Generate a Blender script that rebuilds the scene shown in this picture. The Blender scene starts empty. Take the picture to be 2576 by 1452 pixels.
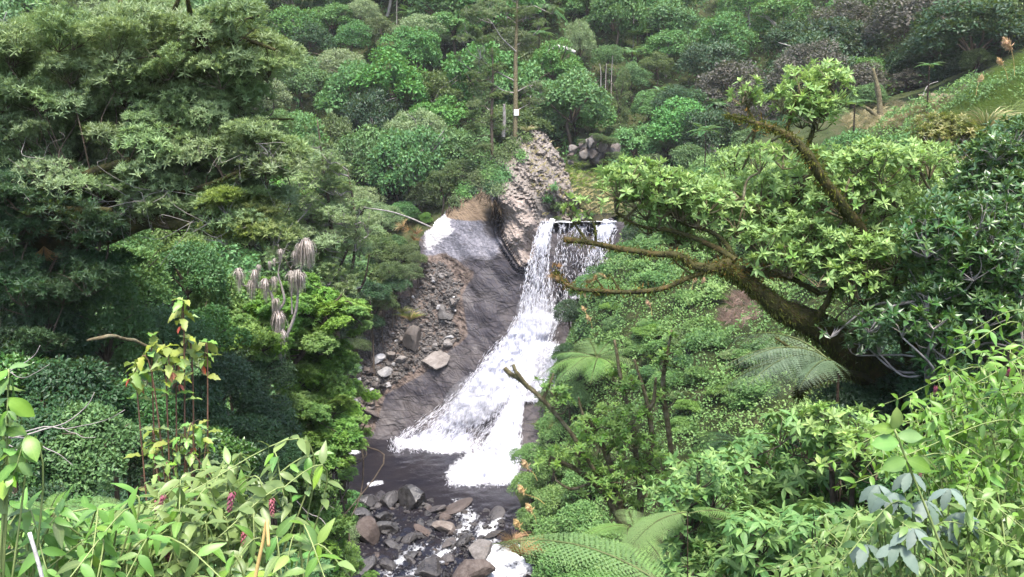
import bpy, math
import numpy as np
from mathutils import Vector, Matrix

R = math.radians
C = bpy.context.scene
COL = C.collection

# ------------------------------------------------------------------ camera, sky, sun, exposure
PITCH = R(8.0)
cam_d = bpy.data.cameras.new('camera')
cam = bpy.data.objects.new('camera', cam_d)
COL.objects.link(cam)
cam.location = (0, 0, 0)
cam.rotation_euler = (R(90) - PITCH, 0, 0)
cam_d.sensor_width = 36
cam_d.lens = 18 / math.tan(R(30))
cam_d.clip_start = 0.05
cam_d.clip_end = 3000
C.camera = cam

SUN_EL, SUN_AZ = 68.0, 172.0          # degrees; azimuth clockwise from +Y (the view direction)
world = bpy.data.worlds.new('World')
C.world = world
world.use_nodes = True
wn = world.node_tree
wn.nodes.clear()
sky = wn.nodes.new('ShaderNodeTexSky')
sky.sky_type = 'NISHITA'
sky.sun_disc = False
sky.sun_elevation = R(SUN_EL)
sky.sun_rotation = R(SUN_AZ)
sky.air_density = 1.0
sky.dust_density = 3.0
sky.ozone_density = 1.0
bg = wn.nodes.new('ShaderNodeBackground')
bg.inputs['Strength'].default_value = 0.15
wo = wn.nodes.new('ShaderNodeOutputWorld')
wn.links.new(sky.outputs[0], bg.inputs[0])
wn.links.new(bg.outputs[0], wo.inputs[0])

sun_d = bpy.data.lights.new('sun', 'SUN')
sun_d.energy = 2.1
sun_d.angle = R(12.0)
sun_d.color = (1.0, 0.95, 0.86)
sun = bpy.data.objects.new('sun', sun_d)
COL.objects.link(sun)
sd = Vector((math.sin(R(SUN_AZ)) * math.cos(R(SUN_EL)), math.cos(R(SUN_AZ)) * math.cos(R(SUN_EL)), math.sin(R(SUN_EL))))
sun.rotation_euler = sd.to_track_quat('Z', 'Y').to_euler()

C.view_settings.view_transform = 'Standard'
C.view_settings.look = 'None'
C.view_settings.exposure = 2.08
C.view_settings.gamma = 1.0
C.view_settings.use_curve_mapping = False
C.render.engine = 'CYCLES'
C.cycles.max_bounces = 6
C.cycles.diffuse_bounces = 3
C.cycles.glossy_bounces = 2
C.cycles.transmission_bounces = 3
C.cycles.transparent_max_bounces = 10
C.cycles.volume_bounces = 0
C.cycles.caustics_reflective = False
C.cycles.caustics_refractive = False
C.cycles.use_denoising = True
C.cycles.denoiser = 'OPENIMAGEDENOISE'
C.cycles.denoising_input_passes = 'RGB_ALBEDO_NORMAL'
C.cycles.denoising_prefilter = 'ACCURATE'

# ------------------------------------------------------------------ helpers
FU = 1288 / math.tan(R(30))
CP, SP = math.cos(PITCH), math.sin(PITCH)
ZW = -18.0


def ray(u, v):
    xc = (u - 1288) / FU
    yc = (726 - v) / FU
    return xc, CP + yc * SP, -SP + yc * CP


def P(u, v, Y):
    x, y, z = ray(u, v)
    t = Y / y
    return np.array((x * t, Y, z * t))


def PZ(u, v, z):
    x, y, zz = ray(u, v)
    t = z / zz
    return np.array((x * t, y * t, z))


def proj(p):
    x, y, z = p
    d = y * CP - z * SP
    return 1288 + FU * x / d, 726 - FU * (y * SP + z * CP) / d


def in_poly(x, y, poly):
    x = np.asarray(x, float)
    y = np.asarray(y, float)
    ins = np.zeros(x.shape, bool)
    n = len(poly)
    for i in range(n):
        x0, y0 = poly[i]
        x1, y1 = poly[(i + 1) % n]
        c = ((y0 > y) != (y1 > y)) & (x < (x1 - x0) * (y - y0) / (y1 - y0 + 1e-12) + x0)
        ins ^= c
    return ins


def poly_dist(x, y, poly, closed=True):
    d = np.full(np.shape(x), 1e9)
    n = len(poly)
    for i in range(n if closed else n - 1):
        ax, ay = poly[i]
        bx, by = poly[(i + 1) % n]
        ex, ey = bx - ax, by - ay
        t = np.clip(((x - ax) * ex + (y - ay) * ey) / (ex * ex + ey * ey + 1e-12), 0, 1)
        d = np.minimum(d, np.hypot(x - ax - t * ex, y - ay - t * ey))
    return d


def soft(x, y, poly, w):
    """1 inside the polygon fading to 0 at distance w outside"""
    ins = in_poly(x, y, poly)
    d = poly_dist(x, y, poly)
    return np.where(ins, 1.0, np.clip(1 - d / w, 0, 1))


def rng(s):
    return np.random.default_rng(s)


def _hash(ix, iy, iz, seed):
    h = (ix.astype(np.uint32) * np.uint32(374761393) + iy.astype(np.uint32) * np.uint32(668265263)
         + iz.astype(np.uint32) * np.uint32(2147483647) + np.uint32(seed * 1013904223 % 4294967291))
    h = (h ^ (h >> np.uint32(13))) * np.uint32(1274126177)
    h = h ^ (h >> np.uint32(16))
    return (h & np.uint32(0xFFFF)).astype(np.float64) / 65535.0


def vnoise(p, seed=0):
    p = np.asarray(p, float)
    f = np.floor(p)
    t = p - f
    t = t * t * (3 - 2 * t)
    i = f.astype(np.int64)
    r = 0
    with np.errstate(over='ignore'):
        for dx in (0, 1):
            for dy in (0, 1):
                for dz in (0, 1):
                    w = (t[:, 0] if dx else 1 - t[:, 0]) * (t[:, 1] if dy else 1 - t[:, 1]) * (t[:, 2] if dz else 1 - t[:, 2])
                    r = r + w * _hash(i[:, 0] + dx, i[:, 1] + dy, i[:, 2] + dz, seed)
    return r * 2 - 1


def fbm(p, octv=4, seed=0, gain=0.5):
    p = np.asarray(p, float)
    a, s, out = 1.0, 1.0, 0
    for k in range(octv):
        out = out + a * vnoise(p * s + 17.3 * k, seed + k)
        a *= gain
        s *= 2.03
    return out


def norm(a):
    return a / (np.linalg.norm(a, axis=-1, keepdims=True) + 1e-12)


def rand_dirs(r, n):
    return norm(r.normal(size=(n, 3)))


def frames(f, n):
    """columns: x = sideways, y = forward f, z = leaf normal"""
    f = norm(f)
    x = norm(np.cross(f, n))
    z = np.cross(x, f)
    return np.stack([x, f, z], axis=-1)


class MB:
    """collects pieces of geometry for ONE mesh"""

    def __init__(self):
        self.v, self.f, self.n = [], {}, 0
        self.att = {}

    def add(self, v, f, mi=0, **att):
        v = np.asarray(v, float).reshape(-1, 3)
        f = np.asarray(f, int)
        if len(v) == 0 or len(f) == 0:
            return self
        self.f.setdefault((f.shape[1], mi), []).append(f + self.n)
        self.v.append(v)
        for k in set(self.att) | set(att):
            if k not in self.att:
                self.att[k] = [np.zeros((self.n,) if np.ndim(att[k]) < 2 else (self.n, 3))]
            a = att.get(k, 0.5)
            if np.ndim(a) == 0:
                a = np.full((len(v),), float(a)) if self.att[k][0].ndim == 1 else np.full((len(v), 3), float(a))
            self.att[k].append(np.asarray(a, float))
        self.n += len(v)
        return self

    def inst(self, tv, tf, pos, M, scale, tint=None, mi=0, vt=None, **att):
        """n copies of a template, transformed"""
        pos = np.asarray(pos, float).reshape(-1, 3)
        n, k = len(pos), len(tv)
        if n == 0:
            return self
        scale = np.broadcast_to(np.asarray(scale, float), (n,))
        V = np.einsum('nij,kj->nki', M, tv) * scale[:, None, None] + pos[:, None]
        F = tf[None] + (np.arange(n) * k)[:, None, None]
        if tint is None:
            tint = np.full(n, .5)
        T = np.repeat(np.broadcast_to(np.asarray(tint, float), (n,)), k)
        if vt is not None:
            T = T + np.tile(vt, n)
        return self.add(V.reshape(-1, 3), F.reshape(-1, tf.shape[1]), mi, tint=T, **att)

    def tube(self, pts, rad, sides=6, wob=0.0, seed=0, mi=0, tint=.5, cap=True):
        pts = np.asarray(pts, float)
        n = len(pts)
        rad = np.broadcast_to(np.asarray(rad, float), (n,)).copy()
        T = norm(np.gradient(pts, axis=0))
        up = np.array((0, 0, 1.0)) if abs(T[0, 2]) < .9 else np.array((1.0, 0, 0))
        X = np.zeros((n, 3))
        x = norm(np.cross(T[0], up))
        for i in range(n):
            x = x - T[i] * np.dot(x, T[i])
            x = x / (np.linalg.norm(x) + 1e-12)
            X[i] = x
        Yv = np.cross(T, X)
        a = np.linspace(0, 2 * np.pi, sides, endpoint=False)
        ring = np.cos(a)[None, :, None] * X[:, None] + np.sin(a)[None, :, None] * Yv[:, None]
        rr = np.repeat(rad[:, None], sides, 1)
        if wob:
            q = (pts[:, None] + ring * rad[:, None, None]).reshape(-1, 3)
            rr = rr * (1 + wob * fbm(q / (rad.max() * 2.2 + 1e-6), 3, seed).reshape(n, sides))
        V = (pts[:, None] + ring * rr[..., None]).reshape(-1, 3)
        i = np.arange(n - 1)[:, None] * sides
        j = np.arange(sides)[None]
        j2 = (j + 1) % sides
        F = np.stack([i + j, i + j2, i + sides + j2, i + sides + j], -1).reshape(-1, 4)
        self.add(V, F, mi, tint=tint)
        if cap and rad[-1] > 1e-3:
            b = self.n - sides
            self.f.setdefault((3, mi), []).append(np.array([[b + k, b + k + 1, b] for k in range(1, sides - 1)]))
        return self

    def mesh(self, name, mats, smooth=True):
        me = bpy.data.meshes.new(name)
        V = np.concatenate(self.v) if self.v else np.zeros((0, 3))
        me.vertices.add(len(V))
        me.vertices.foreach_set('co', V.ravel())
        loops, starts, mis, s = [], [], [], 0
        for (k, mi), fl in self.f.items():
            F = np.concatenate(fl)
            loops.append(F.ravel())
            starts.append(s + np.arange(len(F)) * k)
            mis.append(np.full(len(F), mi))
            s += F.size
        L = np.concatenate(loops)
        S = np.concatenate(starts)
        me.loops.add(len(L))
        me.loops.foreach_set('vertex_index', L.astype(np.int32))
        me.polygons.add(len(S))
        me.polygons.foreach_set('loop_start', S.astype(np.int32))
        for k, a in self.att.items():
            A = np.concatenate(a)
            at = me.attributes.new(k, 'FLOAT' if A.ndim == 1 else 'FLOAT_VECTOR', 'POINT')
            at.data.foreach_set('value' if A.ndim == 1 else 'vector', A.ravel())
        if not isinstance(mats, (list, tuple)):
            mats = [mats]
        for m in mats:
            me.materials.append(m)
        if len(mats) > 1:
            me.polygons.foreach_set('material_index', np.concatenate(mis).astype(np.int32))
        me.update(calc_edges=True)
        me.polygons.foreach_set('use_smooth', np.full(len(S), bool(smooth)))
        return me

    def build(self, name, mats, parent=None, smooth=True):
        return obj(name, self.mesh(name, mats, smooth), parent)


def obj(name, me, parent=None, loc=None, rot=None, scale=None, M=None):
    o = bpy.data.objects.new(name, me)
    COL.objects.link(o)
    if parent is not None:
        o.parent = parent
    if M is not None:
        o.matrix_local = M
        return o
    if loc is not None:
        o.location = loc
    if rot is not None:
        o.rotation_euler = rot
    if scale is not None:
        o.scale = (scale,) * 3 if np.ndim(scale) == 0 else scale
    return o


def tag(o, label=None, cat=None, group=None, kind=None):
    if label:
        o['label'] = label
    if cat:
        o['category'] = cat
    if group:
        o['group'] = group
    if kind:
        o['kind'] = kind
    return o


def thing(name, label, cat, loc=(0, 0, 0), rotz=0.0, group=None):
    o = bpy.data.objects.new(name, None)
    COL.objects.link(o)
    o.empty_display_size = .2
    o.location = [float(c) for c in loc]
    o.rotation_euler = (0, 0, rotz)
    return tag(o, label, cat, group)


def m4(pos, M3, s=1.0):
    m = Matrix(np.asarray(M3).tolist()).to_4x4()
    for i in range(3):
        for j in range(3):
            m[i][j] *= s
    m.translation = [float(c) for c in pos]
    return m


def spline(pts, n=24):
    """Catmull-Rom through control points"""
    p = np.asarray(pts, float)
    if len(p) == 2:
        t = np.linspace(0, 1, n)[:, None]
        return p[0] * (1 - t) + p[1] * t
    q = np.vstack([2 * p[0] - p[1], p, 2 * p[-1] - p[-2]])
    k = len(p) - 1
    t = np.linspace(0, k, n)
    i = np.minimum(t.astype(int), k - 1)
    f = (t - i)[:, None]
    a, b, c, d = q[i], q[i + 1], q[i + 2], q[i + 3]
    return .5 * (2 * b + (c - a) * f + (2 * a - 5 * b + 4 * c - d) * f ** 2 + (3 * b - a - 3 * c + d) * f ** 3)


class RBF:
    """linear-kernel interpolation of scattered values"""

    def __init__(self, xy, z):
        self.c = np.asarray(xy, float)
        z = np.asarray(z, float)
        n = len(self.c)
        A = np.linalg.norm(self.c[:, None] - self.c[None], axis=-1)
        B = np.hstack([np.ones((n, 1)), self.c])
        M = np.block([[A, B], [B.T, np.zeros((3, 3))]])
        self.w = np.linalg.solve(M, np.concatenate([z, np.zeros(3)]))

    def __call__(self, x, y):
        x = np.asarray(x, float)
        sh = x.shape
        q = np.stack([x.ravel(), np.asarray(y, float).ravel()], -1)
        out = np.empty(len(q))
        for s in range(0, len(q), 20000):
            e = q[s:s + 20000]
            D = np.linalg.norm(e[:, None] - self.c[None], axis=-1)
            out[s:s + 20000] = D @ self.w[:-3] + self.w[-3] + e @ self.w[-2:]
        return out.reshape(sh)


# ------------------------------------------------------------------ materials
def mat(name):
    m = bpy.data.materials.new(name)
    m.use_nodes = True
    nt = m.node_tree
    nt.nodes.clear()
    out = nt.nodes.new('ShaderNodeOutputMaterial')
    return m, nt, out


def nd(nt, kind, **kw):
    n = nt.nodes.new('ShaderNode' + kind)
    for k, v in kw.items():
        if hasattr(n, k):
            setattr(n, k, v)
        else:
            n.inputs[k].default_value = v
    return n


def ramp(nt, fac, stops):
    r = nt.nodes.new('ShaderNodeValToRGB')
    e = r.color_ramp.elements
    while len(e) < len(stops):
        e.new(.5)
    for k, (p, c) in enumerate(stops):
        e[k].position = p
        e[k].color = (*c, 1) if len(c) == 3 else c
    if fac is not None:
        nt.links.new(fac, r.inputs[0])
    return r.outputs[0]


def mixc(nt, fac, a, b, mode='MIX'):
    m = nt.nodes.new('ShaderNodeMix')
    m.data_type = 'RGBA'
    m.blend_type = mode
    for s, x in ((0, fac), (6, a), (7, b)):
        if hasattr(x, 'node'):
            nt.links.new(x, m.inputs[s])
        elif s == 0:
            m.inputs[0].default_value = x
        else:
            m.inputs[s].default_value = (*x, 1)
    return m.outputs[2]


def math_(nt, op, a, b=None, c=None, clamp=False):
    m = nt.nodes.new('ShaderNodeMath')
    m.operation = op
    m.use_clamp = clamp
    for i, x in enumerate((a, b, c)):
        if x is None:
            continue
        if hasattr(x, 'node'):
            nt.links.new(x, m.inputs[i])
        else:
            m.inputs[i].default_value = x
    return m.outputs[0]


def noise(nt, vec, scale, detail=4, rough=.55, dist=0.0):
    n = nd(nt, 'TexNoise', Scale=scale, Detail=detail, Roughness=rough, Distortion=dist)
    if vec is not None:
        nt.links.new(vec, n.inputs['Vector'])
    return n.outputs[0]


def attr(nt, name, out=2):
    a = nt.nodes.new('ShaderNodeAttribute')
    a.attribute_name = name
    return a.outputs[out]


def position(nt):
    return nt.nodes.new('ShaderNodeNewGeometry').outputs['Position']


def objcoord(nt):
    return nt.nodes.new('ShaderNodeTexCoord').outputs['Object']


def leaf_mat(name, dark, mid, light, trans=.28, rough=.5, spec=.35, objvar=.3, hvar=.03, veins=False):
    m, nt, out = mat(name)
    col = ramp(nt, attr(nt, 'tint'), [(0, dark), (.5, mid), (1, light)])
    if veins:
        oc = objcoord(nt)
        sx = nd(nt, 'SeparateXYZ')
        nt.links.new(oc, sx.inputs[0])
        ax_ = math_(nt, 'ABSOLUTE', sx.outputs[0])
        rib = ramp(nt, ax_, [(0, (1, 1, 1)), (.022, (0, 0, 0))])
        wv = math_(nt, 'SINE', math_(nt, 'MULTIPLY', math_(nt, 'SUBTRACT', sx.outputs[1], math_(nt, 'MULTIPLY', ax_, .9)), 52))
        vn = math_(nt, 'MULTIPLY', ramp(nt, wv, [(.80, (0, 0, 0)), (1, (1, 1, 1))]), .35)
        col = mixc(nt, math_(nt, 'MAXIMUM', math_(nt, 'MULTIPLY', rib, .6), vn), col, light)
        bl = noise(nt, oc, 6, 4, .7)
        col = mixc(nt, math_(nt, 'MULTIPLY', ramp(nt, bl, [(.63, (0, 0, 0)), (.72, (1, 1, 1))]), .5), col, (.12, .075, .03))
        col = mixc(nt, math_(nt, 'MULTIPLY', ramp(nt, ax_, [(.12, (0, 0, 0)), (.19, (1, 1, 1))]), .35), col, dark)
    oi = nt.nodes.new('ShaderNodeObjectInfo')
    h = nd(nt, 'HueSaturation')
    nt.links.new(math_(nt, 'MULTIPLY_ADD', oi.outputs['Random'], hvar, .5 - hvar / 2), h.inputs['Hue'])
    r2 = math_(nt, 'FRACT', math_(nt, 'MULTIPLY', oi.outputs['Random'], 7.31))
    nt.links.new(math_(nt, 'MULTIPLY_ADD', r2, objvar, 1 - objvar / 2), h.inputs['Value'])
    r3 = math_(nt, 'FRACT', math_(nt, 'MULTIPLY', oi.outputs['Random'], 3.77))
    nt.links.new(math_(nt, 'MULTIPLY_ADD', r3, objvar * .7, 1 - objvar * .35), h.inputs['Saturation'])
    nt.links.new(col, h.inputs['Color'])
    b = nd(nt, 'BsdfPrincipled', Roughness=rough)
    b.inputs['Specular IOR Level'].default_value = spec
    nt.links.new(h.outputs[0], b.inputs['Base Color'])
    t = nd(nt, 'BsdfTranslucent')
    nt.links.new(mixc(nt, .5, h.outputs[0], (.22, .30, .04), 'MIX'), t.inputs['Color'])
    mx = nd(nt, 'MixShader', Fac=trans)
    nt.links.new(b.outputs[0], mx.inputs[1])
    nt.links.new(t.outputs[0], mx.inputs[2])
    nt.links.new(mx.outputs[0], out.inputs[0])
    return m


def plain_mat(name, c0, c1, scale=6, rough=.85, bump=.3, dist=.02, coord='obj', spec=.2, c2=None, detail=5):
    m, nt, out = mat(name)
    v = objcoord(nt) if coord == 'obj' else position(nt)
    n = noise(nt, v, scale, detail, .62)
    st = [(.3, c0), (.7, c1)] if c2 is None else [(.28, c0), (.5, c1), (.72, c2)]
    b = nd(nt, 'BsdfPrincipled', Roughness=rough)
    b.inputs['Specular IOR Level'].default_value = spec
    nt.links.new(ramp(nt, n, st), b.inputs['Base Color'])
    bp = nd(nt, 'Bump', Strength=bump, Distance=dist)
    nt.links.new(noise(nt, v, scale * 3, 5, .65), bp.inputs['Height'])
    nt.links.new(bp.outputs[0], b.inputs['Normal'])
    nt.links.new(b.outputs[0], out.inputs[0])
    return m


MAT = {}
L_ = lambda k, *a, **kw: MAT.__setitem__(k, leaf_mat(k, *a, **kw))
L_('leaf_mid', (.033, .082, .027), (.066, .158, .046), (.125, .235, .070))
L_('leaf_bright', (0.043, 0.116, 0.028), (0.080, 0.198, 0.048), (0.140, 0.281, 0.074))
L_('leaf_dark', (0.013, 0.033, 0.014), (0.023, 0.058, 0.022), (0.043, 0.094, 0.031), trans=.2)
L_('leaf_grey', (.098, .148, .070), (.180, .255, .118), (.28, .37, .17), trans=.36)
L_('leaf_olive', (.036, .062, .022), (.072, .115, .038), (.13, .175, .060))
L_('leaf_purple', (.036, .036, .030), (.066, .062, .048), (.11, .090, .070), trans=.15)
L_('leaf_rosette', (.080, .155, .038), (.175, .295, .078), (.30, .43, .12), trans=.38, objvar=.25)
L_('leaf_gloss', (0.018, 0.052, 0.013), (0.036, 0.096, 0.021), (0.088, 0.166, 0.033), rough=.34, spec=.5, trans=.18)
L_('leaf_fern', (.065, .135, .036), (.125, .225, .062), (.21, .31, .10), trans=.3)
L_('leaf_fern_far', (0.044, 0.114, 0.038), (0.076, 0.177, 0.057), (0.128, 0.250, 0.085), trans=.3)
L_('leaf_fern_grey', (.055, .085, .052), (.10, .145, .085), (.17, .21, .13), trans=.2)
L_('leaf_soft', (.062, .140, .030), (.130, .250, .048), (.215, .35, .075), trans=.38)
L_('leaf_straw', (.07, .085, .022), (.13, .145, .035), (.22, .20, .06), trans=.3)
L_('leaf_yellow', (.13, .17, .03), (.20, .245, .045), (.30, .32, .07), trans=.3)
L_('leaf_red', (.24, .05, .035), (.34, .095, .055), (.45, .20, .10), trans=.3)
L_('leaf_cover', (.050, .115, .034), (.108, .215, .060), (.20, .31, .092), trans=.34, objvar=0)
L_('leaf_dead', (.20, .11, .05), (.33, .20, .09), (.46, .32, .17), trans=.15)
L_('grass_green', (.09, .14, .03), (.16, .22, .05), (.27, .30, .09), trans=.3)
L_('grass_dry', (.26, .22, .08), (.40, .33, .15), (.52, .45, .26), trans=.25)
L_('grass_pink', (.20, .12, .10), (.32, .20, .17), (.44, .30, .25), trans=.15)
L_('thatch', (.17, .145, .125), (.32, .275, .25), (.48, .43, .40), trans=.1, objvar=.15)
L_('plume', (.36, .22, .10), (.50, .34, .18), (.62, .48, .30), trans=.25)
L_('flower', (.13, .020, .045), (.23, .045, .085), (.34, .10, .13), trans=.3)
L_('roots', (.020, .014, .010), (.045, .030, .020), (.085, .058, .038), trans=.05, rough=.9, spec=.1, objvar=0)
L_('moss', (.028, .038, .008), (.055, .066, .013), (.10, .095, .020), trans=.2, rough=.8, spec=.1, objvar=.15)
L_('moss_rust', (.05, .034, .010), (.10, .060, .016), (.18, .095, .028), trans=.2, rough=.85, spec=.1, objvar=.1)
L_('leaf_fore', (.058, .125, .026), (.122, .225, .046), (.20, .32, .08), trans=.32, rough=.42, spec=.4, objvar=.5, hvar=.05, veins=True)
L_('leaf_young', (.075, .115, .030), (.145, .195, .048), (.24, .29, .08), trans=.34)
MAT['bark'] = plain_mat('bark', (.035, .026, .018), (.11, .085, .062), 9, .9, .6, .03)
MAT['bark_grey'] = plain_mat('bark_grey', (.13, .115, .105), (.34, .31, .29), 7, .88, .5, .02)
MAT['bark_pale'] = plain_mat('bark_pale', (.30, .27, .25), (.58, .55, .53), 5, .85, .4, .02)
MAT['bark_mossy'] = plain_mat('bark_mossy', (.018, .014, .009), (.045, .044, .015), 5, .95, .8, .04, c2=(.085, .055, .024))
MAT['bark_lichen'] = plain_mat('bark_lichen', (.045, .035, .022), (.12, .10, .055), 11, .92, .7, .03, c2=(.21, .20, .13))
MAT['fern_trunk'] = plain_mat('fern_trunk', (.014, .010, .008), (.055, .038, .026), 14, .95, .8, .04)
MAT['rachis'] = plain_mat('rachis', (.05, .065, .02), (.10, .12, .04), 8, .6, .1, .004)
MAT['stem'] = plain_mat('stem', (.10, .14, .04), (.22, .26, .10), 8, .5, .1, .004)
MAT['stem_red'] = plain_mat('stem_red', (.07, .035, .025), (.16, .09, .06), 12, .6, .2, .004)
MAT['stem_dry'] = plain_mat('stem_dry', (.34, .22, .07), (.52, .38, .16), 6, .7, .2, .004)
# ------------------------------------------------------------------ terrain
TP = [  # x, y, z
    (0, 0, -1.8), (-5, 0, -1.9), (5, 0, -1.6), (0, -12, -.5), (-20, -12, 2), (20, -12, 3), (-12, 0, -1), (12, 0, 0),
    (0, 3, -3.0), (-4, 4, -3.4), (4, 4, -3.2), (0, 8, -7.0), (-6, 9, -7.4), (6, 9, -6.6), (0, 16, -12.4),
    (-8, 16, -11.5), (8, 16, -10.0), (0, 25, -16.6), (-7, 25, -16.0), (8, 25, -13.2), (0, 32, -18.2), (-10, 33, -17.4),
    (-15, 12, -7), (-16, 20, -9.5), (-15, 28, -12), (-16, 38, -13), (-15, 46, -13.5), (-13.5, 52, -14.5), (-22, 15, -5),
    (-26, 26, -4), (-28, 40, -3), (-24, 52, -4), (-18, 58, -7), (-40, 30, 4), (-42, 55, 8),
    # river bed
    (-3.5, 36, -18.8), (-4.5, 41, -18.8), (-5, 46, -18.9), (-5, 51, -19.2), (-6, 55, -19.2), (-1, 45, -18.9), (-1.5, 50, -19.4), (1.0, 37, -18.4),
    (-8.8, 41, -18.5), (-10, 46, -18.4), (-10.6, 51, -18.3), (-11, 54.5, -18.0), (-3.5, 28, -19.0), (-4, 20, -19.5),
    # right bank
    (1.0, 45, -17.4), (1.2, 49, -17.4), (2.6, 45, -15.4), (2.0, 49, -14.5), (3.0, 52, -12.0), (1.8, 53, -14.0),
    (2.2, 40, -17.0), (4, 36, -15.6), (5, 42, -13.0), (7.5, 41, -9.8), (11.6, 43, -6.8), (9, 36, -11.0), (12, 34, -9.4), (15, 40, -5.2), (6, 48, -8.5), (5, 54, -7.4), (9, 50, -6.0),
    (8, 30, -13.0), (14, 26, -9), (18, 32, -6), (18, 18, -6.5), (14, 10, -4.8), (22, 24, -4), (28, 12, 0), (32, 30, 2.5),
    (16, 50, -2.4), (21, 46, -.2), (24.5, 45, 2.4), (29, 45, 5.6), (35, 45, 9), (27, 38, 1.4), (22, 38, -2),
    (20, 60, 3.1), (27, 60, 3.4), (33, 60, 6.0), (22, 66, 3.4), (14, 60, .4), (28, 68, 3.6), (40, 62, 11),
    # upper river and bank beyond the lip
    (2.5, 62, -4.6), (5.5, 61.5, -4.4), (5, 66, -4.4), (8, 72, -3.6), (12, 80, -2.5), (6.5, 71, -1.6), (5, 74, -.6), (8, 76, .2),
    (9, 62, -3.0), (11, 66, -1.6), (0, 66, -2), (-3, 64.5, -6), (-5, 65, -7.5), (-9, 64, -9.4), (-13, 62, -9.2), (3, 68, 0), (0.5, 70, -1.5), (-5, 70, -5), (-12, 70, -5),
    # the wooded hill
    (-60, 72, 14), (-40, 74, 6), (-25, 74, 0), (-12, 76, -2), (0, 78, 0), (12, 84, 0), (25, 80, 4), (40, 78, 9), (60, 78, 18),
    (-60, 95, 28), (-30, 95, 15), (0, 95, 12), (20, 98, 10), (40, 95, 15), (70, 95, 27),
    (-70, 125, 52), (-30, 125, 38), (0, 125, 34), (30, 125, 31), (70, 125, 46),
    (-90, 160, 78), (-30, 160, 66), (0, 160, 62), (40, 160, 58), (90, 160, 75),
    (-120, 210, 105), (0, 210, 96), (120, 210, 102), (-70, 20, 20), (70, 20, 22), (-70, -12, 14), (70, -12, 16), (-70, 50, 24), (70, 55, 26),
]
CD = [(1345, 325, 65), (1290, 360, 65), (1400, 385, 65.5), (1230, 410, 65), (1430, 430, 66), (1340, 420, 62.5), (1300, 480, 60.8), (1380, 480, 63), (1440, 500, 64.5),
      (1160, 480, 65), (1200, 470, 64), (1120, 530, 64.5), (1070, 580, 64), (1055, 640, 63.5), (1130, 570, 63.2), (1190, 540, 62.2), (1120, 640, 62.4),
      (1240, 520, 60.6), (1262, 560, 61.4), (1255, 490, 60.2), (1285, 545, 60.6), (1310, 520, 59.6), (1335, 560, 59.4), (1300, 600, 59.2), (1320, 660, 59.3), (1280, 640, 60.2), (1340, 500, 61),
      (1200, 620, 61.2), (1250, 600, 61.2), (1230, 690, 60.3), (1300, 700, 60.0), (1310, 740, 59.6), (1180, 690, 60.9), (1345, 600, 60.6),
      (1360, 563, 61.6), (1450, 566, 61.8), (1545, 566, 61.8), (1575, 620, 61.8), (1400, 600, 61.0), (1480, 600, 61.2), (1540, 610, 61.4), (1400, 700, 60.4), (1460, 700, 60.6), (1500, 700, 60.9),
      (1340, 640, 60.6), (1360, 790, 59.6), (1420, 790, 59.9), (1450, 760, 60.3), (1380, 540, 64), (1500, 545, 66), (1560, 545, 66), (1440, 540, 66),
      (1150, 760, 59.9), (1250, 780, 59.3), (1200, 860, 58.7), (1120, 880, 58.8), (1280, 850, 58.5), (1100, 950, 58.2), (1000, 1000, 58.0), (960, 1040, 57.7), (940, 1090, 56.9), (1000, 1108, 56.6), (1100, 1060, 57.2),
      (1200, 960, 57.7), (1300, 920, 57.9), (1380, 880, 58.4), (1400, 960, 57.0), (1250, 1000, 57.1), (1200, 1060, 56.9), (1130, 1125, 56.0), (1000, 1125, 56.0), (1200, 1100, 55.6), (1230, 1112, 54.6),
      (1300, 1000, 55.6), (1290, 1060, 54.0), (1280, 1120, 52.3), (1250, 1200, 50.2), (1180, 1210, 50.0), (1300, 1215, 49.4), (1190, 1150, 53.2), (1340, 1000, 55.2), (1330, 1100, 52.4), (1350, 1215, 48.4),
      (870, 1100, 56.9), (870, 1000, 58.2), (900, 900, 59.4), (960, 790, 61.0), (1040, 700, 62.6), (1100, 700, 61.7), (1060, 800, 60.4), (1000, 900, 59.2), (930, 1000, 58.1), (1140, 800, 59.9), (1040, 1140, 55.6), (880, 1130, 56.0)]
CD = np.array(CD, float)
for u_, v_, Y_ in CD:
    p_ = P(u_, v_, Y_) + np.array((0, 1.3, -.9))
    if min((p_[0] - t[0]) ** 2 + (p_[1] - t[1]) ** 2 for t in TP) > .35:
        TP.append(tuple(p_))
TP += [(.3, 52, -19.2), (.2, 55, -18.6), (-2, 56, -19.2), (-4, 57, -18.6), (-7.5, 57.5, -18.2)]
TP = np.array(TP, float)
_h = RBF(TP[:, :2], TP[:, 2])


def ground(x, y):
    x = np.asarray(x, float)
    y = np.asarray(y, float)
    z = _h(x, y)
    far = np.clip((y - 70) / 20, 0, 1)
    q = np.stack([x.ravel() * .18, y.ravel() * .18, np.zeros(x.size)], -1)
    return z + (fbm(q, 4, 5).reshape(x.shape)) * (.25 + .9 * far)


xs = np.concatenate([np.arange(-125, -32, 2.5), np.arange(-32, 34, .6), np.arange(34, 126, 2.5)])
ys = np.concatenate([np.arange(-14, 82, .6), np.arange(82, 216, 2.0)])
gx, gy = np.meshgrid(xs, ys)
gz = ground(gx, gy)


def grid_faces(nr, nc):
    i = np.arange(nr - 1)[:, None] * nc
    j = np.arange(nc - 1)[None]
    return np.stack([i + j, i + j + 1, i + nc + j + 1, i + nc + j], -1).reshape(-1, 4)


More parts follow.
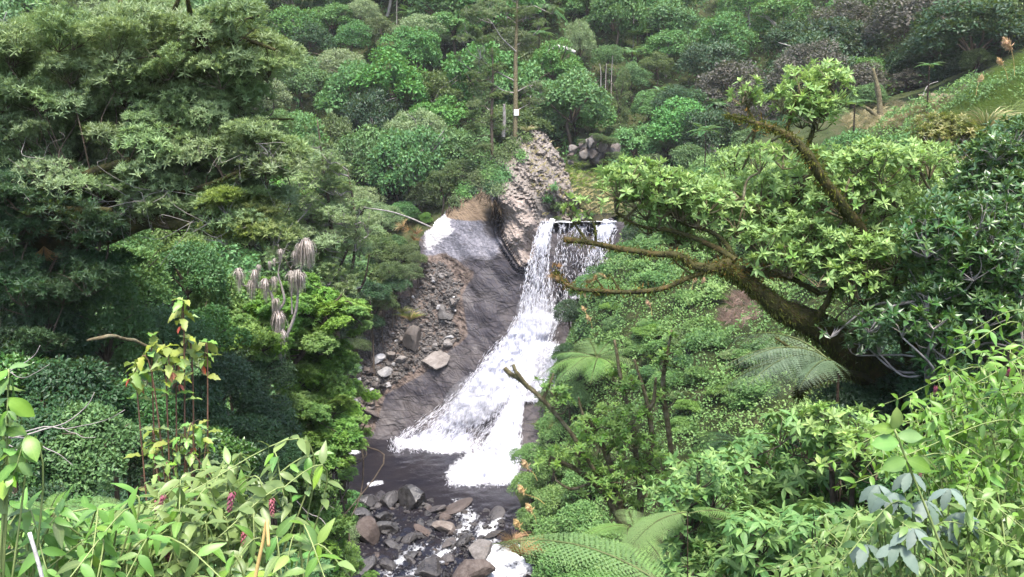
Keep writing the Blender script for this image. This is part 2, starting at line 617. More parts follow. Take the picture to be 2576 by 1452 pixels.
m, nt, out = mat('forest_floor')
v = position(nt)
c1 = ramp(nt, noise(nt, v, .9, 6, .65), [(.32, (.018, .022, .010)), (.5, (.035, .048, .016)), (.7, (.06, .055, .03))])
b = nd(nt, 'BsdfPrincipled', Roughness=.95)
b.inputs['Specular IOR Level'].default_value = .1
nt.links.new(c1, b.inputs['Base Color'])
bp = nd(nt, 'Bump', Strength=.8, Distance=.15)
nt.links.new(noise(nt, v, 4, 6, .7), bp.inputs['Height'])
nt.links.new(bp.outputs[0], b.inputs['Normal'])
nt.links.new(b.outputs[0], out.inputs[0])
MAT['floor'] = m
# ------------------------------------------------------------------ cliff: a relief with real depth (u, v, distance Y)
_c = RBF(CD[:, :2] / 100, CD[:, 2])
OUTLINE = [(1338, 326), (1372, 330), (1402, 372), (1416, 410), (1432, 440), (1450, 500), (1475, 548), (1570, 552), (1590, 620), (1570, 700), (1520, 760), (1440, 800), (1430, 880), (1430, 960), (1380, 1000),
           (1360, 1100), (1350, 1222), (1150, 1222), (1100, 1146), (860, 1138), (852, 1040), (872, 930), (930, 800), (1000, 730), (1040, 690), (1052, 640), (1068, 580), (1118, 530), (1150, 492), (1200, 430), (1260, 372), (1300, 345)]
Z_PALE = [(1072, 580), (1118, 540), (1185, 542), (1215, 570), (1250, 590), (1240, 640), (1170, 640), (1080, 640)]
Z_WHITE = [(1076, 590), (1092, 562), (1122, 550), (1126, 580), (1100, 600), (1078, 618)]
Z_CLAY = [(1130, 540), (1160, 500), (1215, 480), (1240, 545), (1180, 545)]
Z_TAN = [(1262, 492), (1300, 482), (1345, 492), (1362, 530), (1352, 590), (1335, 640), (1312, 660), (1290, 625), (1270, 590), (1262, 540)]
Z_CRUMB = [(1340, 326), (1400, 350), (1430, 430), (1450, 500), (1440, 545), (1360, 560), (1340, 490), (1275, 480), (1262, 420), (1290, 350)]
Z_RUBBLE = [(1060, 655), (1120, 650), (1180, 690), (1150, 740), (1165, 840), (1060, 930), (960, 985), (930, 1080), (850, 1100), (850, 900), (980, 740)]
Z_RECESS_SHADE = [(1222, 575), (1236, 530), (1262, 520), (1268, 560), (1262, 590), (1240, 596)]


def cliffY(u, v):
    """distance of the rock surface along the ray of (u, v), crags included"""
    u = np.asarray(u, float)
    v = np.asarray(v, float)
    sh = u.shape
    u, v = u.ravel(), v.ravel()
    Y = _c(u / 100, v / 100)
    q = np.stack([u / 37, v / 37, Y * .3], -1)
    crumb = np.maximum(soft(u, v, Z_CRUMB, 30), .55 * soft(u, v, Z_TAN, 30))
    rub = soft(u, v, Z_RUBBLE, 25)
    # strata run down to the left: stretch the noise along that direction
    a = R(-52)
    s1 = (u * math.cos(a) - v * math.sin(a)) / 26
    s2 = (u * math.sin(a) + v * math.cos(a)) / 26
    st = fbm(np.stack([s1 * .22, s2, Y * 0], -1), 4, 31)
    rid = 1 - np.abs(fbm(q * 1.3, 4, 12))
    rid2 = np.abs(fbm(np.stack([s1 * .5, s2 * 1.2, Y * 0], -1), 4, 44))
    rub = rub * .45
    sharp = np.abs(fbm(q * 3.1, 4, 101, .6)) + .6 * np.abs(fbm(np.stack([s1 * 1.1, s2 * 2.6, Y * 0], -1), 3, 103, .6))
    step = fbm(np.stack([s1 * .30, s2 * (.7 + .8 * crumb), Y * 0], -1), 2, 107)
    step = (np.floor(step * 5) + np.clip((step * 5 % 1) * 4, 0, 1)) / 5
    d = .06 * st + (.10 - .04 * crumb) * fbm(q * .8, 4, 3, .45) + .05 * crumb * fbm(q * 2, 4, 4) + (.015 + .33 * crumb) * (sharp - .4) + (.16 + .20 * crumb) * step + crumb * (.34 * (rid2 - .3) - .18 * (rid - .6)) + rub * .45 * fbm(q * 2.2, 4, 8)
    return (Y + d).reshape(sh)


def cliff_pt(u, v, lift=0.0):
    return P(float(u), float(v), float(cliffY(np.array([u]), np.array([v]))[0]) - lift)


us = np.arange(840, 1604, 3.2)
vs = np.arange(318, 1232, 3.2)
U, V = np.meshgrid(us, vs)
jag = 7 * fbm(np.stack([U.ravel() / 24, V.ravel() / 24, U.ravel() * 0], -1), 3, 77).reshape(U.shape)
jag2 = 7 * fbm(np.stack([U.ravel() / 24, V.ravel() / 24, U.ravel() * 0 + 9], -1), 3, 78).reshape(U.shape)
inside = in_poly(U + jag, V + jag2, OUTLINE)
Yc = cliffY(U, V)
xc = (U - 1288) / FU
yc = (726 - V) / FU
dy = CP + yc * SP
VX = np.stack([xc / dy * Yc, Yc, (-SP + yc * CP) / dy * Yc], -1)
nr, nc = U.shape
F = grid_faces(nr, nc)
keep = inside.ravel()[F].all(1)
F = F[keep]
# the rim is carried back into the hill so that the rock is a solid body
from collections import Counter
E = np.concatenate([F[:, [0, 1]], F[:, [1, 2]], F[:, [2, 3]], F[:, [3, 0]]])
key = np.sort(E, 1)
kk = key[:, 0].astype(np.int64) * (nr * nc) + key[:, 1]
uq, ix, cnt = np.unique(kk, return_index=True, return_counts=True)
be = E[ix[cnt == 1]]
used = np.unique(F)
remap = -np.ones(nr * nc, int)
remap[used] = np.arange(len(used))
verts = VX.reshape(-1, 3)[used]
bv = np.unique(be)
bmap = -np.ones(nr * nc, int)
bmap[bv] = np.arange(len(bv)) + len(used)
back = VX.reshape(-1, 3)[bv] + np.array((0, 5.0, -1.5))
rim = np.stack([remap[be[:, 1]], remap[be[:, 0]], bmap[be[:, 0]], bmap[be[:, 1]]], -1)
uu, vv = U.ravel()[used], V.ravel()[used]
nb = len(bv)
ext = lambda a: np.concatenate([a, np.zeros(nb)])
wA = np.stack([soft(uu, vv, Z_PALE, 26), np.maximum(soft(uu, vv, Z_CLAY, 22), 0), soft(uu, vv, Z_CRUMB, 22)], -1)
wB = np.stack([soft(uu, vv, Z_RUBBLE, 24), soft(uu, vv, Z_TAN, 20), soft(uu, vv, Z_WHITE, 30)], -1)
wC = np.stack([soft(uu, vv, Z_RECESS_SHADE, 14), uu * 0, uu * 0], -1)
pad = np.zeros((nb, 3))
m, nt, out = mat('cliff_rock')
v = position(nt)
mp = nd(nt, 'Mapping')
mp.inputs['Rotation'].default_value = (0, R(-40), 0)
mp.inputs['Scale'].default_value = (.45, .8, 2.4)
nt.links.new(v, mp.inputs[0])
vstr = mp.outputs[0]
n1 = noise(nt, v, 1.1, 7, .62)
n2 = noise(nt, vstr, 1.2, 7, .65)
n3 = noise(nt, v, 5, 6, .7)
sA = nd(nt, 'SeparateXYZ')
sB = nd(nt, 'SeparateXYZ')
sC = nd(nt, 'SeparateXYZ')
nt.links.new(attr(nt, 'wA', 1), sA.inputs[0])
nt.links.new(attr(nt, 'wB', 1), sB.inputs[0])
nt.links.new(attr(nt, 'wC', 1), sC.inputs[0])
slab = ramp(nt, math_(nt, 'MULTIPLY_ADD', n2, .45, math_(nt, 'MULTIPLY', n1, .55)), [(.30, (.016, .015, .018)), (.44, (.029, .027, .033)), (.58, (.040, .037, .045)), (.75, (.062, .056, .060))])
slab = mixc(nt, math_(nt, 'MULTIPLY', ramp(nt, n3, [(.45, (0, 0, 0)), (.62, (1, 1, 1))]), .30), slab, (.075, .058, .048))


def brk(w, amt=.75, nn=n1, lo=.42, hi=.62):
    """break a soft zone edge up with noise"""
    x = math_(nt, 'MULTIPLY_ADD', nn, amt, w)
    x = math_(nt, 'SUBTRACT', x, amt * .5)
    return ramp(nt, x, [(lo, (0, 0, 0)), (hi, (1, 1, 1))])


vo = nd(nt, 'TexVoronoi', feature='DISTANCE_TO_EDGE', Scale=.55)
va_ = nd(nt, 'VectorMath', operation='MULTIPLY_ADD')
nc_ = nd(nt, 'TexNoise', Scale=.8, Detail=5)
nt.links.new(vstr, nc_.inputs['Vector'])
nt.links.new(nc_.outputs[1], va_.inputs[0])
va_.inputs[1].default_value = (1.6, 1.6, 1.6)
nt.links.new(vstr, va_.inputs[2])
nt.links.new(va_.outputs[0], vo.inputs['Vector'])
crk = ramp(nt, vo.outputs['Distance'], [(0, (1, 1, 1)), (.035, (0, 0, 0))])
blotch = ramp(nt, noise(nt, v, .38, 5, .6), [(.42, (0, 0, 0)), (.6, (1, 1, 1))])
slab = mixc(nt, math_(nt, 'MULTIPLY', blotch, .55), slab, (.085, .074, .070))
slab = mixc(nt, math_(nt, 'MULTIPLY', crk, .7), slab, (.012, .011, .011))
col = slab
pale = ramp(nt, n3, [(.35, (.085, .082, .096)), (.55, (.16, .155, .178)), (.7, (.26, .25, .28))])
col = mixc(nt, math_(nt, 'MULTIPLY', brk(sA.outputs[0], 2.2, n2, .42, .85), .8), col, pale)
col = mixc(nt, math_(nt, 'MULTIPLY', brk(sB.outputs[2], 2.0, math_(nt, 'MULTIPLY_ADD', n3, .4, math_(nt, 'MULTIPLY', n2, .6)), .55, .85), .9), col, (.44, .42, .42))
clay = ramp(nt, n2, [(.35, (.10, .070, .045)), (.65, (.19, .138, .092))])
col = mixc(nt, brk(sA.outputs[1], .6), col, clay)
tan = ramp(nt, n3, [(.3, (.105, .083, .071)), (.5, (.205, .168, .146)), (.72, (.31, .262, .235))])
col = mixc(nt, brk(sB.outputs[1], .6), col, tan)
crumb = ramp(nt, n3, [(.3, (.078, .066, .056)), (.5, (.160, .137, .118)), (.7, (.27, .238, .218))])
col = mixc(nt, brk(sA.outputs[2], .5), col, crumb)
rub = ramp(nt, n3, [(.3, (.045, .034, .028)), (.55, (.095, .072, .060)), (.75, (.16, .125, .105))])
col = mixc(nt, brk(sB.outputs[0], .6), col, rub)
col = mixc(nt, math_(nt, 'MULTIPLY', sC.outputs[0], .8), col, (.022, .017, .015))  # shade of the recess beside the nose, put into the rock colour
b = nd(nt, 'BsdfPrincipled', Roughness=.55)
b.inputs['Specular IOR Level'].default_value = .16
nt.links.new(ramp(nt, n1, [(.35, (.35,) * 3), (.65, (.8,) * 3)]), b.inputs['Roughness'])
nt.links.new(col, b.inputs['Base Color'])
bp = nd(nt, 'Bump', Strength=.6, Distance=.06)
hh = math_(nt, 'SUBTRACT', math_(nt, 'ADD', math_(nt, 'MULTIPLY', n3, .5), math_(nt, 'MULTIPLY', noise(nt, vstr, 5, 8, .7), .6)), math_(nt, 'MULTIPLY', crk, .6))
nt.links.new(hh, bp.inputs['Height'])
nt.links.new(bp.outputs[0], b.inputs['Normal'])
nt.links.new(b.outputs[0], out.inputs[0])
MAT['cliff'] = m
cb = MB().add(np.vstack([verts, back]), np.vstack([remap[F], rim]), wA=np.vstack([wA, pad]), wB=np.vstack([wB, pad]), wC=np.vstack([wC, pad]))
tag(cb.build('cliff', MAT['cliff'], None, False), 'grey rock cliff with a pale slab and crumbling peak beside the waterfall', 'cliff', kind='structure')

# the terrain stays under the cliff
ci, cj = (verts[:, 0] / .6).round().astype(int) + 200, (verts[:, 1] / .6).round().astype(int)
low = np.full((400, 200), 1e9)
np.minimum.at(low, (ci, cj), verts[:, 2])
lo2 = low.copy()
for a in (-1, 0, 1):
    for b in (-1, 0, 1):
        lo2 = np.minimum(lo2, np.roll(np.roll(low, a, 0), b, 1))
ti = np.clip((gx / .6).round().astype(int) + 200, 0, 399)
tj = np.clip((gy / .6).round().astype(int), 0, 199)
gz = np.minimum(gz, lo2[ti, tj] - .35)
g = MB().add(np.stack([gx, gy, gz], -1).reshape(-1, 3), grid_faces(len(ys), len(xs)))
tag(g.build('terrain', MAT['floor']), kind='structure')

# ------------------------------------------------------------------ water: pool, upper river, rapids
FOAM_L = [(870, 1140), (930, 1135)]
wx = np.arange(-16, 4.6, .16)
wy = np.arange(10, 58.5, .16)
X, Yw = np.meshgrid(wx, wy)
flat = np.stack([X, Yw, np.full_like(X, ZW)], -1).reshape(-1, 3)
d = flat[:, 1] * CP - flat[:, 2] * SP
pu = 1288 + FU * flat[:, 0] / d
pv = 726 - FU * (flat[:, 1] * SP + flat[:, 2] * CP) / d
rap = np.clip((pv - 1265) / 60, 0, 1)
w1 = fbm(np.stack([flat[:, 0] * 1.3, flat[:, 1] * 1.3, flat[:, 0] * 0], -1), 4, 61)
w2 = fbm(np.stack([flat[:, 0] * 3.1, flat[:, 1] * 2.2, flat[:, 0] * 0], -1), 3, 62)
flat[:, 2] += w2 * (.018 + .09 * rap) + w1 * .06 * rap - .25 * np.clip((46 - flat[:, 1]) / 10, 0, 2)
base = np.maximum.reduce([1 - poly_dist(pu, pv, [(1150, 1193), (1200, 1196), (1290, 1190)], False) / 42,
                          1 - poly_dist(pu, pv, [(1010, 1110), (1100, 1124), (1140, 1128), (1190, 1112)], False) / 24,
                          .8 - poly_dist(pu, pv, [(1200, 1125), (1180, 1160), (1150, 1185)], False) / 45,
                          1 - poly_dist(pu, pv, [(860, 1137), (900, 1137)], False) / 9, -1 + pu * 0,
                          .9 - poly_dist(pu, pv, [(930, 1218), (960, 1214)], False) / 10])
jet = np.maximum.reduce([.75 - poly_dist(pu, pv, [(1215, 1340), (1235, 1380), (1250, 1420), (1290, 1440), (1330, 1400)], False) / 60,
                         .60 - poly_dist(pu, pv, [(1150, 1270), (1185, 1300), (1150, 1345), (1110, 1390), (1040, 1440)], False) / 55,
                         .60 - poly_dist(pu, pv, [(1260, 1295), (1230, 1330), (1215, 1345)], False) / 35,
                         .5 - poly_dist(pu, pv, [(1060, 1370), (1010, 1400), (960, 1450)], False) / 50, 1 - poly_dist(pu, pv, [(1340, 1380), (1260, 1400), (1240, 1430)], False) / 42])
foam = np.clip(np.maximum(base, jet), 0, 1)
m, nt, out = mat('stream_water')
v = position(nt)
mp = nd(nt, 'Mapping')
mp.inputs['Scale'].default_value = (1.0, .55, 1)
nt.links.new(v, mp.inputs[0])
na = noise(nt, mp.outputs[0], 3.5, 6, .65, .4)
nb_ = noise(nt, mp.outputs[0], 9, 4, .6)
f = math_(nt, 'ADD', attr(nt, 'foam'), math_(nt, 'MULTIPLY_ADD', math_(nt, 'MULTIPLY_ADD', nb_, .35, math_(nt, 'MULTIPLY', na, .65)), 1.9, -1.05))
ff = ramp(nt, f, [(.18, (0, 0, 0)), (.95, (1, 1, 1))])
deep = ramp(nt, noise(nt, v, .5, 4), [(.35, (.006, .006, .010)), (.65, (.014, .012, .014))])
w = nd(nt, 'BsdfPrincipled', Roughness=.08, IOR=1.33)
nt.links.new(deep, w.inputs['Base Color'])
w.inputs['Specular IOR Level'].default_value = .36
bp = nd(nt, 'Bump', Strength=.22, Distance=.10)
nt.links.new(math_(nt, 'ADD', na, math_(nt, 'MULTIPLY', nb_, .5)), bp.inputs['Height'])
nt.links.new(bp.outputs[0], w.inputs['Normal'])
fo = nd(nt, 'BsdfPrincipled', Roughness=.7)
fo.inputs['Base Color'].default_value = (.86, .87, .90, 1)
mx = nd(nt, 'MixShader')
nt.links.new(ff, mx.inputs[0])
nt.links.new(w.outputs[0], mx.inputs[1])
nt.links.new(fo.outputs[0], mx.inputs[2])
nt.links.new(mx.outputs[0], out.inputs[0])
MAT['water'] = m
pool = MB().add(flat, grid_faces(len(wy), len(wx)), foam=foam)
tag(pool.build('pool_water', m), 'dark rippled plunge pool and stream at the foot of the waterfall', kind='structure')
ux = np.arange(2.0, 7.4, .25)
uy = np.arange(61.2, 82, .25)
X, Yw = np.meshgrid(ux, uy)
xc0 = 3.9 + np.clip(Yw - 66, 0, 99) * .5
up = np.stack([X + np.clip(Yw - 66, 0, 99) * .5, Yw, -3.98 + np.clip(Yw - 66, 0, 99) * .08 + .05 * fbm(np.stack([X.ravel() * 2, Yw.ravel() * 2, X.ravel() * 0], -1), 3, 9).reshape(X.shape)], -1)
fo_ = np.clip(.75 - (Yw - 61.2) / 3, 0, 1)
tag(MB().add(up.reshape(-1, 3), grid_faces(len(uy), len(ux)), foam=fo_.ravel()).build('upper_stream_water', m), 'shallow stream running to the lip of the waterfall', kind='structure')

# ------------------------------------------------------------------ waterfall
m, nt, out = mat('falling_water')
fl = attr(nt, 'flow', 1)
mp = nd(nt, 'Mapping')
mp.inputs['Scale'].default_value = (5.5, .75, 1)
nt.links.new(fl, mp.inputs[0])
s1 = noise(nt, mp.outputs[0], 1.0, 6, .7, .3)
mp2 = nd(nt, 'Mapping')
mp2.inputs['Scale'].default_value = (13, 1.6, 1)
nt.links.new(fl, mp2.inputs[0])
s2 = noise(nt, mp2.outputs[0], 1.0, 4, .7)
a = math_(nt, 'ADD', attr(nt, 'dens'), math_(nt, 'MULTIPLY_ADD', math_(nt, 'MULTIPLY_ADD', s2, .45, math_(nt, 'MULTIPLY', s1, .65)), 2.2, -1.2))
fac = ramp(nt, a, [(.25, (0, 0, 0)), (.75, (1, 1, 1))])
w = nd(nt, 'BsdfPrincipled', Roughness=.5)
w.inputs['Base Color'].default_value = (.64, .65, .73, 1)
w.inputs['Specular IOR Level'].default_value = .3
tl = nd(nt, 'BsdfTranslucent')
tl.inputs['Color'].default_value = (.85, .86, .93, 1)
wm = nd(nt, 'MixShader', Fac=.3)
nt.links.new(w.outputs[0], wm.inputs[1])
nt.links.new(tl.outputs[0], wm.inputs[2])
bp = nd(nt, 'Bump', Strength=.5, Distance=.15)
nt.links.new(s1, bp.inputs['Height'])
nt.links.new(bp.outputs[0], w.inputs['Normal'])
tr = nd(nt, 'BsdfTransparent')
mx = nd(nt, 'MixShader')
nt.links.new(fac, mx.inputs[0])
nt.links.new(tr.outputs[0], mx.inputs[1])
nt.links.new(wm.outputs[0], mx.inputs[2])
nt.links.new(mx.outputs[0], out.inputs[0])
MAT['fall'] = m
m, nt, out = mat('water_spray')
w = nd(nt, 'BsdfPrincipled', Roughness=.4)
w.inputs['Base Color'].default_value = (.9, .9, .95, 1)
tl = nd(nt, 'BsdfTranslucent')
tl.inputs['Color'].default_value = (.9, .9, .96, 1)
wm = nd(nt, 'MixShader', Fac=.4)
nt.links.new(w.outputs[0], wm.inputs[1])
nt.links.new(tl.outputs[0], wm.inputs[2])
nt.links.new(wm.outputs[0], out.inputs[0])
MAT['spray'] = m

# rows: v, left u, right u, Y, density
STREAMS = {
    'left_strand': [(558, 1366, 1392, 61.6, .9), (572, 1357, 1388, 60.7, .75), (610, 1344, 1382, 60.0, .55), (660, 1331, 1378, 59.7, .45), (720, 1320, 1380, 59.4, .4), (770, 1312, 1388, 59.1, .45), (815, 1304, 1398, 58.7, .8)],
    'thin_strand': [(562, 1410, 1426, 61.6, .5), (580, 1406, 1420, 60.9, .2), (650, 1396, 1418, 60.2, .0), (720, 1388, 1424, 59.8, .1), (800, 1380, 1424, 59.2, .45)],
    'middle_strand': [(562, 1436, 1482, 61.7, .5), (585, 1430, 1478, 60.9, .35), (640, 1418, 1468, 60.4, .1), (700, 1408, 1456, 60.1, .05), (760, 1398, 1444, 59.8, .2), (805, 1386, 1428, 59.4, .45)],
    'right_strand': [(562, 1500, 1550, 61.7, .8), (580, 1496, 1546, 60.9, .7), (640, 1478, 1530, 60.5, .4), (700, 1462, 1508, 60.3, .3), (770, 1440, 1488, 60.2, .4)],
    'left_cascade': [(790, 1310, 1406, 58.7, .85), (840, 1280, 1388, 58.2, .85), (890, 1240, 1366, 57.8, .95), (940, 1200, 1330, 57.3, 1), (990, 1160, 1300, 56.8, 1), (1040, 1100, 1262, 56.4, .62), (1080, 1045, 1226, 56.1, .42), (1110, 1004, 1196, 55.7, .75), (1126, 1008, 1192, 55.2, .9), (1140, 1006, 1192, 54.4, .8)],
    'right_cascade': [(860, 1330, 1392, 58.0, .9), (910, 1318, 1362, 57.3, .9), (960, 1300, 1336, 56.1, 1), (1010, 1286, 1316, 54.9, .95), (1060, 1256, 1309, 53.5, .95), (1110, 1226, 1306, 52.1, .9), (1160, 1194, 1300, 50.8, 1), (1200, 1150, 1294, 49.2, 1.0), (1222, 1140, 1296, 48.2, .9)],
    'side_cascade': [(866, 1362, 1404, 58.0, .9), (900, 1350, 1396, 57.3, .9), (940, 1344, 1396, 56.8, .9), (980, 1332, 1392, 56.0, .9), (1010, 1318, 1352, 55.3, .8)],
}
fall = thing('waterfall', 'white waterfall dropping over the cliff lip and fanning down the slab', 'waterfall', PZ(1230, 1150, ZW))
fall0 = np.array(fall.location)


def rows_at(rows, t):
    a = np.array(rows, float)
    k = np.linspace(0, 1, len(a))
    return np.stack([np.interp(t, k, a[:, i]) for i in range(5)], -1)


spray = MB()
rr = rng(71)
oct_v = np.array([(0, -1, 0), (.5, 0, 0), (-.25, 0, .43), (-.25, 0, -.43), (0, 1, 0)], float)
oct_f = np.array([(0, 2, 1), (0, 3, 2), (0, 1, 3), (4, 1, 2), (4, 2, 3), (4, 3, 1)])
for si, (nm, rows) in enumerate(STREAMS.items()):
    casc = 'cascade' in nm
    sheets = MB()
    for lay in range(3):
        n, k = 90, 34
        t = np.linspace(0, 1, n)
        q = rows_at(rows, t)
        s = np.linspace(0, 1, k)
        ed = 6 + 4 * lay
        wl = q[:, 1] - ed * .3 * lay + ed * .5 * fbm(np.stack([t * 9, t * 0 + lay, t * 0], -1), 3, 5 + si)
        wr = q[:, 2] + ed * .3 * lay + ed * .5 * fbm(np.stack([t * 9, t * 0 + lay + 5, t * 0], -1), 3, 6 + si)
        uu = wl[:, None] * (1 - s) + wr[:, None] * s
        vv = np.repeat(q[:, 0][:, None], k, 1)
        Yy = np.repeat(q[:, 3][:, None], k, 1)
        if not casc:
            vv = vv + 9 * fbm(np.stack([uu.ravel() / 16, uu.ravel() * 0, uu.ravel() * 0], -1), 3, 15).reshape(uu.shape) * np.clip(1 - t * 7, 0, 1)[:, None]
        if casc:
            cy = cliffY(uu, vv)
            Yy = np.minimum(Yy + .25, cy - .06)
        nn = fbm(np.stack([uu.ravel() / (14 if casc else 9), vv.ravel() / (22 if casc else 60), np.full(uu.size, lay * 4.0 + si)], -1), 4, 90)
        Yy = Yy - lay * .14 + (.42 if casc else .18) * nn.reshape(Yy.shape) * np.clip(t * 8, 0, 1)[:, None]
        xc_ = (uu - 1288) / FU
        yc_ = (726 - vv) / FU
        dy_ = CP + yc_ * SP
        V3 = np.stack([xc_ / dy_ * Yy, Yy, (-SP + yc_ * CP) / dy_ * Yy], -1)
        seg = np.r_[0, np.cumsum(np.linalg.norm(np.diff(V3[:, k // 2], axis=0), axis=1))]
        flow = np.stack([(uu - 1288) / 37 + lay * 13, np.repeat(seg[:, None], k, 1) + si * 7, np.full(uu.shape, lay * 3.0)], -1)
        edge = np.minimum(s, 1 - s) * 2
        dens = q[:, 4][:, None] + np.clip(edge * 2.5, 0, 1) * .6 - .6 - lay * .2 + (.06 if casc else -.06)
        sheets.add(V3.reshape(-1, 3) - fall0, grid_faces(n, k), flow=flow.reshape(-1, 3), dens=dens.ravel())
    sheets.build('water_strand', MAT['fall'], fall)
    # loose water thrown off the strand
    N = 4200 if casc else {'left_strand': 1700, 'right_strand': 1000, 'middle_strand': 420, 'thin_strand': 220}[nm]
    t = rr.random(N) ** (.8 if casc else .65)
    q = rows_at(rows, t)
    s = rr.beta(.8, .8, N) * 1.08 - .04
    s = np.where(rr.random(N) < (.3 if casc else .12), np.where(rr.random(N) < .5, -np.abs(rr.normal(size=N)) * .06, 1 + np.abs(rr.normal(size=N)) * .05), s)
    uu = q[:, 1] * (1 - s) + q[:, 2] * s
    vv = q[:, 0] + rr.normal(size=N) * 3
    Yy = q[:, 3] - rr.random(N) * .8
    if casc:
        Yy = np.minimum(Yy, cliffY(uu, vv) - rr.random(N) * .5)
    t2 = rows_at(rows, np.clip(t + .03, 0, 1))
    pts = np.array([P(a_, b_, c_) for a_, b_, c_ in zip(uu, vv, Yy)])
    pt2 = np.array([P(a_ * (1 - s_) + b_ * s_, v_ + 1, y_) for a_, b_, s_, v_, y_ in zip(t2[:, 1], t2[:, 2], s, t2[:, 0], Yy - .05)])
    fdir = norm(pt2 - pts + rr.normal(size=(N, 3)) * .08)
    ln = .07 + .26 * rr.random(N) ** 2
    M_ = frames(fdir, rand_dirs(rr, N))
    M_ = M_ * np.stack([.022 / ln * (0.6 + rr.random(N)), np.ones(N), .022 / ln], -1)[:, None, :]
    spray.inst(oct_v, oct_f, pts - fall0, M_, ln)
so = spray.build('spray', MAT['spray'], fall)
so['kind'] = 'stuff'

# spray mist hanging at the foot of the fall
m, nt, out = mat('mist')
vm = nd(nt, 'VolumePrincipled', Density=.16)
vm.inputs['Color'].default_value = (.96, .96, 1.0, 1)
nt.links.new(vm.outputs[0], out.inputs['Volume'])
import bmesh
for (u, v, Y, sx, sy, sz) in [(1268, 1130, 50.6, 1.0, 1.2, 1.9), (1350, 790, 57.6, 1.3, .9, 1.6), (1200, 1000, 55.3, 2.4, .9, 1.6)]:
    bm = bmesh.new()
    bmesh.ops.create_icosphere(bm, subdivisions=3, radius=1)
    me = bpy.data.meshes.new('mist')
    bm.to_mesh(me)
    bm.free()
    me.materials.append(m)
    o = obj('mist', me, fall, loc=[float(c) for c in P(u, v, Y) - fall0], rot=(0, -.5 if u != 1268 else 0, 0), scale=(sx, sy, sz))
    o['kind'] = 'stuff'
# ------------------------------------------------------------------ rocks
def icosphere(sub):
    import bmesh
    bm = bmesh.new()
    bmesh.ops.create_icosphere(bm, subdivisions=sub, radius=1)
    v = np.array([x.co[:] for x in bm.verts])
    f = np.array([[w.index for w in x.verts] for x in bm.faces])
    bm.free()
    return v, f


def rock_geo(seed, sub=3, cuts=11, rough=.05):
    r = rng(seed)
    v, f = icosphere(sub)
    for k in range(cuts):
        n = norm(r.normal(size=3))
        h = .50 + .32 * r.random()
        d = v @ n
        v = v - np.maximum(d - h, 0)[:, None] * n * .96
    v = v * np.array((1.0, .8, .62)) + rough * fbm(v * 2.6, 4, seed)[:, None] * v
    return v, f


def rock_mat(name, a, b_, c, wet):
    m, nt, out = mat(name)
    v = objcoord(nt)
    oi = nt.nodes.new('ShaderNodeObjectInfo')
    add = nd(nt, 'VectorMath', operation='ADD')
    nt.links.new(v, add.inputs[0])
    nt.links.new(oi.outputs['Location'], add.inputs[1])
    n1 = noise(nt, add.outputs[0], 1.6, 7, .65)
    n2 = noise(nt, add.outputs[0], 5.5, 6, .7)
    col = ramp(nt, math_(nt, 'MULTIPLY_ADD', n2, .45, math_(nt, 'MULTIPLY', n1, .55)), [(.32, a), (.5, b_), (.68, c)])
    h = nd(nt, 'HueSaturation')
    nt.links.new(math_(nt, 'MULTIPLY_ADD', oi.outputs['Random'], .7, .65), h.inputs['Value'])
    r3 = math_(nt, 'FRACT', math_(nt, 'MULTIPLY', oi.outputs['Random'], 5.77))
    nt.links.new(math_(nt, 'MULTIPLY_ADD', r3, .7, .4), h.inputs['Saturation'])
    nt.links.new(col, h.inputs['Color'])
    b = nd(nt, 'BsdfPrincipled', Roughness=.32 if wet else .8)
    b.inputs['Specular IOR Level'].default_value = .5 if wet else .25
    if wet:
        nt.links.new(ramp(nt, n1, [(.4, (.22,) * 3), (.6, (.6,) * 3)]), b.inputs['Roughness'])
    nt.links.new(h.outputs[0], b.inputs['Base Color'])
    bp = nd(nt, 'Bump', Strength=.7, Distance=.08)
    nt.links.new(n2, bp.inputs['Height'])
    nt.links.new(bp.outputs[0], b.inputs['Normal'])
    nt.links.new(b.outputs[0], out.inputs[0])
    return m


MAT['rock_wet'] = rock_mat('rock_wet', (0.014, 0.012, 0.011), (0.031, 0.026, 0.025), (0.060, 0.053, 0.049), True)
MAT['rock_dry'] = rock_mat('rock_dry', (0.056, 0.045, 0.039), (0.110, 0.091, 0.078), (0.190, 0.167, 0.151), False)
MAT['rock_brown'] = rock_mat('rock_brown', (0.032, 0.024, 0.021), (0.057, 0.043, 0.037), (0.095, 0.078, 0.069), False)
MAT['rock_pale'] = rock_mat('rock_pale', (0.168, 0.156, 0.156), (0.276, 0.264, 0.264), (0.384, 0.372, 0.372), False)
ROCKS = {}
for mk in ('rock_wet', 'rock_dry', 'rock_brown', 'rock_pale'):
    ROCKS[mk] = []
    for k in range(5):
        v_, f_ = rock_geo(300 + k * 7 + len(mk), 3)
        ROCKS[mk].append(MB().add(v_, f_).mesh('boulder', MAT[mk], smooth=False))
rr = rng(5)


def rock(p, size, mk, label, group=None, var=None, rot=None, sq=(1, 1, 1), name='boulder'):
    var = int(rr.integers(5)) if var is None else var
    o = obj(name, ROCKS[mk][var], loc=[float(c) for c in p], rot=rot or (rr.normal() * .25, rr.normal() * .25, rr.random() * 6.3), scale=[size * s for s in sq])
    return tag(o, label, 'rock', group)


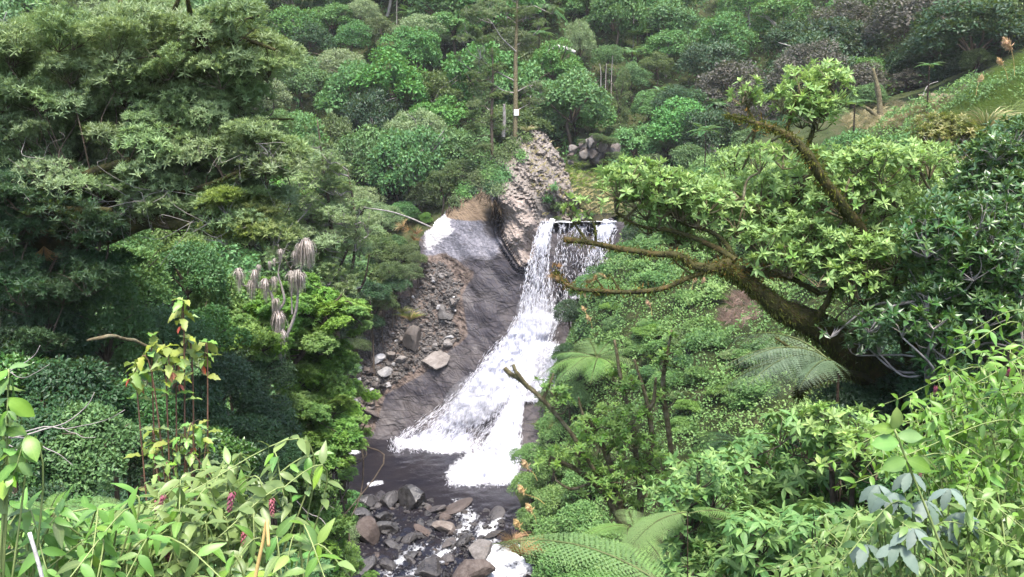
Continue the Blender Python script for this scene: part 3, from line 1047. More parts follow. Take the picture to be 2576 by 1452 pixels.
# named boulders of the stream: u, v (centre), width px, material, squash, label
BL = [(928, 1338, 84, 'rock_brown', (1, 1, 1.25), 'large brown angular boulder at the left edge of the stream'),
      (1040, 1258, 82, 'rock_wet', (1, 1, 1.2), 'tall dark boulder with a tan patch, on the dam of rocks below the pool'),
      (982, 1258, 56, 'rock_wet', (1, 1, 1.0), 'dark boulder between the tan-patched boulder and the left bank'),
      (918, 1262, 60, 'rock_wet', (1.2, 1, .9), 'slanting dark slab at the upper left end of the rock dam'),
      (905, 1290, 48, 'rock_wet', (1, 1, .9), 'dark wet boulder in the shade just above the big brown boulder'),
      (975, 1318, 56, 'rock_wet', (1, 1, .95), 'grey wet boulder right beside the big brown boulder'),
      (962, 1292, 50, 'rock_wet', (1.1, 1, .8), 'mid grey boulder behind the big brown boulder'),
      (1190, 1425, 100, 'rock_brown', (1, 1, 1.0), 'largest reddish boulder at the bottom of the stream'),
      (1207, 1378, 66, 'rock_dry', (1, 1, 1.1), 'pale grey boulder leaning on top of the reddish boulder'),
      (1078, 1418, 70, 'rock_wet', (1.2, 1, .75), 'low grey boulder washed by white water left of the reddish boulder'),
      (914, 1412, 54, 'rock_wet', (1.2, 1, .8), 'flat blue-grey boulder at the lower left waterline'),
      (975, 1408, 46, 'rock_wet', (1, 1, .8), 'dark boulder between the flat blue-grey boulder and white water'),
      (1122, 1318, 54, 'rock_dry', (1.2, 1, .7), 'pale flat-topped boulder in mid stream'),
      (1166, 1352, 44, 'rock_wet', (1, 1, .8), 'dark boulder just upstream of the pale leaning boulder'),
      (1064, 1322, 40, 'rock_brown', (1.3, 1, .6), 'low brown boulder left of the pale flat-topped boulder'),
      (1086, 1306, 34, 'rock_wet', (1, 1, .8), 'small dark boulder behind the pale flat-topped boulder'),
      (1248, 1288, 44, 'rock_wet', (1.3, 1, .45), 'flat dark boulder lying under the right bank below the pool'),
      (1258, 1300, 24, 'rock_wet', (1, 1, .7), 'small dark boulder under the flat boulder by the right bank'),
      (1244, 1330, 44, 'rock_brown', (1.6, .8, .5), 'long tilted brown boulder in the rapid by the right bank'),
      (1210, 1340, 34, 'rock_wet', (1.5, .8, .5), 'long dark boulder beside the tilted brown one'),
      (1128, 1352, 40, 'rock_brown', (1.3, 1, .5), 'low brown slab breaking the surface in mid stream'),
      (1030, 1345, 40, 'rock_wet', (1, 1, .8), 'dark boulder in the middle of the left channel'),
      (1040, 1380, 40, 'rock_wet', (1.2, 1, .6), 'low wet boulder with water pouring round it'),
      (1130, 1390, 38, 'rock_wet', (1, 1, .6), 'small dark boulder touching the left of the pale leaning boulder'),
      (985, 1358, 42, 'rock_wet', (1.2, 1, .6), 'low wet boulder right of the foot of the big brown boulder'),
      (1018, 1440, 50, 'rock_wet', (1.2, 1, .7), 'dark boulder at the bottom edge in the left channel'),
      (1090, 1272, 42, 'rock_wet', (1.4, 1, .5), 'low dark ledge rock at the right end of the rock dam'),
      (1140, 1268, 60, 'rock_brown', (1.8, 1, .22), 'brown shelf just under the water at the pool outlet'),
      (880, 1246, 26, 'rock_dry', (1.2, 1, .4), 'small pale stone at the left edge of the pool'),
      (950, 1246, 44, 'rock_wet', (1.2, 1, .7), 'dark boulder half hidden by the left end of the rock dam')]
for u, v, w, mk, sq, lb in BL:
    p = PZ(u, v + 10, ZW)
    s = w / FU * np.linalg.norm(p) * .62
    p[2] = ZW + s * .18 * sq[2] - .25 * max(0, min(2, (46 - p[1]) / 10)) * 1
    rock(p, s, mk, lb, sq=sq)
STONES, SCREE = [], []
SP_ = [(868, 1252), (960, 1246), (1080, 1256), (1140, 1282), (1270, 1280), (1275, 1310), (1220, 1350), (1140, 1452), (868, 1452)]
n = 0
while n < 170:
    u, v = 860 + rr.random() * 420, 1250 + rr.random() * 210
    if not in_poly(np.array([u]), np.array([v]), SP_)[0]:
        continue
    n += 1
    p = PZ(u, v, ZW)
    w = 8 + 22 * rr.random() ** 2
    s = w / FU * np.linalg.norm(p) * .6
    p[2] = ZW + s * .1 - .25 * max(0, min(2, (46 - p[1]) / 10))
    br = rr.random() >= .8
    STONES.append((rock(p, s, 'rock_brown' if br else 'rock_wet', None, 'small stones in the stream', name='stone', sq=(1, 1, .7)), ('brown' if br else 'dark wet') + (' fist-like' if w < 16 else ' broad'), u, v))
# debris fan left of the slab
DB = [(1098, 905, 84, 'rock_dry', (1.2, 1, .6), 'dark layered slab jutting from the foot of the debris fan', (.2, -.35, .4)),
      (935, 936, 36, 'rock_brown', (1, 1, .9), 'reddish square boulder low on the debris fan', None),
      (970, 938, 48, 'rock_pale', (1, 1, .9), 'pale white boulder right of the reddish square boulder', None),
      (983, 896, 40, 'rock_dry', (1, 1, .9), 'light grey boulder above the pale white boulder', None),
      (950, 903, 44, 'rock_pale', (1.2, 1, .7), 'whitish slanting slab above the reddish square boulder', (0, -.5, 0)),
      (1116, 790, 56, 'rock_dry', (1, 1, 1.1), 'light grey block at the top right of the debris fan', None),
      (1040, 860, 66, 'rock_dry', (.75, .8, 1.9), 'tall upright rock pillar under the tussock on the debris fan', (.1, .1, 0)),
      (905, 855, 38, 'rock_pale', (1, 1, .8), 'pale rock against the trees at the upper left of the fan', None),
      (884, 1014, 36, 'rock_pale', (1.3, 1, .35), 'flat white stone lying by the left bank above the pool', (0, 0, 0)),
      (926, 1030, 46, 'rock_brown', (1.4, .8, .5), 'long reddish stone below the flat white stone', (0, .6, 0)),
      (930, 1013, 34, 'rock_dry', (1.2, 1, .5), 'pinkish flat stone right of the flat white stone', None),
      (890, 1060, 60, 'rock_dry', (1, 1, 1), 'rounded grey boulder at the corner of the pool', None),
      (1010, 905, 34, 'rock_dry', (1, 1, .9), 'grey boulder in the middle of the debris fan', None),
      (965, 970, 30, 'rock_wet', (1.3, 1, .6), 'dark flat stone beneath the pale white boulder', None),
      (1125, 865, 34, 'rock_dry', (1, 1, .8), 'small block above the dark layered slab', None)]
for u, v, w, mk, sq, lb, rt in DB:
    p = cliff_pt(u, v, .1)
    rock(p, w / FU * p[1] * .56, mk, lb, sq=sq, rot=rt)
RB = [(1045, 680), (1065, 662), (1115, 660), (1165, 715), (1140, 800), (1160, 850), (1060, 920), (950, 990), (930, 1060), (860, 1060), (870, 900), (985, 780), (1060, 720)]
n = 0
while n < 150:
    u, v = 860 + rr.random() * 310, 660 + rr.random() * 400
    if not in_poly(np.array([u]), np.array([v]), RB)[0]:
        continue
    n += 1
    p = cliff_pt(u, v, .05)
    w = 9 + 20 * rr.random() ** 2.2
    t = rr.random()
    mk = 'rock_dry' if t < .6 else ('rock_brown' if t < .82 else 'rock_pale')
    SCREE.append((rock(p, w / FU * p[1] * .58, mk, None, 'loose stones on the debris fan', name='stone'), {'rock_dry': 'grey', 'rock_brown': 'brown', 'rock_pale': 'whitish'}[mk] + (' small angular' if w < 15 else ' larger angular'), u, v))
rub = MB()
tv, tf = rock_geo(900, 1, 6)
N = 5200
uu = 850 + rr.random(N * 3) * 330
vv = 650 + rr.random(N * 3) * 430
k = in_poly(uu, vv, RB)
uu, vv = uu[k][:N], vv[k][:N]
cy = cliffY(uu, vv)
pts = np.array([P(a, b, c - .03) for a, b, c in zip(uu, vv, cy)])
rub.inst(tv, tf, pts, frames(rand_dirs(rr, len(pts)), rand_dirs(rr, len(pts))), .04 + .17 * rr.random(len(pts)) ** 2.5)
o = rub.build('rubble', MAT['rock_dry'], smooth=False)
tag(o, 'loose grey-brown rubble covering the debris fan', kind='stuff')

gv_ = MB()
N = 1500
uu = 862 + rr.random(N) * 400
vv = 1245 + rr.random(N) * 210
k = in_poly(uu, vv, SP_)
pts = np.array([PZ(a, b, ZW - .02) for a, b in zip(uu[k], vv[k])])
pts[:, 2] -= .25 * np.clip((46 - pts[:, 1]) / 10, 0, 2)
tv2, tf2 = rock_geo(911, 1, 6)
gv_.inst(tv2, tf2, pts, frames(rand_dirs(rr, len(pts)), rand_dirs(rr, len(pts))),   .04 + .10 * rr.random(len(pts)) ** 2)
o = gv_.build('stream_gravel', MAT['rock_wet'], smooth=False)
tag(o, 'wet cobbles and gravel between the stream boulders', kind='stuff')
# ------------------------------------------------------------------ plant kit
KITE_V = np.array([(0, 0, 0), (-.5, .42, .10), (0, 1, -.06), (.5, .42, .10)])
KITE_F = np.array([(0, 3, 2, 1)])
LEAF_V = np.array([(0, 0, 0), (-.5, .45, .14), (0, .5, 0), (.5, .45, .14), (0, 1, -.16)])
LEAF_F = np.array([(0, 2, 4, 1), (0, 3, 4, 2)])


def leaf_t(w, kind='leaf', curl=None):
    v, f = (LEAF_V, LEAF_F) if kind == 'leaf' else (KITE_V, KITE_F)
    v = v * np.array((w, 1, w if curl is None else curl))
    return v, f


def fine_leaf(w=.45, curl=.25, fold=.12, seg=5, wavy=0.0, lobes=0.0, peak=.42, seed=0):
    """a detailed leaf: midrib and two margins"""
    t = np.linspace(0, 1, seg + 1)
    prof = np.where(t < peak, np.sin(t / peak * np.pi / 2) ** .8, np.cos((t - peak) / (1 - peak) * np.pi / 2) ** .9) * w / 2
    prof[0] = .015
    prof[-1] = 0.004
    if lobes:
        prof = prof * (1 + lobes * np.where(np.arange(seg + 1) % 2 == 0, 1, -1))
    z = -curl * t ** 1.8
    y = t - .12 * curl * t ** 2
    wv = wavy * np.sin(np.arange(seg + 1) * 2.1 + seed)
    v = []
    for i in range(seg + 1):
        v += [(-prof[i], y[i], z[i] + fold * prof[i] * 2 + wv[i] * prof[i]), (0, y[i], z[i]), (prof[i], y[i], z[i] + fold * prof[i] * 2 - wv[i] * prof[i])]
    f = []
    for i in range(seg):
        a = i * 3
        f += [(a, a + 1, a + 4, a + 3), (a + 1, a + 2, a + 5, a + 4)]
    return np.array(v), np.array(f)


def rosette_t(k, w, ang=(35, 75), leaf='leaf', seed=0, curl=None, var=.25):
    """k leaves spreading from a shoot tip that points along +Y"""
    r = rng(seed)
    tv, tf = leaf_t(w, leaf, curl) if isinstance(leaf, str) else leaf
    mb = MB()
    a = np.arange(k) * 2.39996 + r.random() * 6
    tilt = R(ang[0]) + (R(ang[1]) - R(ang[0])) * np.linspace(0, 1, k) ** .8
    f = np.stack([np.sin(tilt) * np.cos(a), np.cos(tilt), np.sin(tilt) * np.sin(a)], -1)
    f = norm(f + r.normal(size=f.shape) * .08)
    n = np.tile((0, 1.0, 0), (k, 1)) - f * f[:, 1:2]
    sc = (1 - .35 * (1 - np.linspace(0, 1, k))) * (1 - var / 2 + var * r.random(k))
    tint = np.linspace(.35, -.18, k) + r.normal(size=k) * .08
    mb.inst(tv, tf, np.zeros((k, 3)), frames(f, n), sc, tint)
    return np.concatenate(mb.v), np.concatenate(mb.f[(tf.shape[1], 0)]), np.concatenate(mb.att['tint'])


def puff_crown(seed, npuff, n, L, W, puff=(.28, .42), shape=(1, 1, .85), low=-.35, rad=(.45, .72), droop=.2, leaf='kite', spread=.9, cents=None):
    """unit crown: leaves on the shells of many overlapping puffs"""
    r = rng(seed)
    if cents is None:
        c = rand_dirs(r, npuff * 4)
        c = c[c[:, 2] > low][:npuff]
        c = c * (rad[0] + (rad[1] - rad[0]) * r.random(len(c)) ** .6)[:, None] * np.array(shape)
    else:
        c = cents
    pr = puff[0] + (puff[1] - puff[0]) * r.random(len(c))
    k = r.choice(len(c), n, p=pr ** 2 / (pr ** 2).sum())
    d = rand_dirs(r, n)
    d[:, 2] = np.where(d[:, 2] < -.3, -d[:, 2], d[:, 2])
    pos = c[k] + d * (pr[k] * (.72 + .34 * r.random(n)))[:, None] * np.array((1, 1, .8))
    D = np.linalg.norm(pos[:, None] - c[None], axis=-1) / pr[None]
    D[np.arange(n), k] = 9
    ok = D.min(1) > .62
    pos, d, k = pos[ok], d[ok], k[ok]
    n = len(pos)
    f = norm(d * .55 + rand_dirs(r, n) * spread + np.array((0, 0, -droop)))
    nn = norm(d + np.array((0, 0, .6)) + rand_dirs(r, n) * .45)
    pt = r.normal(size=len(c)) * .10
    tint = np.clip(.5 + pt[k] + r.normal(size=n) * .16, 0, 1)
    tv, tf = leaf_t(W / L, leaf)
    mb = MB()
    mb.inst(tv, tf, pos, frames(f, nn), L * (.7 + .6 * r.random(n)), tint)
    return mb


def conifer_crown(seed, n, L, W):
    r = rng(seed)
    c = []
    for z in np.linspace(-.85, .95, 26):
        rad_ = .52 * (1 - (z + .9) / 2) ** .8 + .05
        for a in r.random(5) * 6.28:
            q = rad_ * (.5 + .5 * r.random())
            c.append((q * math.cos(a), q * math.sin(a), z + r.normal() * .05))
    return puff_crown(seed, 0, n, L, W, puff=(.07, .18), cents=np.array(c), droop=.1)


CR = {}


def crown_set(kind, m, makers):
    CR[kind] = [mk.mesh('crown', MAT[m], smooth=False) for mk in makers]


crown_set('dome', 'leaf_mid', [puff_crown(s, 40, 11000, .080, .043, puff=(.2, .42), rad=(.4, .86)) for s in (1, 2, 3)])
crown_set('bright', 'leaf_bright', [puff_crown(s, 36, 10500, .080, .046, puff=(.2, .4), rad=(.4, .84)) for s in (11, 12)])
crown_set('dark', 'leaf_dark', [puff_crown(s, 44, 10500, .078, .040, puff=(.18, .36), rad=(.4, .88)) for s in (21, 22)])
crown_set('fine', 'leaf_grey', [puff_crown(s, 70, 12500, .075, .024, puff=(.14, .28), rad=(.4, .85)) for s in (31, 32)])
crown_set('olive', 'leaf_olive', [puff_crown(s, 46, 10000, .080, .034, puff=(.18, .32), rad=(.4, .8), shape=(1, 1, 1.1)) for s in (41, 42)])
crown_set('purple', 'leaf_purple', [puff_crown(s, 60, 12500, .07, .028, puff=(.16, .3), rad=(.45, .82)) for s in (51, 52)])
crown_set('conifer', 'leaf_olive', [conifer_crown(61, 9000, .075, .020)])
crown_set('bush_dark', 'leaf_dark', [puff_crown(s, 26, 12500, .078, .040, puff=(.26, .42), leaf='leaf') for s in (71, 72, 73)])
crown_set('bush_mid', 'leaf_mid', [puff_crown(s, 26, 12500, .078, .036, puff=(.26, .42), leaf='leaf') for s in (76, 77, 78)])
crown_set('bush_bright', 'leaf_soft', [puff_crown(s, 22, 12000, .078, .040, puff=(.24, .40), leaf='leaf') for s in (81, 82, 83)])
crown_set('bush_gloss', 'leaf_gloss', [puff_crown(s, 26, 12000, .09, .042, puff=(.26, .42), leaf='leaf') for s in (86, 87)])
crown_set('bush_grey', 'leaf_grey', [puff_crown(s, 44, 14000, .09, .022, puff=(.16, .30), rad=(.4, .85), leaf='leaf', spread=.7, droop=-.1) for s in (91, 92)])
crown_set('bush_cover', 'leaf_cover', [puff_crown(s, 26, 8500, .085, .05, puff=(.26, .42), leaf='leaf') for s in (96, 97)])


def trunk_geo(seed, lean=.12):
    """trunk of unit height; its width is scaled apart from its height"""
    r = rng(seed)
    mb = MB()
    a = r.random() * 6.3
    p = spline([(0, 0, -.1), (lean * math.cos(a), lean * math.sin(a), .35), (lean * 1.4 * math.cos(a + .6), lean * 1.4 * math.sin(a + .6), .7), (0, 0, 1.0)], 12)
    mb.tube(p, np.linspace(.062, .030, 12), 6, .15, seed)
    return mb


def limbs_geo(seed):
    """limbs inside a crown of unit radius, spreading from its centre"""
    r = rng(seed)
    mb = MB()
    for k in range(7):
        b = r.random() * 6.3
        q = np.array((math.cos(b), math.sin(b), .2 + .8 * r.random())) * (.5 + .35 * r.random())
        mb.tube(spline([(0, 0, -.25), q * .5 + r.normal(size=3) * .08, q], 8), np.linspace(.028, .006, 8), 5)
    return mb


LIMBS = {k: [limbs_geo(550 + s).mesh('limbs', MAT[k]) for s in range(2)] for k in ('bark', 'bark_grey')}
TRUNKS = {k: [trunk_geo(500 + s).mesh('trunk', MAT[k]) for s in range(3)] for k in ('bark', 'bark_grey')}


def plant_tree(kind, c, r, label, cat='tree', group=None, name=None, shape=(1, 1, 1), bark='bark', seed=0, trunk=True):
    """crown centre c and radius r; the root stands on the terrain below it"""
    q = rng(int(abs(c[0] * 131 + c[1] * 17 + c[2] * 7) * 10) + seed)
    zg = float(ground(np.array([c[0]]), np.array([c[1]]))[0])
    zg = min(zg, c[2] - .35 * r * shape[2])
    h = c[2] - zg
    t = thing(name or ('shrub' if kind.startswith('bush') else 'tree'), label, cat, (c[0], c[1], zg), 0, group)
    ms = CR[kind]
    obj('crown', ms[int(q.integers(len(ms)))], t, loc=(0, 0, h), rot=(q.normal() * .12, q.normal() * .12, q.random() * 6.3), scale=[r * s for s in shape])
    if trunk:
        tk = TRUNKS[bark][int(q.integers(3))]
        obj('trunk', tk, t, loc=(0, 0, 0), rot=(0, 0, q.random() * 6.3), scale=(r * .8 + .25, r * .8 + .25, h))
        obj('limbs', LIMBS[bark][int(q.integers(2))], t, loc=(0, 0, h), rot=(0, 0, q.random() * 6.3), scale=[r * x for x in shape])
    return t


def frond_mesh(name, m, npair=26, fine=False, arch=.45, w=.26, seed=0, rach='rachis', drop=.35, pl=.085):
    """unit-length fern frond along +Y arching down; pinnae in pairs"""
    r = rng(seed)
    n = 16
    t = np.linspace(0, 1, n)
    sp = np.stack([.03 * np.sin(t * 3 + seed), t * (1 - .16 * arch * t), arch * (.55 * t - 1.05 * t ** 2.1)], -1)
    mb = MB()
    mb.tube(sp, np.linspace(.0055, .0018, n), 4, mi=1)
    s = np.linspace(.10, .985, npair)
    pc = np.stack([np.interp(s, t, sp[:, i]) for i in range(3)], -1)
    T = norm(np.stack([np.interp(s, t, np.gradient(sp[:, i], t)) for i in range(3)], -1))
    up = norm(np.cross(np.array((1.0, 0, 0)), T))
    L = w * np.sin(np.clip((s + .02) ** .75, 0, 1) * np.pi) ** .75 + .012
    for sg in (-1, 1):
        f = norm(np.array((sg, 0, 0)) + T * (.35 + .25 * s[:, None]) - up * drop * (.4 + r.random((npair, 1)) * .5))
        nn = up + r.normal(size=(npair, 3)) * .10
        M_ = frames(f, nn)
        if fine:
            kk = 11
            a = np.linspace(.08, .97, kk)
            tv, tf = KITE_V * np.array((.42, 1, .2)), KITE_F
            for side in (-1, 1):
                for j in range(kk):
                    ll = pl * (1 - a[j]) ** .55 + .015
                    lf = norm(np.array((side, .55, -.12)))
                    loc = np.array((0, a[j], -.16 * a[j] ** 2))
                    lm = frames(lf[None], np.array([(0, 0, 1.0)]))[0]
                    mb.inst(tv, tf, pc + np.einsum('nij,j->ni', M_, loc) * L[:, None], M_ @ lm, L * ll * 1.15, .5 + r.normal(size=npair) * .1)
        else:
            tv, tf = leaf_t(.19, 'leaf', .25)
            mb.inst(tv, tf, pc, M_, L, .5 + r.normal(size=npair) * .14)
    return mb.mesh(name, [MAT[m], MAT[rach]], smooth=False)


FR = {'far': [frond_mesh('frond', 'leaf_fern_far', 20, False, .5, .24, s) for s in (1, 2)],
      'mid': [frond_mesh('frond', 'leaf_fern', 27, True, .45, .25, s, pl=.125) for s in (3, 4)],
      'grey': [frond_mesh('frond', 'leaf_fern_grey', 32, True, .6, .24, s, drop=.7, pl=.105) for s in (5, 6)],
      'near': [frond_mesh('frond', 'leaf_fern', 32, True, .40, .25, s, drop=.05, pl=.11) for s in (7, 8)],
      'dead': [frond_mesh('frond', 'leaf_dead', 26, False, .8, .16, s, rach='stem_dry', drop=.9) for s in (9,)]}


def tree_fern(c, r, label, kind='far', nf=14, group=None, tilt=(0, 0), elev=(18, 55), name='tree_fern', dead=0, az=None, seed=0, tr=None):
    q = rng(int(abs(c[0] * 91 + c[1] * 13)) + seed)
    zg = min(float(ground(np.array([c[0]]), np.array([c[1]]))[0]), c[2] - .25)
    t = thing(name, label, 'fern', (c[0], c[1], zg), 0, group)
    h = c[2] - zg
    mb = MB()
    mb.tube(spline([(0, 0, -.3), (.03, .02, h * .5), (0, 0, h)], 8), np.linspace(.07, .05, 8) * (tr or max(.8, r / 2)), 7, .25, 3)
    mb.build('trunk', MAT['fern_trunk'], t)
    for k in range(nf + dead):
        a = k * 6.2832 / nf + q.normal() * .14 if az is None else R(az[k % len(az)]) + q.normal() * .06
        e = R(elev[0] + (elev[1] - elev[0]) * q.random())
        kd = kind
        if k >= nf:
            e, kd = R(-35 - 20 * q.random()), 'dead'
        f = np.array((math.sin(a) * math.cos(e), math.cos(a) * math.cos(e), math.sin(e)))
        Mx = frames(f[None], np.array([(0, 0, 1.0)]))[0]
        ms = FR[kd]
        obj('frond', ms[int(q.integers(len(ms)))], t, M=m4((0, 0, h), Mx, r * (.85 + .3 * q.random())))
    return t


def blade_tuft(n, L, seed, w=.012, up=.9, droop=.9, spread=.8, seg=4):
    """arching grass blades from one point"""
    r = rng(seed)
    mb = MB()
    for k in range(n):
        a = r.random() * 6.283
        s = spread * r.random() ** .6
        l = L * (.6 + .5 * r.random())
        d0 = norm(np.array((math.cos(a) * s, math.sin(a) * s, up)))
        t = np.linspace(0, 1, seg + 1)
        p = d0[None] * (l * t)[:, None] + np.array((math.cos(a), math.sin(a), 0))[None] * (l * .35 * droop * t ** 2)[:, None] - np.array((0, 0, 1.0))[None] * (l * .5 * droop * t ** 2.4)[:, None]
        side = norm(np.cross(d0, np.array((math.cos(a + 1.2), math.sin(a + 1.2), .2))))
        ww = (w * (1 - t ** 2) + .001)[:, None]
        v = np.concatenate([p - side * ww, p + side * ww])
        i = np.arange(seg)
        f = np.stack([i, i + seg + 1, i + seg + 2, i + 1], -1)
        mb.add(v, f, tint=float(np.clip(.5 + r.normal() * .22, 0, 1)))
    return mb


TUFT = {k: [blade_tuft(90, 1.0, s, .014).mesh('blades', MAT[k], False) for s in (1, 2)] for k in ('grass_green', 'grass_dry', 'grass_pink', 'leaf_dead')}


def tussock(p, s, label, mats=('grass_green', 'grass_dry'), group=None, name='tussock', plumes=()):
    t = thing(name, label, 'grass', p, 0, group)
    for i, k in enumerate(mats):
        obj('blades', TUFT[k][i % 2], t, rot=(0, 0, i * 1.3 + p[0]), scale=s * (1 - .15 * i))
    for (dx, dz, ln) in plumes:
        plume(t, (dx * s, 0, dz * s), ln * s)
    return t


def plume_geo():
    r = rng(8)
    mb = MB()
    t = r.random(260)
    ctr = np.stack([.30 * t ** 2, 0 * t, t - .25 * t ** 2], -1)
    f = norm(np.stack([.5 + .3 * t, r.normal(size=260) * .35, .5 - t], -1) + r.normal(size=(260, 3)) * .35)
    mb.inst(*leaf_t(.16, 'kite'), ctr, frames(f, rand_dirs(r, 260)), .34 * np.sin(np.clip(t + .12, 0, 1) * 3.0) + .05, np.clip(.5 + r.normal(size=260) * .2, 0, 1))
    return mb


PLUME = plume_geo().mesh('plume', MAT['plume'], False)


def plume(parent, top, ln, lean=0.0, az=0.0):
    top = np.array(top, float)
    mb = MB()
    mb.tube(spline([(0, 0, 0), top * np.array((.4, .4, .6)), top], 8), np.linspace(.012, .006, 8), 4)
    st = mb.build('stalk', MAT['stem_dry'], parent)
    obj('plume', PLUME, st, loc=[float(c) for c in top], rot=(0, lean, az), scale=ln)


def crown_near(parent, clumps, ros, size, dens, m, twig_mat='bark_grey', limbs=None, n_single=220, seed=0, up=.75, part='leaf_cluster', rest='crown', twig_r=.008, inner=.35, pads=None):
    """leaf rosettes on ellipsoid clumps, each on a twig that leads back to the nearest limb.
    clumps: (centre xyz, radius, tint shift)"""
    r = rng(seed)
    pos, ax, tint = [], [], []
    tw = MB()
    lp = np.concatenate(limbs) if limbs else None
    for (c, rad, ts) in clumps:
        c = np.asarray(c, float)
        n = max(3, int(dens * (rad / size) ** 2))
        d = rand_dirs(r, n)
        d[:, 2] = np.where(d[:, 2] < -.35, -d[:, 2], d[:, 2])
        q = c + d * (rad * (inner + (1 - inner) * r.random(n) ** .45))[:, None] * np.array((1, 1, .72))
        a = norm(d * .6 + np.array((0, 0, up)) + r.normal(size=(n, 3)) * .35)
        if pads:
            obj('foliage_pad', pads[int(r.integers(len(pads)))], parent, loc=[float(x) for x in c], rot=(r.normal() * .22, r.normal() * .22, r.random() * 6.3), scale=(rad * (.9 + .3 * r.random()), rad * (.9 + .3 * r.random()), rad * (.8 + .3 * r.random())))
        pos.append(q)
        ax.append(a)
        tint.append(np.clip(.5 + ts + r.normal(size=n) * .14, 0, 1))
        if lp is not None:
            j = np.argmin(np.linalg.norm(lp - c, axis=1) - .35 * np.maximum(0, c[2] - lp[:, 2]))
            root = lp[j]
            mid = (root + c) / 2 + r.normal(size=3) * .12 * np.linalg.norm(c - root) + np.array((0, 0, -.06)) * np.linalg.norm(c - root)
            base = c + np.array((0, 0, -.45)) * rad
            tw.tube(spline([root, mid, base], 9), np.linspace(twig_r * 2.6, twig_r * 1.4, 9), 4)
            for i in r.choice(n, min(n, 7), replace=False):
                md = base * .5 + q[i] * .5 + r.normal(size=3) * .12 * rad
                tw.tube(spline([base, md, q[i] + a[i] * .0], 6), np.linspace(twig_r * 1.2, twig_r * .5, 6), 3, cap=False)
    if pads:
        if tw.n:
            o = tw.build('twigs', MAT[twig_mat], parent)
            o['kind'] = 'stuff'
        return None
    pos, ax, tint = np.concatenate(pos), np.concatenate(ax), np.concatenate(tint)
    n = len(pos)
    side = rand_dirs(r, n)
    M_ = frames(ax, side)
    sc = size * (.75 + .5 * r.random(n))
    which = r.integers(len(ros), size=n)
    # the rosettes that show largest are parts of their own
    near = np.argsort(pos[:, 1] - pos[:, 2] * .3 + r.random(n) * 1.5)[:n_single]
    single = np.zeros(n, bool)
    single[near] = True
    if n_single:
        ms = []
        for (v, f, tt) in ros:
            for sh in (-.12, .06):
                mb = MB()
                mb.add(v, f, tint=np.clip(.5 + tt + sh, 0, 1))
                ms.append(mb.mesh(part, MAT[m], False))
        for i in near:
            obj(part, ms[which[i] * 2 + (tint[i] > .5)], parent, M=m4(pos[i], M_[i], sc[i]))
    mb = MB()
    for k, (v, f, tt) in enumerate(ros):
        s = (~single) & (which == k)
        mb.inst(v, f, pos[s], M_[s], sc[s], tint[s], vt=tt)
    if mb.n:
        o = mb.build(rest, MAT[m], parent, False)
        o['kind'] = 'stuff'
    if tw.n:
        o = tw.build('twigs', MAT[twig_mat], parent)
        o['kind'] = 'stuff'
    return pos


def pad_set(m, ros, size, dens, nvar, flat=.68, up=.8, seed=0, inner=.45):
    """unit-radius pads of leaf rosettes, shared by many clumps"""
    out = []
    for k in range(nvar):
        r = rng(seed + k)
        n = int(dens / size ** 2)
        # a pad is itself made of a few smaller tufts
        c = rand_dirs(r, 9) * .55 * np.array((1, 1, .5))
        j = r.integers(9, size=n)
        d = rand_dirs(r, n)
        d[:, 2] = np.where(d[:, 2] < -.3, -d[:, 2], d[:, 2])
        q = c[j] + d * (.52 * (inner + (1 - inner) * r.random(n) ** .45))[:, None] * np.array((1, 1, flat))
        a = norm(d * .6 + np.array((0, 0, up)) + r.normal(size=(n, 3)) * .35)
        tj = r.normal(size=9) * .1
        mb = MB()
        w = r.integers(len(ros), size=n)
        M_ = frames(a, rand_dirs(r, n))
        sc = size * (.7 + .6 * r.random(n))
        tn = np.clip(.5 + tj[j] + r.normal(size=n) * .12, 0, 1)
        for i, (v, f, tt) in enumerate(ros):
            s = w == i
            mb.inst(v, f, q[s], M_[s], sc[s], tn[s], vt=tt)
        out.append(mb.mesh('foliage_pad', MAT[m], False))
    return out


def fill(poly, n, Y, rad, seed, base=(0, 0, 0), tint=0.0, mind=.75):
    """clump centres spread over a region seen from the camera; Y = (near, far) distances"""
    r = rng(seed)
    xs_, ys_ = [p[0] for p in poly], [p[1] for p in poly]
    out = []
    tries = 0
    while len(out) < n and tries < n * 60:
        tries += 1
        u = min(xs_) + (max(xs_) - min(xs_)) * r.random()
        v = min(ys_) + (max(ys_) - min(ys_)) * r.random()
        if not in_poly(np.array([u]), np.array([v]), poly)[0]:
            continue
        d = Y(u, v) + r.normal() * .5 if callable(Y) else Y[0] + (Y[1] - Y[0]) * r.random()
        rd = rad[0] + (rad[1] - rad[0]) * r.random()
        p = P(u, v, d) - np.asarray(base)
        if any(np.linalg.norm(p - o[0]) < mind * .5 * (rd + o[1]) for o in out):
            continue
        out.append((p, rd, tint + r.normal() * .08))
    return out


def limb_uv(pts, base, n=26):
    """(u, v, Y, radius m) control points -> world spline relative to base"""
    q = np.array([np.r_[P(a, b, c) - base, d] for a, b, c, d in pts])
    s = spline(q, n)
    return s[:, :3], np.maximum(s[:, 3], .004)


def mossy(mb_moss, p, rad, n, L, seed, rust=False, hang=.5):
    """shaggy moss along a limb"""
    r = rng(seed)
    i = r.integers(len(p) - 1, size=n)
    t = r.random(n)[:, None]
    c = p[i] * (1 - t) + p[i + 1] * t
    d = rand_dirs(r, n)
    pos = c + d * (rad[i] * .95)[:, None]
    f = norm(d * .8 + np.array((0, 0, -hang)) + r.normal(size=(n, 3)) * .4)
    mb_moss.inst(*leaf_t(.22, 'kite'), pos, frames(f, rand_dirs(r, n)), L * (.5 + r.random(n)), np.clip(.5 + r.normal(size=n) * .2, 0, 1))
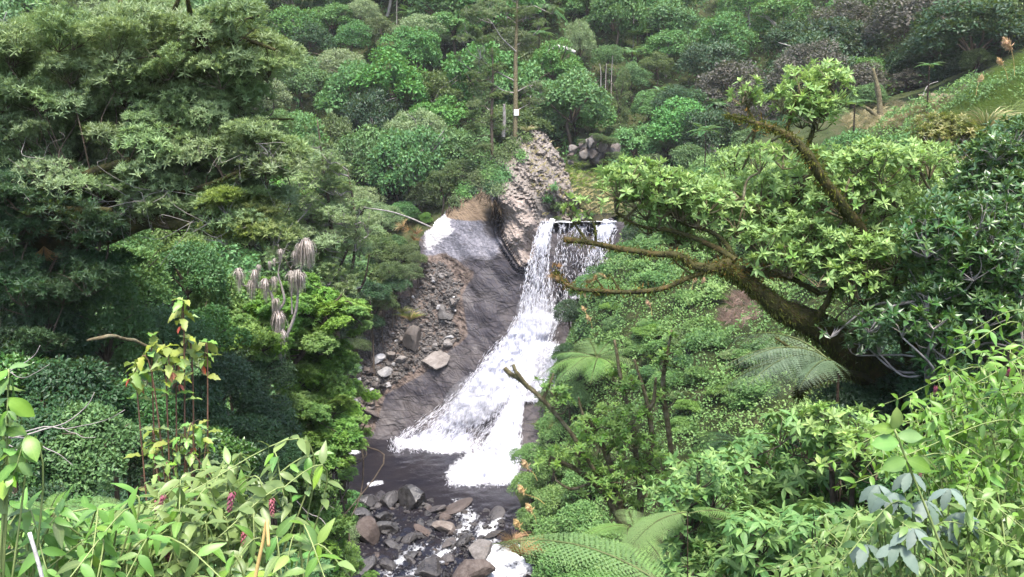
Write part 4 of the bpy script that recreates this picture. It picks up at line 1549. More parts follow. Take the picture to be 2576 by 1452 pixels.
# ------------------------------------------------------------------ the wooded hillside
def hit(u, v, lift=0.0, y0=40.0, y1=170.0):
    """where the ray of (u, v) meets the terrain raised by lift"""
    Y = np.arange(y0, y1, .4)
    x, y, z = ray(u, v)
    t = Y / y
    g_ = ground(x * t, Y) + lift
    k = np.nonzero(z * t < g_)[0]
    return P(u, v, float(Y[k[0]] if len(k) else y1))


LAND = [('the tall pole tree', 1297, 170), ('the pale fallen log', 1405, 125), ('the big tree fern', 2100, 85), ('the rock peak', 1340, 380), ('the small rock outcrop', 1490, 372),
        ('the dead stump', 2210, 230), ('the purplish tree', 1860, 240), ('the large domed tree', 985, 225), ('the slender grey tree', 800, 420), ('the yellow fern', 1118, 63), ('the dark conifer', 1560, 250)]
HILL = []      # (object, kind, u, v), labelled together below
ADJ = {'dome': 'mid-green domed', 'bright': 'bright green rounded', 'dark': 'dark green dense', 'fine': 'grey-green feathery', 'olive': 'olive-green uneven', 'purple': 'purplish brown-green', 'conifer': 'dark narrow conical'}

BIG = [  # u, v, radius px, kind, shape, label
    (985, 225, 100, 'bright', (1, 1, .95), 'largest bright domed tree on the far hillside, above the cliff clearing', (1, 1, 1)),
    (850, 185, 80, 'fine', (1, 1, .9), 'grey-green domed tree standing behind the largest bright domed tree', (1, 1, 1)),
    (1450, 285, 88, 'bright', (1, 1, .95), 'bright rounded tree behind the gap between rock peak and small outcrop', (1, 1, 1)),
    (1562, 255, 60, 'conifer', (.9, .9, 1.3), 'dark conical conifer rising behind the small rock outcrop', (1, 1, 1)),
    (1855, 235, 110, 'purple', (1, 1, .9), 'large purplish-brown tree with a rusty tinge behind the bright sprig', (1, 1, 1)),
    (2170, 195, 62, 'bright', (1, 1, .9), 'bright domed bush just behind the dead stump', (1, 1, 1)),
    (1215, 265, 70, 'conifer', (.9, .9, 1.9), 'dark tall conifer left of the pole tree with the white notice', (1, 1, 1)),
    (1680, 75, 80, 'dome', (1, 1, .9), 'mid-green tree with a flat crown above the cluster of tree ferns', (1, 1, 1)),
    (1460, 120, 55, 'fine', (.8, .8, 1.5), 'upright grey-green tree at the right end of the pale fallen log', (1, 1, 1)),
    (760, 215, 62, 'dome', (1, 1, 1.1), 'upright mid-green tree beside the long drooping left branches', (1, 1, 1)),
    (705, 320, 45, 'bright', (1, 1, 1), 'small bright round bush touching the tip of the left tree', (1, 1, 1)),
    (2330, 60, 120, 'purple', (1.2, 1, .9), 'dark purplish tree high on the shaded hill right of the big fern', (1, 1, 1)),
    (2450, 110, 120, 'dark', (1.1, 1, .9), 'broad dark tree at the upper right above the grassy bank', (1, 1, 1)),
    (2290, 170, 60, 'dark', (1, 1, .9), 'dark tree overhanging the log on the grassy terrace', (1, 1, 1)),
]
placed = []
for u, v, rp, kd, sh, lb, _ in BIG:
    p = hit(u, v, 4.0)
    r_ = rp / FU * np.linalg.norm(p)
    p = hit(u, v, r_ * .85 * sh[2])
    r_ = rp / FU * np.linalg.norm(p)
    placed.append((p[0], p[1], r_))
    plant_tree(kd, p, r_, lb, 'tree', 'trees on the far hillside', shape=sh, name='conifer_tree' if kd == 'conifer' else 'broadleaf_tree')

for u, v, rp, kd, lb in [(835, 60, 52, 'bright', 'bright rounded tree at the top edge left of the yellowish fern'), (890, 105, 50, 'dome', 'mid-green tree between the grey-green domed tree and the top edge'), (785, 105, 52, 'dark', 'dark tree at the upper tips of the spreading left tree'),
                         (1590, 205, 44, 'dome', 'mid-green tree right of the dark conical conifer, below the fern cluster'), (1650, 175, 44, 'olive', 'olive tree just below the cluster of hillside tree ferns'), (1635, 275, 46, 'bright', 'bright tree between the dark conifer and the purplish-brown tree'), (1530, 150, 40, 'dome', 'mid-green tree right of the upright grey-green tree by the log'), (1700, 250, 42, 'dark', 'dark tree touching the left of the purplish-brown tree'),
                         (910, 40, 50, 'fine', 'grey-green feathery tree at the top edge above the largest domed tree'), (840, 5, 50, 'dark', 'dark tree cut by the top edge left of the yellowish fern'), (960, 85, 46, 'olive', 'olive tree between the largest domed tree and the green tree fern')]:
    p = hit(u, v, 3.0)
    r_ = rp / FU * np.linalg.norm(p)
    placed.append((p[0], p[1], r_))
    plant_tree(kd, p, r_, lb, 'tree', 'trees on the far hillside', name='broadleaf_tree')
rr = rng(2024)
KIND = ['dome', 'bright', 'dark', 'fine', 'olive', 'purple']
Yr = 47.0
row = 0
while Yr < 152:
    step = 3.95 + (Yr - 60) * .016
    half = Yr * .62 + 4
    for x in np.arange(-half, half, step):
        px, py = x + rr.normal() * step * .28 + (row % 2) * step / 2, Yr + rr.normal() * step * .25
        # keep the river, the cliff and the grass clear
        if py < 73 and -13.5 < px < 34:
            continue
        if 60 < py < 78 and 0 < px < 14.5:
            continue
        if px < 0 and py < 58 and px > -17:
            continue
        if 15 < px < 34 and py < 76 or px >= 34 and py < 66:
            continue
        if px > 30 and py < 82 and px < 42:
            pass
        zg = float(ground(np.array([px]), np.array([py]))[0])
        u, v = proj((px, py, zg + 4))
        if v < -90 or u < -120 or u > 2700:
            continue
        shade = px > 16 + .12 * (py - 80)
        pr = np.array((.38, .22, .14, .12, .12, .02)) if not shade else np.array((.20, .07, .36, .09, .12, .16))  # shaded side of the hill: shade put into darker, purplish crowns
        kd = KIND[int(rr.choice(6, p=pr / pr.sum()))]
        r_ = (2.7 + 1.5 * rr.random() ** 1.6) * (1 + (py - 75) * .002)
        if any((px - a) ** 2 + (py - b) ** 2 < (.455 * (r_ + c)) ** 2 for a, b, c in placed):
            continue
        placed.append((px, py, r_))
        hh = r_ * (.62 + .5 * rr.random())
        sh = (.85 + .35 * rr.random(), .85 + .3 * rr.random(), .8 + .55 * rr.random())
        t = plant_tree(kd, np.array((px, py, zg + hh)), r_, None, 'tree', 'trees on the far hillside', shape=sh, name='broadleaf_tree', bark='bark_grey' if rr.random() < .4 else 'bark')
        u, v = proj((px, py, zg + hh))
        HILL.append((t, kd, u, v))
    Yr += step * .86
    row += 1

ORD = ['nearest', 'second', 'third', 'fourth', 'fifth', 'sixth', 'seventh', 'eighth', 'ninth', 'tenth', 'eleventh', 'twelfth', 'thirteenth', 'fourteenth', 'fifteenth', 'sixteenth', 'seventeenth', 'eighteenth', 'nineteenth', 'twentieth']


def label_by_landmark(lst, land, noun):
    """lst of (object, adjective, u, v): a label from its look and its rank beside the landmark closest to it"""
    bins = {}
    for t, ad, u, v in lst:
        d = [math.hypot(u - a, (v - b) * 1.3) for _, a, b in land]
        i = int(np.argmin(d))
        nm, a, b = land[i]
        if abs(v - b) > abs(u - a):
            dr = 'above' if v < b else 'below'
        else:
            dr = 'left of' if u < a else 'right of'
        bins.setdefault((ad, nm, dr), []).append((d[i], t))
    for (ad, nm, dr), l_ in bins.items():
        for k, (_, t) in enumerate(sorted(l_, key=lambda q: q[0])):
            t['label'] = f'{ad} {noun}, {ORD[min(k, 19)]} one {dr} {nm}'


label_by_landmark(STONES, [('the big brown boulder', 928, 1338), ('the tan-patched boulder', 1040, 1258), ('the slanting slab', 918, 1262), ('the largest reddish boulder', 1190, 1425), ('the pale flat-topped boulder', 1122, 1318), ('the flat blue-grey boulder', 914, 1412), ('the low ledge rock', 1090, 1272), ('the flat boulder by the bank', 1248, 1288), ('the washed grey boulder', 1078, 1418), ('the mid-channel boulder', 1030, 1345)], 'stone')
label_by_landmark(SCREE, [('the upright rock pillar', 1040, 860), ('the dark layered slab', 1098, 905), ('the reddish square boulder', 935, 936), ('the light grey block', 1116, 790), ('the flat white stone', 884, 1014), ('the straw tussock', 1033, 790), ('the whitish slanting slab', 950, 895), ('the top of the fan', 1090, 670), ('the pale rock by the trees', 905, 855)], 'stone')
label_by_landmark([(t, ADJ[k], u, v) for t, k, u, v in HILL], LAND, 'hillside tree')

# tree ferns of the hillside
for u, v, rp, lb, e, nf in [
        (2100, 85, 75, 'big pale tree fern spreading on the shaded hill at upper right', (-28, 40), 17),
        (1118, 63, 42, 'yellowish tree fern high on the hill above the large domed tree', (5, 40), 13),
        (1062, 62, 42, 'green tree fern left beside the yellowish fern on the hill', (-10, 42), 13),
        (1034, 35, 40, 'tree fern near the top edge above the green tree fern', (5, 40), 12),
        (1604, 88, 36, 'tree fern standing tallest in the cluster of hillside ferns', (5, 40), 12),
        (1590, 132, 36, 'tree fern in the middle of the cluster of hillside ferns', (5, 40), 12),
        (1652, 140, 32, 'tree fern at the right side of the cluster of hillside ferns', (5, 40), 12),
        (1372, 18, 62, 'large dark tree fern with hanging fronds behind the pole tree top', (-25, 15), 15),
        (1356, 84, 44, 'tree fern under the large dark one, left of the pale log', (-5, 25), 13),
        (1664, 232, 40, 'tree fern on the hillside right of the dark conical conifer', (-12, 40), 12),
        (835, 272, 40, 'tree fern reaching out left of the largest domed tree', (-12, 40), 12),
        (1467, 215, 32, 'small tree fern above the bright rounded tree', (5, 40), 12),
        (1850, 105, 42, 'yellow-green tree fern above the purplish-brown tree', (-10, 42), 13),
        (1815, 130, 36, 'lower tree fern above the purplish-brown tree', (0, 35), 12),
        (2338, 165, 30, 'small pale tree fern in the dark hollow over the terrace', (5, 35), 8),
        (1775, 330, 44, 'tree fern below the purplish-brown tree beside the bright sprig', (-12, 40), 12),
        (1800, 260, 40, 'tree fern at the left foot of the purplish-brown tree', (-12, 40), 12),
        (2150, 262, 40, 'grey-green tree fern left of the dead stump', (0, 30), 11),
        (1010, 385, 40, 'tree fern in the trees below the largest domed tree', (-12, 40), 12),
        (470, 225, 50, 'bright tree fern glimpsed through the left tree crown', (0, 35), 12),
        (1265, 25, 36, 'tree fern at the top edge behind the pole tree', (0, 30), 11),
        (640, 95, 36, 'tree fern beside the upper tips of the left tree', (0, 30), 11)]:
    p = hit(u, v, 3.0)
    if 430 < u < 500:
        pass
    r_ = rp / FU * np.linalg.norm(p) * 1.15
    tree_fern(p, r_, lb, 'far', nf, 'tree ferns on the hillside', elev=e)

# undergrowth between the trees
ug = MB()
N = 64000
uy = 44 + (150 - 44) * rr.random(N * 2) ** 1.15
ux = (rr.random(N * 2) * 2 - 1) * (uy * .62 + 4)
ok = ~((uy < 73) & (ux > -14) & (ux < 34)) & ~((uy < 77) & (ux > 1) & (ux < 13)) & ~((uy < 60) & (ux > -14)) & ~((ux > 14) & (uy < 74))
ux, uy = ux[ok][:N], uy[ok][:N]
pz = ground(ux, uy)
hgt = rr.random(len(ux)) * 1.3
pos = np.stack([ux, uy, pz + hgt], -1)
f = norm(rand_dirs(rr, len(ux)) + np.array((0, -.3, .2)))
ug.inst(*leaf_t(.5, 'kite'), pos, frames(f, norm(rand_dirs(rr, len(ux)) * .6 + np.array((0, -.4, 1.0)))), .25 + .3 * rr.random(len(ux)), np.clip(.45 + rr.normal(size=len(ux)) * .2, 0, 1))
tag(ug.build('undergrowth', MAT['leaf_mid'], smooth=False), 'low leafy undergrowth between the hillside trees', kind='stuff')

# ------------------------------------------------------------------ the tall pole tree and its notice
b0 = hit(1300, 335, 0, 60)
b0 = P(1300, 338, 66.0)
pt = thing('pole_tree', 'tall bare-stemmed tree with thin top branches above the rock peak', 'tree', b0)
q, rad = limb_uv([(1296, 345, 66, .17), (1297, 250, 66, .17), (1297, 150, 66.1, .15), (1300, 60, 66.2, .11), (1302, -70, 66.4, .07)], b0)
mb = MB()
mb.tube(q, rad, 8, .12, 3)
mb.build('trunk', MAT['bark_lichen'], pt)
lims = [q]
for pts in ([(1297, 205, 66, .06), (1250, 180, 65.7, .04), (1210, 150, 65.5, .02)], [(1297, 235, 66, .06), (1260, 225, 65.8, .04), (1210, 185, 65.5, .02)], [(1298, 130, 66, .07), (1262, 95, 65.6, .04), (1240, 60, 65.4, .02)],
            [(1299, 115, 66.1, .05), (1340, 90, 66.3, .02)], [(1298, 232, 66, .05), (1330, 215, 66.2, .02)], [(1300, 60, 66.2, .05), (1260, 30, 65.8, .02)], [(1297, 280, 66, .05), (1330, 262, 66.2, .02)], [(1301, 20, 66.2, .05), (1345, 15, 66.3, .02)]):
    s, rd = limb_uv(pts, b0, 12)
    mb = MB()
    mb.tube(s, rd, 5, .1, 5)
    mb.build('branch', MAT['bark_grey'], pt)
    lims.append(s)
ROS_NEEDLE = [rosette_t(10, .16, (20, 80), 'leaf', s) for s in (1, 2)]
PAD_NEEDLE = pad_set('leaf_olive', ROS_NEEDLE, .24, 7, 4, flat=.45, seed=760)
cl = []
for (u, v, rd, Y) in [(1190, 45, 1.0, 65.5), (1240, 20, 1.1, 65.6), (1320, 30, 1.0, 66.4), (1355, 60, .8, 66.4), (1215, 100, .8, 65.6), (1180, 75, .9, 65.4), (1335, 100, .6, 66.3), (1205, 160, .6, 65.5), (1345, 215, .7, 66.3), (1335, 258, .8, 66.3),
                      (1230, 190, .5, 65.6), (1300, -10, 1.0, 66.3), (1360, 225, .6, 66.4), (1270, 60, .7, 65.8)]:
    cl += [(P(u, v, Y) - b0, rd * 1.1, 0.0), (P(u + rr.normal() * 28, v + rr.normal() * 22, Y + rr.normal() * .5) - b0, rd * .8, 0.0)]
crown_near(pt, cl, ROS_NEEDLE, .30, 9, 'leaf_olive', 'bark_grey', lims, 0, seed=5, twig_r=.012, pads=PAD_NEEDLE)
m, nt, out = mat('notice_white')
b = nd(nt, 'BsdfPrincipled', Roughness=.4)
b.inputs['Base Color'].default_value = (.86, .85, .86, 1)
nt.links.new(b.outputs[0], out.inputs[0])
m2, nt, out = mat('notice_red')
b = nd(nt, 'BsdfPrincipled', Roughness=.4)
b.inputs['Base Color'].default_value = (.42, .03, .04, 1)
nt.links.new(b.outputs[0], out.inputs[0])


def box(c, h):
    c, h = np.array(c, float), np.array(h, float)
    v = np.array([(x, y, z) for x in (-1, 1) for y in (-1, 1) for z in (-1, 1)]) * h + c
    f = np.array([(0, 1, 3, 2), (4, 6, 7, 5), (0, 4, 5, 1), (2, 3, 7, 6), (0, 2, 6, 4), (1, 5, 7, 3)])
    return v, f


sg = thing('notice', 'small white notice with a red edge fixed to the pole tree', 'sign', P(1299, 283, 65.76))
MB().add(*box((0, 0, 0), (.17, .012, .21))).build('board', m, sg, False)
e = MB()
e.add(*box((.185, 0, 0), (.012, .014, .224)))
e.add(*box((-.003, 0, .220), (.174, .014, .008)))
e.build('red_edge', m2, sg, False)
# bare stump and dark conifer stem on the ridge
for nm, pts, lb, mt in [('dead_stump', [(1266, 345, 65.6, .14), (1269, 300, 65.6, .12), (1268, 262, 65.7, .09)], 'short broken grey trunk left of the pole tree', 'bark_grey'),
                        ('slender_conifer', [(1238, 400, 65.2, .13), (1237, 300, 65.2, .12), (1240, 190, 65.3, .08), (1238, 120, 65.3, .05)], 'dark slender trunk of a conifer left of the pole tree', 'bark')]:
    b0 = P(*pts[0][:3])
    t = thing(nm, lb, 'tree', b0)
    s, rd = limb_uv(pts, b0, 16)
    mb = MB()
    mb.tube(s, rd, 7, .15, 9)
    mb.build('trunk', MAT[mt], t)
    if nm == 'slender_conifer':
        cl = [(P(u, v, 65.2) - b0, rd_, -.1) for u, v, rd_ in [(1200, 190, .9), (1250, 170, .8), (1215, 215, .8), (1195, 260, .8), (1255, 240, .7), (1190, 290, .8), (1240, 300, .7), (1200, 330, .9), (1260, 320, .6), (1220, 370, .8), (1190, 380, .6), (1235, 135, .5)]]
        crown_near(t, cl, ROS_NEEDLE, .30, 5, 'leaf_olive', 'bark', [s], 0, seed=6, twig_r=.012, pads=PAD_NEEDLE)
# fallen pale log
p0 = hit(1405, 128, 1.2)
b0 = p0
lg = thing('fallen_log', 'pale bleached log bent over among the hillside trees', 'log', b0)
Yl = p0[1]
s, rd = limb_uv([(1352, 185, Yl - 3.5, .16), (1370, 146, Yl - 4, .17), (1385, 128, Yl - 4.2, .22), (1403, 119, Yl - 4.5, .26), (1425, 123, Yl - 4.5, .22), (1447, 132, Yl - 4.6, .15)], b0)
mb = MB()
mb.tube(s, rd, 8, .15, 2)
mb.build('stem', MAT['bark_pale'], lg)
s, rd = limb_uv([(1402, 120, Yl - 4.5, .08), (1404, 112, Yl - 4.6, .04)], b0, 5)
mb = MB()
mb.tube(s, rd, 5)
mb.build('snag', MAT['bark_pale'], lg)
# pale thin dead stems
for i, (u, v, l) in enumerate([(1520, 195, 60), (1508, 190, 50), (1535, 180, 70), (1290, 90, 40), (1000, 30, 60), (1590, 60, 70), (1625, 40, 60)]):
    p = hit(u, v, 2.5)
    t = thing('bare_sapling', None, 'tree', p + np.array((0, -1.0, 0)), 0, 'pale dead stems')
    t['label'] = ['pale bare stem in the middle of three right of the conifer', 'pale bare stem left in the trio right of the conifer', 'tallest pale bare stem of the trio right of the conifer', 'pale twig beside the pole tree', 'pale stem near the top-edge tree fern',
                  'thin pale trunk in the dark gully', 'second thin pale trunk in the dark gully', 'thin stem on the slope left of the rock peak', 'thin dead stem above the reddish dead bush', 'thin stem above the leaning dead branch'][i]
    mb = MB()
    ll = l / FU * p[1]
    mb.tube(spline([(0, 0, -4.5), (.05, 0, 0), (.12 * (-1) ** i, 0, .5 * ll)], 8), np.linspace(.06, .02, 8), 5)
    mb.build('trunk', MAT['bark_grey'], t)
# ------------------------------------------------------------------ bushes between the stream and the camera
NEAR_LAND = [('the withered palm-like heads', 690, 700), ('the red-tipped sapling', 430, 950), ('the long dark limb', 420, 570), ('the bare white twigs', 130, 1080), ('the plunge pool', 880, 1180), ('the slender grey tree', 830, 520),
             ('the mossy leaning trunk', 2000, 790), ('the big grey-green fern', 1950, 1000), ('the pinkish dry patch', 1860, 780), ('the small mossy tree', 1560, 1100), ('the pale stump', 2210, 230), ('the side cascade', 1390, 900), ('the stream lip', 1560, 570)]
NB = {'bush_dark': 'dark green leafy', 'bush_mid': 'mid-green leafy', 'bush_bright': 'bright fresh green', 'bush_gloss': 'glossy deep green', 'bush_grey': 'grey-green narrow-leaved', 'bush_cover': 'soft green low', 'olive': 'olive-green wiry', 'fine': 'grey feathery', 'purple': 'brownish twiggy'}
NL = []


def bush(u, v, Y, rp, kind, label=None, shape=(1, 1, .9), group='bushes in the gorge', trunk=True, cat='bush', snap=True):
    p = P(u, v, Y)
    r_ = rp / FU * np.linalg.norm(p)
    zg = float(ground(np.array([p[0]]), np.array([p[1]]))[0])
    if snap and p[2] - zg > 1.6 * r_ and Y > 13:
        p = hit(u, v, .7 * r_, Y, 90)         # it stands on the slope behind
        r_ = rp / FU * np.linalg.norm(p)
    t = plant_tree(kind, p, r_, label, cat, group, name='bush', shape=shape, trunk=trunk)
    if label is None:
        NL.append((t, NB[kind], u, v))
    return t


rr = rng(99)
# left side of the gorge: dense dark bush
M1 = [(-60, 640), (240, 640), (330, 720), (620, 660), (640, 880), (560, 1000), (640, 1250), (560, 1330), (-60, 1330)]
n, tries, got = 0, 0, []
while n < 105 and tries < 4000:
    tries += 1
    u, v = -60 + 720 * rr.random(), 620 + 720 * rr.random()
    if not in_poly(np.array([u]), np.array([v]), M1)[0]:
        continue
    if any((u - a) ** 2 + ((v - b) * 1.2) ** 2 < 46 ** 2 for a, b in got):
        continue
    got.append((u, v))
    n += 1
    Y = 25 - 9 * (v - 640) / 700 + rr.normal() * 2.2
    k = rr.choice(['bush_dark', 'bush_gloss', 'bush_mid', 'bush_cover', 'bush_grey'], p=[.42, .20, .20, .10, .08])
    bush(u, v, Y, 62 + 55 * rr.random(), str(k), trunk=rr.random() < .6)
for u, v, Y, rp, k in [(60, 760, 17, 130, 'bush_dark'), (210, 720, 18, 120, 'bush_mid'), (330, 740, 21, 110, 'bush_cover'), (450, 720, 23, 105, 'bush_mid'), (560, 760, 24, 95, 'bush_cover'), (120, 900, 16, 130, 'bush_dark'), (270, 880, 17, 130, 'bush_mid'), (400, 860, 19, 115, 'bush_mid'), (520, 890, 21, 110, 'bush_mid'), (30, 1040, 14, 130, 'bush_gloss'),
                       (190, 1040, 14, 140, 'bush_dark'), (330, 1060, 15, 125, 'bush_mid'), (470, 1050, 18, 110, 'bush_dark'), (570, 1000, 20, 105, 'bush_dark'), (90, 1180, 12.5, 140, 'bush_dark'), (250, 1180, 12.5, 140, 'bush_mid'), (400, 1190, 13.5, 130, 'bush_dark'), (530, 1170, 15, 120, 'bush_gloss'), (610, 1130, 17.5, 100, 'bush_dark'), (300, 640, 24, 95, 'bush_mid'), (420, 640, 26, 90, 'bush_bright'), (650, 960, 22, 85, 'bush_dark'), (660, 1060, 20.5, 85, 'bush_dark'), (610, 1240, 15.5, 110, 'bush_dark'), (680, 1180, 19, 80, 'bush_mid')]:
    bush(u + rr.normal() * 14, v + rr.normal() * 14, Y, rp, k, snap=False, shape=(1, 1, 1.05))
# behind the left tree and the slender tree, down to the debris
for u, v, Y, rp, k in [(640, 600, 34, 75, 'bush_dark'), (560, 640, 32, 80, 'bush_mid'), (480, 640, 30, 80, 'bush_grey'), (380, 650, 29, 80, 'bush_mid'), (700, 560, 36, 75, 'bush_mid'), (760, 600, 38, 70, 'bush_grey'), (830, 640, 40, 70, 'bush_grey'), (900, 600, 44, 70, 'bush_grey'),
                       (900, 690, 42, 60, 'bush_dark'), (950, 640, 52, 60, 'olive'), (1000, 660, 58, 55, 'olive'), (960, 710, 57, 60, 'olive'), (1020, 700, 60, 45, 'bush_dark'), (940, 760, 56, 50, 'olive'), (990, 620, 61, 40, 'bush_mid'), (880, 780, 48, 50, 'bush_dark'), (910, 740, 50, 55, 'olive'), (830, 720, 36, 60, 'bush_mid'),
                       (870, 850, 44, 40, 'bush_dark'), (850, 900, 40, 50, 'bush_mid'), (1040, 640, 62, 34, 'olive'), (960, 560, 60, 60, 'fine'), (900, 520, 56, 70, 'fine'), (1010, 540, 63, 48, 'bush_mid'), (1060, 500, 66, 55, 'olive'), (1110, 470, 67, 50, 'olive'), (1000, 470, 66, 60, 'bush_dark'), (1070, 550, 64.5, 22, 'bush_bright'),
                       (940, 430, 64, 80, 'fine'), (870, 420, 60, 80, 'fine'), (1100, 400, 69, 70, 'bush_mid'), (1160, 440, 67, 50, 'olive'), (1030, 410, 68, 70, 'bush_dark'), (700, 480, 44, 80, 'fine'), (620, 520, 40, 80, 'bush_mid'), (780, 480, 46, 75, 'bush_mid'),
                       (870, 1280, 30, 55, 'bush_mid'), (840, 1350, 28, 60, 'bush_grey'), (760, 1330, 22, 80, 'bush_dark'), (860, 1430, 26, 50, 'bush_cover'), (690, 1250, 20, 90, 'bush_dark'), (640, 1150, 20, 80, 'bush_gloss'), (600, 1050, 20, 80, 'bush_dark'), (760, 1420, 18, 90, 'bush_mid'), (640, 1340, 15, 90, 'bush_dark'), (560, 1260, 14, 90, 'bush_gloss'),
                       (60, 1320, 9, 110, 'bush_dark'), (200, 1360, 8, 110, 'bush_mid'), (380, 1330, 9, 120, 'bush_dark'), (500, 1400, 8, 120, 'bush_mid'), (620, 1440, 8.5, 110, 'bush_dark'), (320, 1440, 6.5, 120, 'bush_mid'), (100, 1450, 6.5, 130, 'bush_mid'), (760, 1480, 10, 90, 'bush_mid')]:
    bush(u, v, Y, rp, k)
for u, v, Y, rp, k in [(1035, 690, 61.3, 34, 'olive'), (1000, 720, 60.6, 42, 'bush_dark'), (965, 765, 59.8, 40, 'olive'), (935, 815, 59, 36, 'bush_dark'), (900, 870, 58.5, 34, 'olive'), (1050, 655, 62, 26, 'olive'), (985, 690, 60.5, 40, 'olive'), (930, 740, 58.6, 52, 'bush_dark'), (880, 930, 57.6, 30, 'bush_mid'), (868, 1000, 57, 28, 'fine')]:
    bush(u, v, Y, rp, k, snap=False)
# top left corner behind the left tree
for u, v, Y, rp, k in [(40, 60, 30, 100, 'bush_mid'), (150, 40, 32, 90, 'bush_dark'), (60, 160, 28, 90, 'bush_dark'), (-10, 250, 26, 80, 'bush_mid'), (200, 120, 30, 90, 'bush_mid'), (300, 30, 34, 90, 'bush_grey'), (120, 240, 28, 90, 'bush_dark'), (20, 330, 26, 90, 'bush_mid'), (600, 60, 40, 90, 'bush_mid'), (480, 40, 38, 90, 'fine'), (400, 260, 34, 100, 'bush_dark'), (250, 300, 30, 100, 'bush_mid'),
                       (560, 330, 40, 95, 'bush_dark'), (650, 250, 46, 80, 'fine'), (620, 400, 38, 85, 'bush_mid'), (450, 420, 30, 95, 'bush_dark'), (280, 430, 27, 95, 'bush_dark'), (100, 430, 25, 100, 'bush_dark'), (520, 510, 32, 80, 'bush_mid')]:
    bush(u, v, Y, rp, k)
# right of the fall and round the lip
for u, v, Y, rp, k in [(1398, 850, 54.5, 48, 'bush_dark'), (1440, 790, 54.5, 52, 'bush_dark'), (1475, 730, 55, 48, 'bush_mid'), (1520, 700, 55, 52, 'bush_mid'), (1560, 770, 52, 62, 'bush_mid'), (1500, 830, 52, 55, 'bush_dark'), (1620, 700, 52, 66, 'bush_cover'), (1575, 640, 57, 48, 'bush_mid'), (1650, 640, 54, 58, 'bush_mid'), (1700, 690, 50, 58, 'bush_cover'), (1430, 900, 51, 46, 'bush_dark'),
                       (1560, 860, 48, 56, 'bush_cover'), (1480, 900, 48, 50, 'olive'), (1600, 590, 59, 40, 'bush_dark'), (1660, 560, 60, 60, 'bush_dark'), (1740, 600, 56, 70, 'bush_mid'), (1590, 470, 66, 45, 'olive'), (1590, 365, 70, 58, 'olive'), (1672, 372, 68, 62, 'olive'), (1740, 410, 66, 60, 'bush_mid'), (1640, 430, 66, 50, 'olive'), (1550, 345, 76, 40, 'olive'),
                       (1800, 480, 58, 80, 'bush_mid'), (1700, 500, 62, 60, 'olive'), (1860, 420, 60, 70, 'bush_dark'), (1900, 360, 62, 60, 'bush_mid'), (1960, 340, 62, 55, 'bush_dark'), (2030, 310, 62, 50, 'bush_mid'), (2100, 290, 62, 36, 'fine'), (2420, 185, 74, 60, 'bush_dark'), (2500, 125, 72, 62, 'bush_mid'), (2565, 75, 70, 62, 'bush_dark'), (2350, 205, 76, 55, 'bush_dark'), (2290, 215, 76, 50, 'purple'), (2460, 160, 66, 40, 'olive'), (2180, 245, 72, 45, 'bush_mid'), (1400, 560, 64, 20, 'olive'), (1480, 545, 67, 16, 'bush_mid'),
                       (1330, 1150, 47, 46, 'bush_cover'), (1330, 1230, 44, 52, 'bush_cover'), (1345, 1310, 41, 52, 'bush_cover'), (1390, 1080, 47, 48, 'bush_cover'), (1400, 1180, 43, 60, 'bush_cover'), (1400, 1270, 38, 60, 'bush_cover'), (1400, 1360, 34, 70, 'bush_cover'), (1470, 1330, 30, 75, 'bush_cover'), (1480, 1230, 34, 70, 'bush_cover'), (1360, 1390, 33, 45, 'bush_cover'), (1380, 1010, 50, 38, 'olive'), (1440, 1000, 46, 50, 'bush_mid'),
                       (1500, 1400, 22, 90, 'bush_cover'), (1420, 1440, 24, 80, 'bush_cover')]:
    bush(u, v, Y, rp, k)
# understorey on the right
for u, v, Y, rp, k in [(2300, 420, 26, 110, 'bush_mid'), (2420, 400, 26, 110, 'olive'), (2520, 430, 25, 110, 'bush_mid'), (2250, 560, 20, 140, 'bush_gloss'), (2400, 560, 19, 150, 'bush_gloss'), (2540, 560, 18, 150, 'bush_gloss'), (2150, 650, 18, 120, 'bush_mid'), (2300, 720, 17, 150, 'bush_gloss'), (2450, 720, 16, 150, 'bush_gloss'), (2580, 760, 15, 150, 'bush_dark'),
                       (2380, 880, 15, 150, 'bush_dark'), (2520, 900, 14, 150, 'bush_dark'), (2250, 900, 15, 120, 'bush_dark'), (2280, 1020, 12.5, 130, 'bush_dark'), (2150, 1050, 12, 110, 'bush_dark'), (2420, 1020, 11, 140, 'bush_dark'), (2050, 480, 28, 110, 'bush_mid'), (1950, 500, 32, 100, 'bush_mid'), (2150, 430, 30, 110, 'bush_mid'), (2060, 580, 24, 110, 'bush_mid'), (1940, 600, 28, 90, 'bush_mid'),
                       (2100, 1130, 10, 130, 'bush_dark'), (1980, 1160, 12, 110, 'bush_mid'), (1850, 1200, 13, 110, 'bush_mid'), (1760, 1260, 13, 100, 'bush_mid'), (1850, 1330, 10, 120, 'bush_mid'), (2000, 1300, 9, 140, 'bush_mid'), (2150, 1250, 8.5, 130, 'bush_gloss'), (1950, 1420, 7.5, 140, 'bush_mid'), (2120, 1400, 7, 140, 'bush_mid'), (2300, 1250, 7, 150, 'bush_mid'), (2450, 1250, 6.5, 150, 'bush_mid'), (2350, 1400, 6, 160, 'bush_mid'), (2520, 1420, 6, 160, 'bush_mid'), (1780, 1420, 8, 110, 'bush_cover')]:
    bush(u, v, Y, rp, k)

